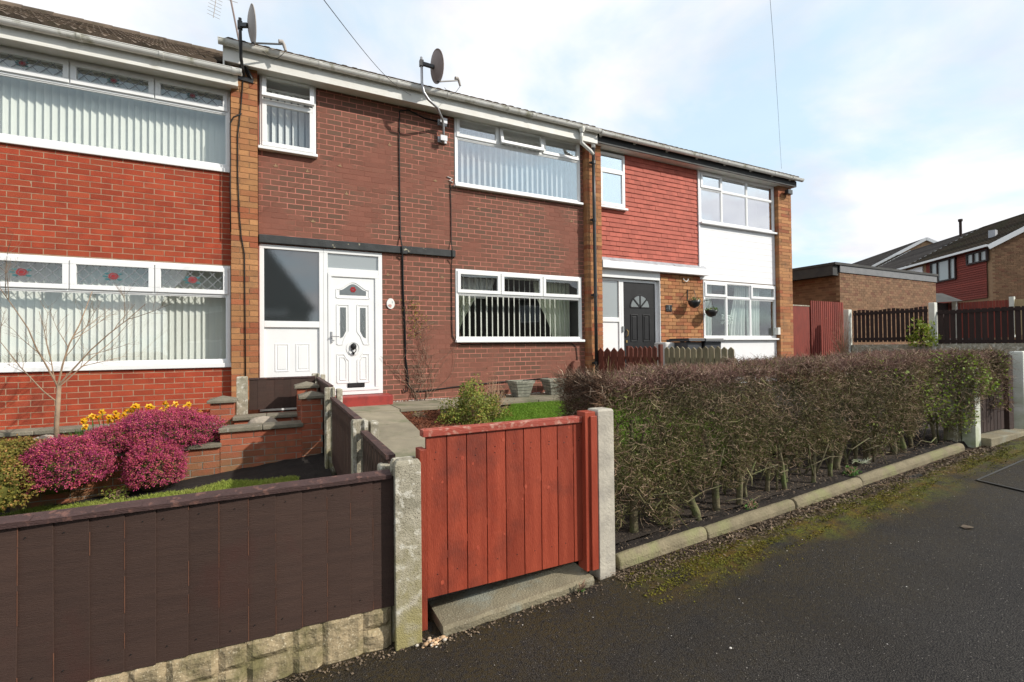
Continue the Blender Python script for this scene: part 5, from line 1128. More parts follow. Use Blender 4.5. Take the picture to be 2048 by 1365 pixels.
# daffodils
def daffodil(x, y, z0, h, yaw, tilt, seed):
    q = random.Random(seed); t = thing('daffodil', (x, y, z0), 'yellow daffodil in the row behind the pink heather', 'daffodil', 'daffodils behind the heather')
    b = MB(); b.tube([(x, y, z0), (x+0.01, y, z0+h*0.6), (x+0.02*math.cos(yaw), y+0.02*math.sin(yaw), z0+h)], 0.0035, 5); b.build('stem', 'green_leaf', t)
    c = Vector((x+0.02*math.cos(yaw), y+0.02*math.sin(yaw), z0+h)); d = Vector((math.cos(yaw), math.sin(yaw), tilt)).normalized(); a = d.orthogonal().normalized(); e = d.cross(a); b = MB()
    for k in range(6):
        th_ = k*math.pi/3+q.random(); u = a*math.cos(th_)+e*math.sin(th_); v = d.cross(u); L_ = q.uniform(0.036, 0.044)
        b.add([c, c+u*L_*0.5+v*0.014-d*0.004, c+u*L_-d*0.008, c+u*L_*0.5-v*0.014-d*0.004], [(0, 1, 2, 3)])
    b.build('petals', 'daffodil_petal', t)
    b = MB(); V = [c+(a*math.cos(k*math.pi/4)+e*math.sin(k*math.pi/4))*r_+d*l_ for l_, r_ in ((0, 0.008), (0.02, 0.012), (0.028, 0.017)) for k in range(8)]; b.add(V, [(j*8+k, j*8+(k+1) % 8, j*8+8+(k+1) % 8, j*8+8+k) for j in range(2) for k in range(8)]); b.build('trumpet', 'daffodil_cup', t)
i = 0
for px, py in ((172, 842), (178, 838), (186, 834), (173, 853), (186, 833), (200, 834), (206, 825), (222, 858-24), (221, 843), (236, 826), (240, 832), (234, 835), (248, 836), (260, 821), (254, 829), (267, 823), (269, 814), (276, 812), (280, 816), (299, 813), (305, 814), (323, 821), (335, 807), (336, 816), (352, 808), (329, 824), (351, 821), (368, 817), (373, 815), (377, 810), (382, 818), (378, 822), (403, 824), (404, 833)):
    Yp = 6.85; d = FW+RT*((px-1024)/F_PX)+UP*((682.5-py)/F_PX); k = Yp/d.y; x, z = d.x*k, CAM_H+d.z*k; z0 = 0.42 if x < -0.6 else 0.5
    daffodil(x-0.01, Yp+rnd.uniform(-.05, .05), z0, z-z0, R(-90+rnd.uniform(-50, 30)), rnd.uniform(-.2, .3), i); i += 1
n = 1600; xs = nr.uniform(-2.0, -0.55, n); P = np.stack([xs, nr.uniform(6.78, 6.92, n), np.full(n, 0.42)], 1)
keep = (np.sin(xs*9+1)+np.sin(xs*23)) > -0.6; P = P[keep]
tag(blades('daffodil_leaves', P, nr.uniform(0.16, 0.27, len(P)), 'green_leaf', 0.006, 0.22), 'green daffodil leaves standing behind the heather', 'leaves')
# small green sprouts near the left ledge
def plant(name, c, r, n, m, label, cat, size=0.02, stem=None, seed=0, up=0.6, group=None, ns=14):
    q = np.random.RandomState(seed); t = thing(name, (c[0], c[1], c[2]), label, cat, group); D = q.normal(size=(n, 3)); D /= np.linalg.norm(D, axis=1, keepdims=True); D[:, 2] = np.abs(D[:, 2])
    k = q.uniform(0.45, 1.0, n)[:, None]**0.6; lob = (1+0.22*np.sin(D[:, 0]*6+seed)+0.18*np.sin(D[:, 2]*9+D[:, 1]*7+seed))[:, None]
    P = np.array(c)+D*np.array(r)*k*lob; leaves_mesh('foliage', P, D*up+q.normal(0, 0.7, (n, 3)), q.uniform(0.6, 1.2, n)*size, m, t, 0.5)
    b = MB()
    for i_ in range(min(ns, n)):
        d = D[i_]; e = Vector(c)+Vector((d[0]*r[0], d[1]*r[1], d[2]*r[2]))*0.95; mid = Vector(c).lerp(e, 0.5)+Vector((q.normal(0, .02), q.normal(0, .02), 0.04)); b.tube([c, mid, e], [0.006, 0.004, 0.0015], 5)
    b.build('stems', stem or 'dry_twig', t); return t
plant('green_sprouts', (-2.78, 6.75, 0.42), (0.16, 0.12, 0.20), 160, 'green_leaf', 'small green sprouts in the dark soil by the left ledge', 'plant', 0.022, seed=4)
plant('small_plant', (-2.02, 5.62, -0.01), (0.16, 0.10, 0.11), 200, 'shrub_leaf', 'low leafy plant under the left heather by the grass', 'plant', 0.018, seed=5)
plant('small_plant', (-1.42, 6.02, 0.04), (0.13, 0.08, 0.16), 140, 'shrub_leaf', 'small leafy plant between the two draping heathers', 'plant', 0.018, seed=6)
# grass strip and lawn
def grass_area(label, name, n, gen, h0, h1, m, fz, w=0.0035, base=None):
    P = gen(n); z = np.array([fz(a, b_) for a, b_ in P]); PP = np.concatenate([P, z[:, None]], 1); return tag(blades(name, PP, nr.uniform(h0, h1, len(PP)), m, w, 0.4), label, 'grass')
def gen_left(n):
    x = nr.uniform(-3.6, 0.20, n); yedge = np.interp(x, [-2.4, -2.07, -1.47, -.86, -.5, .06, .22], [6.25, 6.25, 5.9, 5.75, 5.80, 5.42, 5.3])+0.03*np.sin(x*3)+0.03*np.sin(x*11)+nr.normal(0, 0.02, n); y = 4.2+(yedge-4.2)*np.sqrt(nr.rand(n)); return np.stack([x, y], 1)
grass_area('strip of green grass behind the brown board fence', 'grass', 90000, gen_left, 0.02, 0.05, 'grass_dry', lambda a, b_: left_z(a, b_)-0.005, 0.004)
sheet('left_lawn', 'lawn_base', lin(-4, 0.15, 40), lin(2.7, 5.36, 20), lambda x, y: left_z(x, y)+0.014)
def lawn_edge(y): return 1.62+max(0, (y-4.6))*0.80 if y > 4.6 else 1.62+(4.6-y)*0.0
def gen_right(n):
    y = nr.uniform(3.3, 6.86, n); x0 = np.array([lawn_edge(v) for v in y])+nr.normal(0, 0.03, n); x = x0+(5.9-x0)*nr.rand(n); return np.stack([x, y], 1)
grass_area('bright green lawn of the middle house between path and hedge', 'lawn_grass', 130000, gen_right, 0.012, 0.032, 'grass', lambda a, b_: garden_z(a, b_)+0.005, 0.0042)
V = []; ny_ = 30; ys = lin(3.3, 6.86, ny_)
for y in ys:
    for i in range(21): x = lawn_edge(y)+(5.95-lawn_edge(y))*i/20; V.append((x, y, garden_z(x, y)+0.004))
o = link('lawn', newmesh('lawn', V, [(j*21+i, j*21+i+1, j*21+22+i, j*21+21+i) for j in range(ny_) for i in range(20)], smooth=True), 'lawn_base'); o['kind'] = 'structure'
# mulched bed in the angle of the path
V = [(1.60, 5.2), (1.60, 6.85), (2.55, 6.86), (2.1, 6.0)]
sheet('mulch_bed', 'mulch', lin(1.60, 2.15, 6), lin(4.9, 6.87, 16), lambda x, y: garden_z(x, y)-0.005+0.012*nzv(x*5, y*5))
n = 4000; P = np.stack([nr.uniform(1.60, 2.2, n), nr.uniform(4.8, 6.85, n)], 1); P = np.concatenate([P, np.array([[garden_z(a, b_)+0.012] for a, b_ in P])], 1)
tag(leaves_mesh('bark_chippings', P, np.stack([nr.normal(0, .5, n), nr.normal(0, .5, n), np.ones(n)], 1), nr.uniform(0.008, 0.02, n), 'mulch'), 'red brown bark chippings in the bed beside the path', 'bark chippings')
# shrub and dry plant behind it
sh = plant('yellow_green_shrub', (2.44, 6.15, 0.46), (0.43, 0.36, 0.54), 9000, 'shrub_leaf', 'bushy yellow green shrub in the bed in front of the brown wall', 'shrub', 0.018, seed=8, ns=60)
plant('dry_shrub', (2.84, 6.32, 0.50), (0.24, 0.22, 0.62), 420, 'dry_leaf', 'thin dry orange brown shrub right of the yellow green one', 'shrub', 0.014, seed=9, ns=90)
plant('grass_tuft', (1.80, 6.55, 0.53), (0.14, 0.12, 0.12), 50, 'grass_dry', 'pale wispy tuft at the corner of the mulched bed', 'plant', 0.01, seed=10, ns=50, stem='bark_pale')
plant('small_plant', (1.95, 5.2, 0.44), (0.16, 0.14, 0.14), 160, 'shrub_leaf', 'small green plant behind the top rail of the red gate', 'plant', 0.018, seed=12, ns=40)
# paths of concrete slabs
GP = tag(bpy.data.objects.new('garden_path', None), None, None, None, 'structure'); col.objects.link(GP)
def slab(x0, x1, y0, y1, fz, th=0.045):
    j = rnd.uniform(-.003, .003); b = MB(); V = []
    for z_ in (-th, 0): V += [(x0+.006, y0+.011, fz(x0, y0)+z_+j), (x1-.006, y0+.011, fz(x1, y0)+z_+j), (x1-.006, y1-.011, fz(x1, y1)+z_+j*.3), (x0+.006, y1-.011, fz(x0, y1)+z_+j*.3)]
    b.add(V, [(0,3,2,1),(4,5,6,7),(0,1,5,4),(1,2,6,5),(2,3,7,6),(3,0,4,7)]); b.build('slab', 'slab', GP, bevel=0.004)
pz = lambda x, y: 0.16+(0.635-0.16)*min(1, max(0, (y-2.8)/4.1))
y = 2.82
for L_ in (0.68, 0.68, 0.69, 0.68, 0.68, 0.67): slab(0.69, 1.60, y, y+L_, pz); y += L_
for xa, xb in ((0.60, 1.62), (1.62, 2.42), (2.42, 3.22), (3.22, 3.93), (3.93, 4.62), (4.62, 5.30), (5.30, 5.95)): slab(xa, xb, 6.90, 7.885, lambda x, y: 0.648+0.004*math.sin(x*7))
b = MB(); q = random.Random(2)
for i in range(260): x = 1.7+q.random()*3.8; b.cur = q.random(); V, Fc = blob((x, 7.885-q.random()*0.02, 0.655), (q.uniform(.006, .016), 0.01, q.uniform(.004, .009)), 1, 0.3, i); b.add(V, Fc)
tag(b.build('mortar_crumbs', 'chip', None), 'pale crumbs of mortar along the foot of the brown wall', 'crumbs', None, 'stuff')
# planters with brick pattern
def planter(x, y, label, rot, seed):
    z0 = 0.652; t = thing('plant_pot', (x, y, z0), label, 'plant pot', 'square stone plant pots by the brown wall'); n = 5; H = 0.29
    for k in range(n):
        w0, w1 = 0.115+0.07*k/n, 0.115+0.07*(k+1)/n; za, zb = z0+H*k/n, z0+H*(k+1)/n-0.006; b = MB(); c_, s_ = math.cos(rot), math.sin(rot)
        e = 0.010 if k == n-1 else 0; P = [(-1, -1), (1, -1), (1, 1), (-1, 1)]; V = [(x+(a*c_-d*s_)*(w0+e), y+(a*s_+d*c_)*(w0+e), za) for a, d in P]+[(x+(a*c_-d*s_)*(w1+e), y+(a*s_+d*c_)*(w1+e), zb) for a, d in P]
        if k == n-1: V += [(x+(a*c_-d*s_)*(w1-0.03), y+(a*s_+d*c_)*(w1-0.03), zb) for a, d in P]+[(x+(a*c_-d*s_)*(w1-0.03), y+(a*s_+d*c_)*(w1-0.03), zb-0.03) for a, d in P]; Fc = [(0,1,5,4),(1,2,6,5),(2,3,7,6),(3,0,4,7),(4,5,9,8),(5,6,10,9),(6,7,11,10),(7,4,8,11),(8,9,13,12),(9,10,14,13),(10,11,15,14),(11,8,12,15),(12,13,14,15)]
        else: Fc = [(0,3,2,1),(4,5,6,7),(0,1,5,4),(1,2,6,5),(2,3,7,6),(3,0,4,7)]
        b.add(V, Fc); b.build('course', 'pot_stone', t, bevel=0.004)
    b = MB(); c_, s_ = math.cos(rot), math.sin(rot); w_ = 0.10
    P = [(-1, -1), (1, -1), (1, 1), (-1, 1)]; b.add([(x+(a*c_-d*s_)*w_, y+(a*s_+d*c_)*w_, z0+0.01) for a, d in P]+[(x+(a*c_-d*s_)*0.165, y+(a*s_+d*c_)*0.165, z0+H-0.04) for a, d in P], [(0,1,5,4),(1,2,6,5),(2,3,7,6),(3,0,4,7),(4,5,6,7)]); b.build('soil_core', 'soil', t)
planter(3.90, 7.50, 'square grey stone plant pot, the left one of the pair by the brown wall', R(3), 1)
planter(4.62, 7.55, 'square grey stone plant pot, the right one of the pair nearer the hedge', R(-2), 2)
# bare young tree
def branch(b, p, d, L_, r, lvl, q, tips):
    n = 5; P = [p]; c = p
    for i in range(n): d = (d+Vector((q.gauss(0, .07), q.gauss(0, .07), q.gauss(0.03, .05)))).normalized(); c = c+d*L_/n; P.append(c)
    b.cur = q.random()*0.2; b.tube(P, [r*(1-0.65*i/n) for i in range(n+1)], 6 if lvl < 2 else 4, cap=False)
    if lvl < 3:
        for _ in range((0, 5, 6, 0)[lvl] if lvl else 0): pass
        kids = (4, 6, 4)[lvl]
        for k in range(kids):
            u = q.uniform(0.25, 0.98); i = min(n-1, int(u*n)); s_ = P[i].lerp(P[i+1], u*n-i); a = q.uniform(0, 6.28); o_ = d.orthogonal().normalized(); o_ = (o_*math.cos(a)+d.cross(o_)*math.sin(a))
            branch(b, s_, (d*0.75+o_*q.uniform(.45, .8)+Vector((0, 0, 0.12))).normalized(), L_*q.uniform(.28, .55), r*0.42, lvl+1, q, tips)
TR = thing('young_tree', (-2.10, 6.75, 0.42), 'bare young tree with thin branches in front of the lower red house window', 'tree'); q = random.Random(15)
b = MB(); b.tube([(-2.10, 6.75, 0.40), (-2.10, 6.75, 0.75), (-2.08, 6.75, 1.16)], [0.028, 0.022, 0.019], 10); b.build('trunk', 'bark_pale', TR, smooth=True)
for tgt, r_, s0 in (((-2.52, 6.72, 2.18), 0.010, 1.15), ((-1.98, 6.78, 2.30), 0.011, 1.16), ((-1.42, 6.70, 2.14), 0.010, 1.16), ((-2.62, 6.66, 1.62), 0.008, 0.98), ((-1.62, 6.9, 1.75), 0.008, 1.14), ((-2.35, 6.95, 1.95), 0.007, 1.10)):
    s_ = Vector((-2.09, 6.75, s0)); d = Vector(tgt)-s_; b = MB(); branch(b, s_, d.normalized(), d.length, r_, 0, q, []); b.build('branch', 'bark_pale', TR)
# dead climber on the brown wall
CL = thing('climbing_plant', (2.2, 7.85, 0.66), 'dead climbing plant clinging to the brown wall right of the door', 'climbing plant')
q = random.Random(6); b = MB()
def vine(p, n, s_, dx, r_):
    P = [Vector(p)]
    for i in range(n): 
        dx = dx*0.85+q.gauss(0, .30); P.append(P[-1]+Vector((s_*dx, 0, s_*q.uniform(.5, 1.1)))); P[-1].y = 7.885-abs(q.gauss(0, .02))
    b.cur = q.random(); b.tube(P, [r_*(1-.5*i/n) for i in range(n+1)], 4, cap=False)
for _ in range(16): vine((2.15+q.gauss(0, .10), 7.87, 0.66), q.randint(12, 24), 0.062, q.gauss(-.1, .3), 0.0045)
for _ in range(130): 
    z = q.uniform(.8, 1.95); x = 2.20+0.04*math.sin(z*5)+q.gauss(0, .07)-0.09*(z-1.2)*(1 if z > 1.2 else 0); vine((x, 7.87, z), q.randint(3, 6), 0.035, q.gauss(0, 1.3), 0.0022)
for _ in range(3): vine((1.97, 7.87, 2.0+0.1*_), 8, 0.05, -0.2+0.2*_, 0.003)
b.build('stems', 'vine', CL)
n = 150; z = nr.uniform(1.7, 2.35, n); P = np.stack([2.02+0.25*np.exp(-((z-2.0)/.3)**2)*nr.rand(n)+nr.normal(0, .07, n), np.full(n, 7.865)-nr.rand(n)*.03, z], 1); leaves_mesh('leaves', P, np.stack([nr.normal(0, .5, n), -np.ones(n), nr.normal(0, .5, n)], 1), nr.uniform(.008, .02, n), 'gold_leaf', CL)

# ---------------------------------------------------------------- hedge
HX0, HX1 = 1.98, 7.72
H = thing('hedge', (5.0, 2.95, 0.2), 'long clipped brown thorny hedge with bare stems along the pavement', 'hedge')
def h_top(x): return 1.315+0.020*(x-2)+0.014*math.sin(x*3.1)+0.014*math.sin(x*7.7)+0.008*math.sin(x*17)
def h_front(x): return 2.56-0.17*sm(6.4, 6.9, x)+0.03*math.sin(x*1.9)+0.02*math.sin(x*5.3)
def h_back(x): return 3.02+0.40*sm(2.3, 3.6, x)+0.03*math.sin(x*2.3)
def h_bot(x): return road_z(x)+0.20+0.08*sm(2.4, 3.4, x)+0.30*sm(6.7, 7.2, x)+0.05*math.sin(x*4.3)+0.06*math.sin(x*9.1)+0.04*math.sin(x*21)
hq = np.random.RandomState(77)
def hedge_points(n, mode):
    x = hq.uniform(HX0-0.02, HX1, n); T = np.array([h_top(v) for v in x]); Fq = np.array([h_front(v) for v in x]); Bq = np.array([h_back(v) for v in x]); Bt = np.array([h_bot(v) for v in x])
    if mode == 'front': z = Bt+(T-Bt)*hq.rand(n); bul = 0.07*np.sin((z-Bt)/(T-Bt)*3.1); y = Fq-bul+0.05+np.abs(hq.normal(0, 0.09, n)); D = np.stack([hq.normal(0, .8, n), -0.6+hq.normal(0, .6, n), hq.normal(0.25, .7, n)], 1)
    elif mode == 'top': y = Fq+(Bq-Fq)*hq.rand(n); z = T-np.abs(hq.normal(0, 0.055, n))-0.02; D = np.stack([hq.normal(0, .7, n), hq.normal(0, .7, n), hq.normal(.65, .5, n)], 1)
    elif mode == 'back': z = Bt+(T-Bt)*hq.rand(n); y = Bq-np.abs(hq.normal(0, 0.08, n)); D = np.stack([hq.normal(0, .8, n), 0.6+hq.normal(0, .6, n), hq.normal(0.25, .7, n)], 1)
    elif mode == 'ends':
        e = hq.rand(n) < 0.55; x = np.where(e, HX0+np.abs(hq.normal(0, 0.06, n))-0.06, HX1-np.abs(hq.normal(0, .08, n))); z = 0.62+0.7*hq.rand(n)+np.where(e, 0, 0.1); y = np.where(e, 2.54+0.46*hq.rand(n), 2.38+1.0*hq.rand(n))
        x = x-np.where(e, 0.15*np.clip((z-0.95)/0.35, 0, 1)*np.clip((y-2.8)/0.5, 0, 1), 0); D = np.stack([np.where(e, -0.6, 0.6)+hq.normal(0, .6, n), hq.normal(0, .8, n), hq.normal(0.2, .7, n)], 1)
    else: z = Bt+(T-Bt)*hq.rand(n); y = Fq+(Bq-Fq)*hq.rand(n); D = hq.normal(size=(n, 3))
    return np.stack([x, y, z], 1), D
def hole_keep(P, amt=0.5):
    v = np.sin(P[:, 0]*7.3+1)+np.sin(P[:, 2]*11+P[:, 0]*3)+np.sin(P[:, 0]*17+P[:, 2]*13)*0.7+hq.normal(0, .5, len(P)); return v > -1.35*amt-0.2
P, D = hedge_points(62000, 'front'); k = hole_keep(P); P, D = P[k], D[k]
g = hq.rand(len(P)) < np.clip(0.72-(P[:, 2]-0.80)*0.95, 0.15, 0.72)
L_ = hq.uniform(0.015, 0.060, len(P)); r_ = hq.uniform(0.0010, 0.0023, len(P))
twigs_mesh('twigs', P[g], D[g], L_[g], r_[g], 'twig_green', H, 0.5); twigs_mesh('twigs', P[~g], D[~g], L_[~g], r_[~g], 'twig', H, 0.5)
P, D = hedge_points(42000, 'top'); twigs_mesh('twigs', P, D, hq.uniform(0.02, 0.075, len(P)), hq.uniform(0.0009, 0.002, len(P)), 'twig_top_sunlit', H, 0.5)
P, D = hedge_points(9000, 'back'); twigs_mesh('twigs', P, D, hq.uniform(0.05, 0.15, len(P)), hq.uniform(0.0015, 0.003, len(P)), 'twig', H, 0.4)
P, D = hedge_points(9000, 'ends'); twigs_mesh('twigs', P, D, hq.uniform(0.04, 0.14, len(P)), hq.uniform(0.0012, 0.0027, len(P)), 'twig', H, 0.5)
P, D = hedge_points(9000, 'in'); P[:, 2] = np.minimum(P[:, 2], 1.36); twigs_mesh('twigs', P, D, hq.uniform(0.05, 0.16, len(P)), hq.uniform(0.0015, 0.003, len(P)), 'twig_green', H, 0.5)
# longer stray shoots, pale against the mass
P, D = hedge_points(4200, 'front'); P[:, 1] -= 0.03; twigs_mesh('pale_twigs', P, D, hq.uniform(0.025, 0.085, len(P)), hq.uniform(0.0013, 0.0023, len(P)), 'twig_pale', H, 0.7)
P, D = hedge_points(2600, 'top'); twigs_mesh('pale_twigs', P, D, hq.uniform(0.02, 0.06, len(P)), hq.uniform(0.0013, 0.0022, len(P)), 'twig_pale', H, 0.7)
P, D = hedge_points(620, 'front'); D[:, 0] *= 1.6; twigs_mesh('stray_shoots', P, D, hq.uniform(0.07, 0.20, len(P)), hq.uniform(0.0011, 0.0020, len(P)), 'dry_twig', H, 0.35)
P, D = hedge_points(420, 'top'); twigs_mesh('stray_shoots', P, D*np.array([1.5, 1.2, .5]), hq.uniform(0.08, 0.18, len(P)), hq.uniform(0.0014, 0.0024, len(P)), 'dry_twig', H, 0.35)
# old brown leaves and buds, and new green leaves, thick at the far end
P, D = hedge_points(42000, 'front'); k = hole_keep(P); P, D = P[k], D[k]; leaves_mesh('buds', P+hq.normal(0, .02, P.shape), hq.normal(size=P.shape), hq.uniform(.004, .009, len(P)), 'twig_green', H, 0.6)
P, D = hedge_points(12000, 'top'); leaves_mesh('buds', P+hq.normal(0, .02, P.shape), hq.normal(size=P.shape), hq.uniform(.004, .008, len(P)), 'twig_top_sunlit', H, 0.6)
P, D = hedge_points(30000, 'front'); v = np.sin(P[:, 0]*4.1)+np.sin(P[:, 2]*9+P[:, 0]*5); pr = np.clip((P[:, 0]-4.9)/2.3, 0.012, 1)**1.6*np.clip(0.5+v*0.5, 0, 1)*0.55; k = hq.rand(len(P)) < pr; P, D = P[k], D[k]
P[:, 1] -= 0.04; leaves_mesh('leaves', P, D+hq.normal(0, .5, P.shape), hq.uniform(.009, .018, len(P)), 'hedge_leaf', H, 0.75)
P, D = hedge_points(4000, 'ends'); k = P[:, 0] > 7.5; P, D = P[k][:900], D[k][:900]; P[:, 0] += .05; leaves_mesh('leaves', P, D, hq.uniform(.010, .020, len(P)), 'hedge_leaf', H, 0.75)
# stems, each its own part
q = random.Random(19)
for i in range(34):
    x = q.uniform(2.1, 6.9); y = 2.66+q.uniform(-.02, .5); z0 = road_z(x)+.03; r = q.uniform(.005, .011); l = q.gauss(0, .22); b = MB()
    b.tube([(x, y, z0), (x+l*.2, y+q.gauss(0, .02), z0+.16), (x+l*.55+q.gauss(0, .02), y-.02, z0+.32), (x+l, y-.03, z0+.55)], [r, r*.9, r*.7, r*.4], 6); b.build('stem', 'bark', H, smooth=True)
q = random.Random(9); x = HX0+0.10
while x < 6.95:
    y = 2.68+q.uniform(-0.03, 0.12); r = q.uniform(0.016, 0.034)*(1 if x < 4 else .9); z0 = road_z(x)+0.02; b = MB(); lean = q.gauss(0, 0.10)
    P = [(x, y, z0-0.03), (x+lean*0.12, y+q.gauss(0, .01), z0+0.10), (x+lean*0.5, y+q.gauss(0, .02), z0+0.26), (x+lean*0.9, y+.03, z0+0.48), (x+lean*1.5+q.gauss(0, .04), y+.1, z0+0.85)]
    b.tube(P, [r*1.25, r*1.05, r, r*.8, r*.4], 8)
    for k in range(q.choice((1, 2, 2, 3))):
        s_ = Vector(P[q.choice((1, 2, 2, 3))]); a = q.uniform(0, 6.28); e = s_+Vector((math.cos(a)*.16, math.sin(a)*.10, q.uniform(.18, .4))); b.tube([s_, s_.lerp(e, .5)+Vector((q.gauss(0, .02), 0, -.01)), e], [r*.55, r*.42, r*.25], 6)
    b.build('stem', 'bark', H, smooth=True); x += q.uniform(0.13, 0.30)
for i in range(14):   # low horizontal laid branches
    x = q.uniform(2.2, 6.6); z = road_z(x)+q.uniform(.16, .36); y = 2.60+q.uniform(-.02, .05); b = MB(); d = q.choice((-1, 1)); L0 = q.uniform(.25, .55)
    b.tube([(x, y, z), (x+d*L0*.35, y-.03, z+q.gauss(0, .03)), (x+d*L0*.7, y-.02, z+q.gauss(0.02, .04)), (x+d*L0, y-.04, z+q.gauss(.03, .05))], [.006, .005, .004, .002], 6); b.build('laid_branch', 'bark', H, smooth=True)

# rounded concrete edging stones
ED = thing('edging', (4.3, 2.5, 0.1), 'rounded concrete edging stones between pavement and hedge bed', 'edging')
ex = [1.985]
for px, py in ((1408, 1075), (1583, 1008), (1716, 968), (1922, 903)):
    d = FW+RT*((px-1024)/F_PX)+UP*((682.5-py)/F_PX); ex.append(d.x*2.50/d.y)
for i in range(len(ex)-1):
    xa, xb = ex[i]+0.006, ex[i+1]-0.006; n = 14; w_, h_ = 0.044, 0.075; V = []; jy, jz = rnd.uniform(-.008, .008), rnd.uniform(-.006, .006)
    for k in range(n+1):
        u = k/n; x = xa+(xb-xa)*u; zb = road_z(x)+jz; sh_ = 0.94 if k in (0, n) else 1
        prof = [(-w_, -0.08), (-w_*sh_, h_*.45), (-w_*.72*sh_, h_*.85*sh_), (-w_*.25, h_*1.02*sh_), (w_*.25, h_*1.02*sh_), (w_*.72*sh_, h_*.85*sh_), (w_*sh_, h_*.45), (w_, -0.08)]
        V += [(x, 2.500+jy+a+rnd.uniform(-.001, .001), zb+c+rnd.uniform(-.0015, .0015)) for a, c in prof]
    m_ = 8; Fc = [(m_*k+j, m_*k+m_+j, m_*k+m_+(j+1) % m_, m_*k+(j+1) % m_) for k in range(n) for j in range(m_)]+[tuple(range(m_)), tuple(m_*n+j for j in range(m_-1, -1, -1))]
    b = MB(); b.add(V, Fc); b.build('edging_stone', 'kerb_stone', ED, bevel=0.012)
# litter: dead twigs, leaf crumbs, chips on the tarmac
n = 11000; xs = nr.uniform(1.9, 7.2, n); ys = 2.44-np.abs(nr.normal(0, 0.10, n)); bed = nr.rand(n) < .45; ys = np.where(bed, nr.uniform(2.56, 3.1, n), ys)
P = np.stack([xs, ys, np.array([road_z(v) for v in xs])+np.where(bed, .075, .006)], 1); tag(leaves_mesh('leaf_litter', P, np.stack([nr.normal(0, .5, n), nr.normal(0, .5, n), np.ones(n)], 1), nr.uniform(.003, .011, n), 'litter', None, .5), 'brown leaf crumbs and bits along both sides of the edging stones', 'leaf litter')
n = 520; xs = nr.uniform(1.85, 7.0, n); ys = np.where(nr.rand(n) < .5, 2.44-np.abs(nr.normal(0, .09, n)), nr.uniform(2.57, 3.0, n)); P = np.stack([xs, ys, np.array([road_z(v) for v in xs])+np.where(ys > 2.5, .085, .010)], 1)
tag(twigs_mesh('fallen_twigs', P, np.stack([nr.normal(0, 1, n), nr.normal(0, .7, n), nr.normal(0.05, .12, n)], 1), nr.uniform(.02, .11, n), nr.uniform(.0008, .002, n), 'dry_twig', None, .4), 'dry fallen twigs lying along the edging stones', 'twigs')
n = 260; xs = nr.uniform(-0.3, 6.5, n); ys = nr.uniform(0.2, 2.4, n); P = np.stack([xs, ys, np.array([road_z(v) for v in xs])+.006], 1); tag(leaves_mesh('pale_grit', P, np.stack([nr.normal(0, .3, n), nr.normal(0, .3, n), np.ones(n)], 1), nr.uniform(.0015, .0042, n), 'chip', None, .8), 'tiny pale chips of grit scattered on the dark pavement', 'grit')
n = 900; xs = nr.uniform(-0.7, 1.95, n); ys = 2.455-np.abs(nr.normal(0, 0.04, n))-np.where((xs > .74) & (xs < 1.78), .06, 0); P = np.stack([xs, ys, np.array([road_z(v) for v in xs])+.006], 1); tag(leaves_mesh('soil_crumbs', P, np.stack([nr.normal(0, .5, n), nr.normal(0, .5, n), np.ones(n)], 1), nr.uniform(.003, .010, n), 'litter', None, .6), 'dark crumbs along the foot of the fence and the threshold', 'crumbs')
n = 1500; xs = nr.uniform(2.0, 7.2, n); ys = 2.43-np.abs(nr.normal(0, 0.055, n)); P = np.stack([xs, ys, np.array([road_z(v) for v in xs])+.010], 1)
k = (np.sin(xs*5)+np.sin(xs*13.7)+np.sin(xs*2.1)) > -.3; P = P[k]; tag(leaves_mesh('leaf_litter', P, np.stack([nr.normal(0, .9, len(P)), nr.normal(0, .9, len(P)), np.ones(len(P))], 1), nr.uniform(.008, .018, len(P)), 'litter', None, .55), 'drifts of dead brown leaves caught against the edging stones', 'leaf litter')
n = 26000; xs = nr.uniform(1.9, 7.6, n); dd = np.abs(nr.normal(0.22, .10, n)); P = np.stack([xs, 2.45-dd, np.array([road_z(v) for v in xs])+.004], 1)
k = (np.sin(xs*3.1)+np.sin(xs*8.3+dd*30)+np.sin(dd*55+xs*2)+nr.normal(0, .5, n)) > .15; P = P[k]; tag(leaves_mesh('moss', P, np.stack([nr.normal(0, .5, len(P)), nr.normal(0, .5, len(P)), np.ones(len(P))], 1), nr.uniform(.003, .007, len(P)), 'moss_green', None, .8), 'yellow green moss tufts on the tarmac in front of the edging stones', 'moss')
q = random.Random(12)
for i in range(40):
    x = 0.705+q.gauss(0, .035)+0.02; y = 2.395+q.gauss(0, .016)-0.012; r = q.uniform(.006, .014); b = MB(); V, Fc = blob((x, y, 0.004+r*.5+q.random()*.012), (r, r*.8, r*.65), 2, .2, i); b.add(V, Fc)
    tag(b.build('pebble', 'pebble', None, smooth=True), 'small rounded pebble in the pile at the foot of the red timber post', 'pebble', 'pebbles at the foot of the gate post')
b = MB(); V = [(0, 0), (.045, .004), (.07, -.012), (.05, -.032), (.02, -.036), (-.008, -.018)]
lx, ly = 4.35, 1.62
b.add([(lx+a*1.3, ly+c*1.6, road_z(lx)+.008+.006*math.sin(a*60)) for a, c in V], [tuple(range(len(V)-1, -1, -1))]); tag(b.build('fallen_leaf', 'litter', None), 'single flat brown leaf lying on the pavement at the right', 'leaf')
b = MB(); V, Fc = blob((1.93, 1.58, road_z(1.93)+.008), (.007, .006, .004), 2, .2, 5); b.add(V, Fc); tag(b.build('pebble', 'chip', None), 'lone cream pebble out on the dark tarmac', 'pebble')
plant('weed', (3.42, 2.58, 0.20), (0.075, 0.05, 0.07), 90, 'green_leaf', 'small green weed growing against the near edging stones', 'weed', 0.016, seed=20)
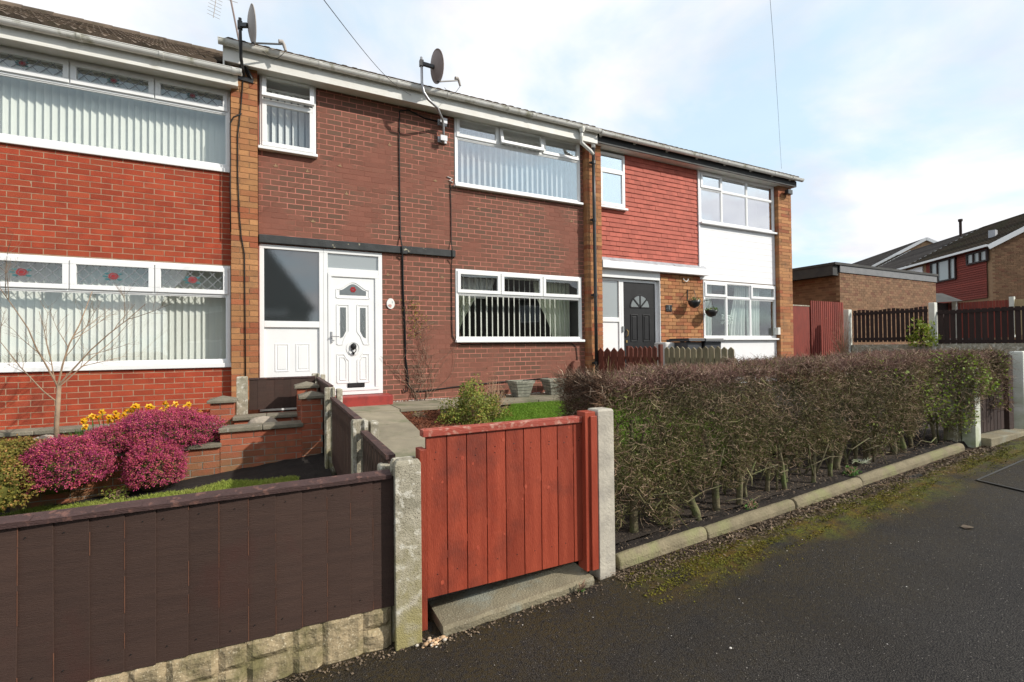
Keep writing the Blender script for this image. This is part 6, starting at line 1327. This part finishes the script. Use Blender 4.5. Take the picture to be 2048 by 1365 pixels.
plant('weed', (4.85, 2.60, 0.29), (0.10, 0.06, 0.08), 160, 'green_leaf', 'feathery bright green weed where the edging stones meet', 'weed', 0.014, seed=21)
plant('weed', (1.62, 2.37, 0.075), (0.03, 0.02, 0.03), 16, 'green_leaf', 'tiny weed at the right end of the threshold slab', 'weed', 0.010, seed=22, ns=4)
b = MB(); q = random.Random(31)
for i in range(26): a = q.uniform(0, 6.28); c = Vector((5.15, 2.66, road_z(5.15)+.09)); b.tube([c, c+Vector((math.cos(a)*.08, math.sin(a)*.03, .03)), c+Vector((math.cos(a+.6)*.15, math.sin(a+.6)*.05, .01+q.random()*.04))], .0018, 4)
tag(b.build('dead_tuft', 'concrete_white', None), 'whitish dead tuft of stalks under the middle of the hedge', 'plant')
b = MB(); V = [(5.40+.11*math.cos(a), 2.33+.035*math.sin(a), road_z(5.4)+.006+.008*math.sin(a*3)) for a in [2*math.pi*i/9 for i in range(9)]]; b.add(V, [tuple(range(9))]); tag(b.build('litter_scrap', 'black_plastic', None), 'flat dark scrap lying on the moss beside the edging', 'litter')

# ---------------------------------------------------------------- right end gate and posts
cpost(7.02, 2.50, 0.25, 1.24, w=0.13, d=0.12, m='concrete_white', label='white painted concrete post half covered by the end of the hedge')
cpost(6.94, 2.63, 0.25, 1.20, w=0.12, d=0.11, m='concrete_post', label='greenish concrete post tucked behind the white one at the hedge end', slot='y')
cpost(8.33, 2.50, 0.30, 1.41, w=0.15, d=0.13, m='concrete_white', label='tall white gate post at the right edge of the picture')
G2 = thing('garden_gate', (7.7, 2.52, 0.45), 'dark maroon slatted gate beyond the far end of the hedge', 'gate')
for i in range(9):
    xa = 7.13+i*0.095; b = MB(); b.box(xa, xa+0.082, 2.53, 2.545, 0.47, 1.33); b.build('board', 'fence_far_dark', G2)
b = MB(); b.box(7.12, 7.99, 2.546, 2.58, 0.58, 0.64); b.box(7.12, 7.99, 2.546, 2.58, 1.18, 1.24); b.build('back_rail', 'fence_far_dark', G2)
box('gate_post', 'fence_far_dark', G2, 8.03, 8.16, 2.50, 2.60, 0.42, 1.36)
tag(box('threshold_slab', 'concrete_step', None, 7.10, 8.20, 2.36, 2.75, 0.30, 0.455, bevel=0.01), 'concrete threshold slab below the dark maroon gate', 'slab')
# ---------------------------------------------------------------- picket fences between the gardens
PK = thing('picket_fence', (5.75, 6.8, 0.7), 'red brown picket fence with pointed tops beside the downpipe', 'fence')
def picket(t, x, y, z0, z1, w, m):
    b = MB(); b.add([(x, y-w/2, z0), (x, y+w/2, z0), (x, y+w/2, z1-w*.4), (x, y, z1), (x, y-w/2, z1-w*.4), (x+.018, y-w/2, z0), (x+.018, y+w/2, z0), (x+.018, y+w/2, z1-w*.4), (x+.018, y, z1), (x+.018, y-w/2, z1-w*.4)], [(0,4,3,2,1),(5,6,7,8,9),(0,1,6,5),(1,2,7,6),(2,3,8,7),(3,4,9,8),(4,0,5,9)]); b.build('picket', m, t)
y = 7.62
for i in range(4): picket(PK, 5.75, y, 0.62, 1.50, 0.19, 'picket_red'); y -= 0.205
b = MB(); b.box(5.74, 5.80, 6.79, 6.84, 0.6, 1.53); b.box(5.74, 5.80, 5.98, 6.03, 0.6, 1.55); b.build('post', 'picket_red', PK)
y = 6.72
for i in range(6): picket(PK, 5.75, y, 0.62, 1.52, 0.095, 'picket_red'); y -= 0.118
b = MB(); b.box(5.770, 5.81, 6.0, 7.72, 1.28, 1.34); b.box(5.770, 5.81, 6.0, 7.72, 0.8, 0.86); b.build('rail', 'picket_red', PK)
PK2 = thing('picket_fence', (5.9, 5.2, 0.7), 'weathered grey picket fence half hidden behind the hedge top', 'fence')
y = 5.88
for i in range(12): picket(PK2, 5.78, y, 0.55, 1.505+0.01*math.sin(i), 0.095, 'picket_grey'); y -= 0.112
b = MB(); b.box(5.80, 5.84, 4.6, 5.9, 1.28, 1.34); b.build('rail', 'picket_grey', PK2)
# wheelie bins
def bin_(x, y, rot, label):
    z0 = 0.66; t = thing('wheelie_bin', (x, y, z0), label, 'wheelie bin', 'wheelie bins in front of the buff brick wall'); c_, s_ = math.cos(rot), math.sin(rot)
    def tr(V): return [(x+a*c_-d*s_, y+a*s_+d*c_, z0+e) for a, d, e in V]
    b = MB(); b.box(-.23, .23, -.22, .25, .04, .94); V = [((a*(0.86 if e < .1 else 1)), (d*(0.86 if e < .1 else 1)), e) for a, d, e in b.v]; b.v = tr(V); b.build('body', 'bin_plastic', t, bevel=.02)
    b = MB(); b.box(-.275, .275, -.30, .27, .95, .985); b.box(-.25, .25, -.27, .24, .9851, 1.015); b.v = tr(b.v); b.build('lid', 'bin_plastic', t, bevel=.012)
    b = MB(); b.tube([(-.22, .31, .97), (.22, .31, .97)], .016, 8); b.box(-.24, -.19, .24, .32, .94, 1.0); b.box(.19, .24, .24, .32, .94, 1.0); b.v = tr(b.v); b.build('handle', 'bin_plastic', t)
    b = MB(); b.tube([(-.29, .22, .10), (-.24, .22, .10)], .10, 14); b.tube([(.24, .22, .10), (.29, .22, .10)], .10, 14); b.v = tr(b.v); b.build('wheel', 'black_plastic', t)
bin_(7.78, 7.35, R(4), 'dark grey wheelie bin beside the black door, the left one'); bin_(8.32, 7.32, R(-5), 'dark grey wheelie bin below the hanging baskets, the right one')
tag(box('storage_box', 'pale_render', None, 7.30, 7.62, 7.45, 7.80, 0.65, 1.60, bevel=.03), 'pale box with rounded lid half hidden left of the wheelie bins', 'box')

# ---------------------------------------------------------------- beyond the terrace: garage, fences
def P2(px, py, z):  # point on the ray of a pixel at a forward distance
    return pt(px, py, z)
GA = thing('garage', (19.5, 11, 0.9), 'flat roofed brown brick garage block beyond the end of the terrace', 'garage')
gx0, gx1, gy0, gy1, gz = 16.45, 22.75, 9.05, 20.0, 3.86
it = []
box('wall', 'mortar_sand', GA, gx0, gx1, gy0, gy1, 0.3, gz)
its = field(gx0, gx1, 0.9, gz, 0.0826, [], gy0-0.008, 'brick_garage', depth=0.007)
put_bricks(GA, its)
b = MB(); k = 0; z = 0.9
while z < gz-.02:
    y = gy0+(0.11 if k % 2 else 0)
    while y < gy0+9.5: b.cur = rnd.random(); b.box(gx0-.008, gx0-.001, y, y+.215, z, min(z+.072, gz)); y += .225
    z += .0826; k += 1
o = b.build('side_bricks', 'brick_garage', GA); o['kind'] = 'stuff'
box('fascia', 'garage_fascia', GA, gx0-.02, gx1+.02, gy0-.04, gy0-.010, gz+.001, gz+.23); box('side_fascia', 'garage_felt', GA, gx0-.32, gx0-.02, gy0+.02, gy1, gz-.10, gz+.23); box('roof', 'garage_felt', GA, gx0-.34, gx1+.06, gy0-.07, gy1, gz+.231, gz+.31)
GB = thing('outbuilding', (14.2, 14, 0.9), 'low red brick building with a dark felt roof behind the end pier', 'building')
box('wall', 'brick_dark_side', GB, 13.2, 15.8, 13.0, 19, .3, 3.75); box('roof', 'garage_felt', GB, 12.9, 16.1, 12.7, 19.3, 3.751, 4.0)
for i in range(3): box('roof_upstand', 'garage_felt', GB, 13+i*1.05, 13.9+i*1.05, 12.75, 13.0, 4.001, 4.08)
# red board gate and corrugated red fence next to the end pier
RG = thing('side_gate', (13.0, 8.6, 0.8), 'flat red painted side gate right of the end pier', 'gate')
b = MB(); pA, pB = (12.80, 8.40), (13.76, 8.42); b.bar((pA[0], pA[1], 1.73), (pB[0], pB[1], 1.73), 0.04, 1.76); b.build('door_panel', 'fence_far_red', RG)
b = MB(); b.bar((pA[0], pA[1], 2.628), (pB[0], pB[1], 2.628), 0.06, 0.03); b.build('top_rail', 'concrete_post', RG)
RF = thing('board_fence', (14.4, 8.7, 0.8), 'tall red brown fence of narrow upright boards in front of the garage', 'fence')
for i in range(17):
    u = i/17; x, y = 13.87+(15.50-13.87)*u, 8.42; b = MB(); b.box(x, x+.066, y, y+.03, .6, 2.79); b.build('board', 'fence_far_red', RF)
b = MB(); b.box(13.8, 15.5, 8.46, 8.49, .6, 2.6); b.build('back_board', 'fence_far_dark', RF)
cpost(14.74, 7.91, .5, 2.51, w=.16, d=.14, m='concrete_white', label='pale flaking concrete post at the left end of the dark slatted fence', slot=None)
def slat_fence(A, B, n, zt0, zt1, zb0, zb1, label, wob=True):
    t = thing('slatted_fence', ((A[0]+B[0])/2, (A[1]+B[1])/2, 1.2), label, 'fence'); dx, dy = B[0]-A[0], B[1]-A[1]; L_ = math.hypot(dx, dy); ux, uy = dx/L_, dy/L_; w = L_/n*0.80
    for i in range(n):
        u = (i+.5)/n; x, y = A[0]+dx*u, A[1]+dy*u; zt, zb = zt0+(zt1-zt0)*u, zb0+(zb1-zb0)*u; b = MB(); b.bar((x-ux*w/2, y-uy*w/2, (zt+zb)/2), (x+ux*w/2, y+uy*w/2, (zt+zb)/2), .018, zt-zb); b.build('slat', 'fence_far_dark', t)
    b = MB(); e = (uy*.03, -ux*.03)
    for f_ in (0.10, .93): 
        za, zc = zb0+(zt0-zb0)*f_, zb1+(zt1-zb1)*f_; b.bar((A[0], A[1], za), (B[0], B[1], zc), .05, .075)
    b.build('rail', 'fence_far_dark', t)
    if wob:
        b = MB()
        for i in range(n): u = (i+.5)/n; b.bar((A[0]+dx*(u-.4/n), A[1]+dy*(u-.4/n), zt0+(zt1-zt0)*u+.01+.02*math.sin(i*.9)), (A[0]+dx*(u+.4/n), A[1]+dy*(u+.4/n), zt0+(zt1-zt0)*u+.01+.02*math.sin(i*.9+.5)), .03, .05)
        b.build('scalloped_top', 'fence_far_dark', t)
    return t
slat_fence((14.80, 7.80), (15.61, 6.39), 17, 2.43, 2.46, 1.57, 1.57, 'dark brown slatted fence with scalloped top on a low wall, left of the white post')
cpost(15.66, 6.30, .5, 2.60, w=.15, d=.13, m='concrete_white', label='white concrete post between the two dark slatted fences', slot=None)
slat_fence((15.71, 6.22), (16.9, 4.15), 20, 2.38, 2.44, 1.48, 1.44, 'dark brown slatted fence right of the white concrete post', False)
LWt = thing('low_wall', (16, 6, .9), 'low concrete wall under the dark slatted fences', 'wall'); b = MB(); b.bar((14.78, 7.84, 1.0), (17.0, 3.98, 1.0), .14, 1.0); b.build('wall', 'concrete_post', LWt)
plant('laurel_bush', (15.35, 6.40, 1.45), (0.30, 0.30, 0.68), 420, 'laurel_leaf', 'yellow green laurel bush in front of the white concrete post', 'shrub', 0.055, seed=30)
plant('bramble', (14.45, 7.90, 1.1), (0.55, 0.25, 1.45), 120, 'dry_leaf', 'thin reddish bramble stems climbing by the flaking post', 'bramble', 0.02, seed=31, ns=90)
# far board fences
def far_fence(pxa, ya, za, pxb, yb, zb, h, n, m, label, posts=()):
    A, B = pt(pxa, ya, za), pt(pxb, yb, zb); t = thing('board_fence', ((A.x+B.x)/2, (A.y+B.y)/2, A.z-h), label, 'fence')
    for i in range(n):
        p, q2 = A.lerp(B, (i+.04)/n), A.lerp(B, (i+.96)/n); b = MB(); b.bar(p-Vector((0, 0, h/2)), q2-Vector((0, 0, h/2)), .02, h); b.build('board', m, t)
    for u in posts: p = A.lerp(B, u); b = MB(); b.box(p.x-.07, p.x+.07, p.y-.17, p.y-.03, p.z-h, p.z+.12); b.build('post', 'concrete_white', t)
far_fence(1872, 608, 20.5, 2022, 600, 19, 1.5, 26, 'fence_far_red', 'long red board fence in front of the far red tiled houses', (0.22, 0.97))
far_fence(2026, 599, 18.9, 2070, 598, 18.4, 1.4, 6, 'fence_far_pale', 'pale new board fence at the far right edge')
# far terrace running away to the left
def far_house(O, az, depth, length, z0, ze, zr, ex, wall_m, roof_m, label, front=None, group='far houses beyond the fences', wins=True):
    """O: near corner; az: direction of the row from +Y towards +X; depth towards the right"""
    u = Vector((math.sin(az), math.cos(az), 0)); v = Vector((math.cos(az), -math.sin(az), 0)); O = Vector((O[0], O[1], 0)); t = thing('terraced_house', (O.x, O.y, z0), label, 'house', group)
    P = lambda a, c, z: O+u*a+v*c+Vector((0, 0, z)); b = MB()
    b.add([P(0, 0, z0), P(length, 0, z0), P(length, depth, z0), P(0, depth, z0), P(0, 0, ze), P(length, 0, ze), P(length, depth, ze), P(0, depth, ze), P(0, depth/2, zr-.08), P(length, depth/2, zr-.08)], [(0,4,5,1), (1,5,9,6,2), (2,6,7,3), (3,7,8,4,0)])
    b.build('wall', wall_m, t)
    rf = MB(); e = .25; k = (zr-ze)/(depth/2); nC = 16
    for s_ in (0, 1):
        for j in range(nC):
            a0, a1 = -e+(depth/2+e)*j/nC, -e+(depth/2+e)*(j+1)/nC; z_0, z_1 = ze+k*a0+.05, ze+k*a1+.02
            c0, c1 = (a0, a1) if s_ == 0 else (depth-a0, depth-a1); rf.cur = rnd.random(); rf.add([P(-ex, c0, z_0), P(length+ex, c0, z_0), P(length+ex, c1, z_1), P(-ex, c1, z_1), P(-ex, c0, z_0-.05), P(length+ex, c0, z_0-.05)], [(0, 1, 2, 3), (4, 5, 1, 0)])
    r_ = rf.build('roof', roof_m, t)
    b = MB()
    for c0, c1 in ((-e, depth/2), (depth+e, depth/2)): b.bar(P(-ex-.03, c0, ze-k*e-.08), P(-ex-.03, c1, zr-.06), .03, .20)
    b.build('bargeboard', 'upvc', t); b = MB(); b.bar(P(-ex, -e-.05, ze-k*e), P(length+ex, -e-.05, ze-k*e), .10, .10); b.build('gutter', 'upvc', t)
    return t, P
AZ = R(38.8); FA = (2.15, 4.05, 0.12, 1.42)
T1, P = far_house((28.5, 9.3), AZ, 7.6, 6.3, .6, 5.95, 8.0, .15, 'mortar_sand', 'roof_moss', 'far end terrace house with red tiled front and brown brick gable')
# hung tile front in courses
b = MB()
for j in range(22):
    z0, z1 = 3.55+j*.105, 3.55+(j+1)*.105+.01; b.cur = rnd.random(); b.add([P(.25, -.07, z0), P(4.5, -.07, z0), P(4.5, -.035, z1), P(.25, -.035, z1), P(.25, -.03, z0), P(4.5, -.03, z0)], [(0, 1, 2, 3), (4, 5, 1, 0)])
b.build('hung_tiles', 'fence_far_red', T1)
gb = MB(); k = 0; z = .9
while z < 7.8:
    c = .11*(k % 2); zmax = 5.9
    lo, hi = 0.0, 7.6
    if z > 5.9: s_ = (z-5.9)/2.05*3.8; lo, hi = s_+.1, 7.6-s_-.1
    c += lo
    while c < hi-.1: gb.cur = rnd.random(); p0, p1 = P(-.012, c, z), P(-.012, min(c+.215, hi), z); q0, q1 = P(.001, c, z), P(.001, min(c+.215, hi), z); up_ = Vector((0, 0, .068)); gb.add([p0, p1, p1+up_, p0+up_, q0, q1, q1+up_, q0+up_], [(0,1,2,3),(0,4,5,1),(1,5,6,2),(3,2,6,7),(0,3,7,4)]); c += .225
    z += .0826; k += 1
o = gb.build('brickwork', 'brick_garage', T1); o['kind'] = 'stuff'
def fwin(T, P, a0, a1, z0, z1, mull, m='frame_brown', gl_='glass', blind='blind'):
    b = MB(); F_ = lambda a, c, z: P(a, c, z)
    for (x0, x1, y0, y1) in [(a0, a1, z0, z0+.07), (a0, a1, z1-.07, z1), (a0, a0+.07, z0+.07, z1-.07), (a1-.07, a1, z0+.07, z1-.07)]+[(x-.04, x+.04, z0+.07, z1-.07) for x in mull]:
        V = [F_(a, c, z) for c in (-.13, -.06) for a, z in ((x0, y0), (x1, y0), (x1, y1), (x0, y1))]; b.add(V, [(3,2,1,0),(4,5,6,7),(0,1,5,4),(1,2,6,5),(2,3,7,6),(3,0,4,7)])
    w = b.build('window', m, T); c = MB(); c.add([F_(a0+.05, -.075, z0+.05), F_(a1-.05, -.075, z0+.05), F_(a1-.05, -.075, z1-.05), F_(a0+.05, -.075, z1-.05)], [(3, 2, 1, 0)]); c.build('pane', 'glass_far', w); return w
m = bpy.data.materials.new('glass_far'); m.use_nodes = True; bb = m.node_tree.nodes['Principled BSDF']; bb.inputs['Base Color'].default_value = (.34, .38, .38, 1); bb.inputs['Roughness'].default_value = .08; MATS['glass_far'] = m
fwin(T1, P, FA[0], FA[1], 4.65, 5.75, (FA[0]+.45, FA[0]+1.35)); fwin(T1, P, FA[2], FA[3], 5.18, 5.72, (FA[2]+.45, FA[2]+.85))
b = MB(); V = [P(a, c, z) for c in (-.10, -.03) for a, z in ((.2, 1.2), (2.5, 1.2), (2.5, 3.4), (.2, 3.4))]; b.add(V, [(3,2,1,0),(4,5,6,7),(0,1,5,4),(1,2,6,5),(2,3,7,6),(3,0,4,7)]); b.build('patio_window', 'frame_brown', T1)
p = P(-.05, 1.9, 3.55); box('wall_lamp', 'black_plastic', T1, p.x-.12, p.x+.12, p.y-.15, p.y+.02, p.z-.06, p.z+.08)
T2, P_ = far_house((28.5+math.sin(AZ)*6.4, 9.3+math.cos(AZ)*6.4), AZ, 7.6, 6.6, .6, 5.95, 7.98, 0, 'mortar_sand', 'roof_grey', 'second house of the far terrace with a grey ribbed roof')
b = MB(); V = [P_(a, c, z) for c in (-.06, -.01) for a, z in ((-1.6, 3.2), (6.2, 3.2), (6.2, 5.7), (-1.6, 5.7))]; b.add(V, [(3,2,1,0),(4,5,6,7),(0,1,5,4),(1,2,6,5),(2,3,7,6),(3,0,4,7)]); b.build('boarding', 'boarding_white', T2)
T3, P_ = far_house((28.5+math.sin(AZ)*13.1, 9.3+math.cos(AZ)*13.1), AZ, 7.6, 9, .6, 5.95, 7.98, 0, 'mortar_sand', 'roof_moss', 'third and fourth far houses with mossy brown roofs, seen over the garage')
# soil pipe and roof vents on the far roofs
b = MB(); c = P_(-5.9, 3.2, 7.6); b.tube([c, c+Vector((0, 0, .95))], .07, 8); b.tube([c+Vector((0, 0, .95)), c+Vector((0, 0, 1.08))], .11, 8); b.build('vent_pipe', 'fence_far_dark', T2)
for T_, PP_, a, cc_ in ((T1, P, 1.3, .9), (T2, P_, -.4, 1.0)):
    c = PP_(a, cc_, 6.5); MB().box(c.x-.13, c.x+.13, c.y-.12, c.y+.12, c.z-.08, c.z+.26).build('roof_vent', 'lead', T_)
T4, P4 = far_house((39.0, 19.6), R(38.8), 7.6, 12, .6, 7.05, 9.1, .1, 'mortar_sand', 'roof_grey', 'distant gabled house with white verge above the garage roof')
T5 = thing('lean_to', (27.0, 9.8, .8), 'low dark tiled lean to roof between garage and far red house', 'building'); A_ = pt(1868, 588, 19.8); B_ = pt(1928, 603, 19.2)
b = MB(); b.add([pt(1860, 587, 20), pt(1885, 587, 20), pt(1926, 602, 19.2), pt(1860, 606, 19.2), pt(1860, 587, 21.5), pt(1885, 587, 21.5), pt(1926, 602, 21.5)], [(0, 3, 2, 1), (0, 1, 5, 4), (1, 2, 6, 5)]); b.build('roof', 'garage_felt', T5)
c = pt(1905, 608, 20.4); MB().box(c.x-1.4, c.x+1.2, c.y, c.y+1.2, .5, c.z).build('wall', 'frame_brown', T5)

# ---------------------------------------------------------------- houses over the road (they show in the window glass)
def opposite(x0, x1, y, ze, zr, label, gable=False):
    t = thing('opposite_house', ((x0+x1)/2, y, -.1), label, 'house', 'houses across the road'); box('wall', 'render_dark', t, x0, x1, y-7, y, -.3, ze); b = MB()
    if gable: xm = (x0+x1)/2; b.add([(x0-.3, y+.2, ze), (x1+.3, y+.2, ze), (xm, y+.2, zr), (x0-.3, y-7.2, ze), (x1+.3, y-7.2, ze), (xm, y-7.2, zr)], [(0, 1, 2), (5, 4, 3), (1, 4, 5, 2), (0, 2, 5, 3), (0, 3, 4, 1)])
    else: ym = y-3.5; b.add([(x0, y+.3, ze), (x1, y+.3, ze), (x1, ym, zr), (x0, ym, zr), (x1, y-7.3, ze), (x0, y-7.3, ze)], [(0, 1, 2, 3), (3, 2, 4, 5), (0, 3, 5), (1, 4, 2), (0, 5, 4, 1)])
    b.build('roof', 'roof_grey', t)
    for xa in (x0+.8, (x0+x1)/2+.6):
        for za in (.9, 3.6):
            w = box('window', 'upvc', t, xa, xa+1.7, y+.001, y+.05, za, za+1.2); box('pane', 'glass_far', w, xa+.08, xa+1.62, y+.051, y+.055, za+.08, za+1.12)
opposite(-5.2, 1.9, -15.5, 4.0, 9.3, 'dark gabled house across the road behind the viewer', True)
opposite(9.0, 24.0, -17, 5.2, 7.4, 'long low terrace across the road behind the viewer')
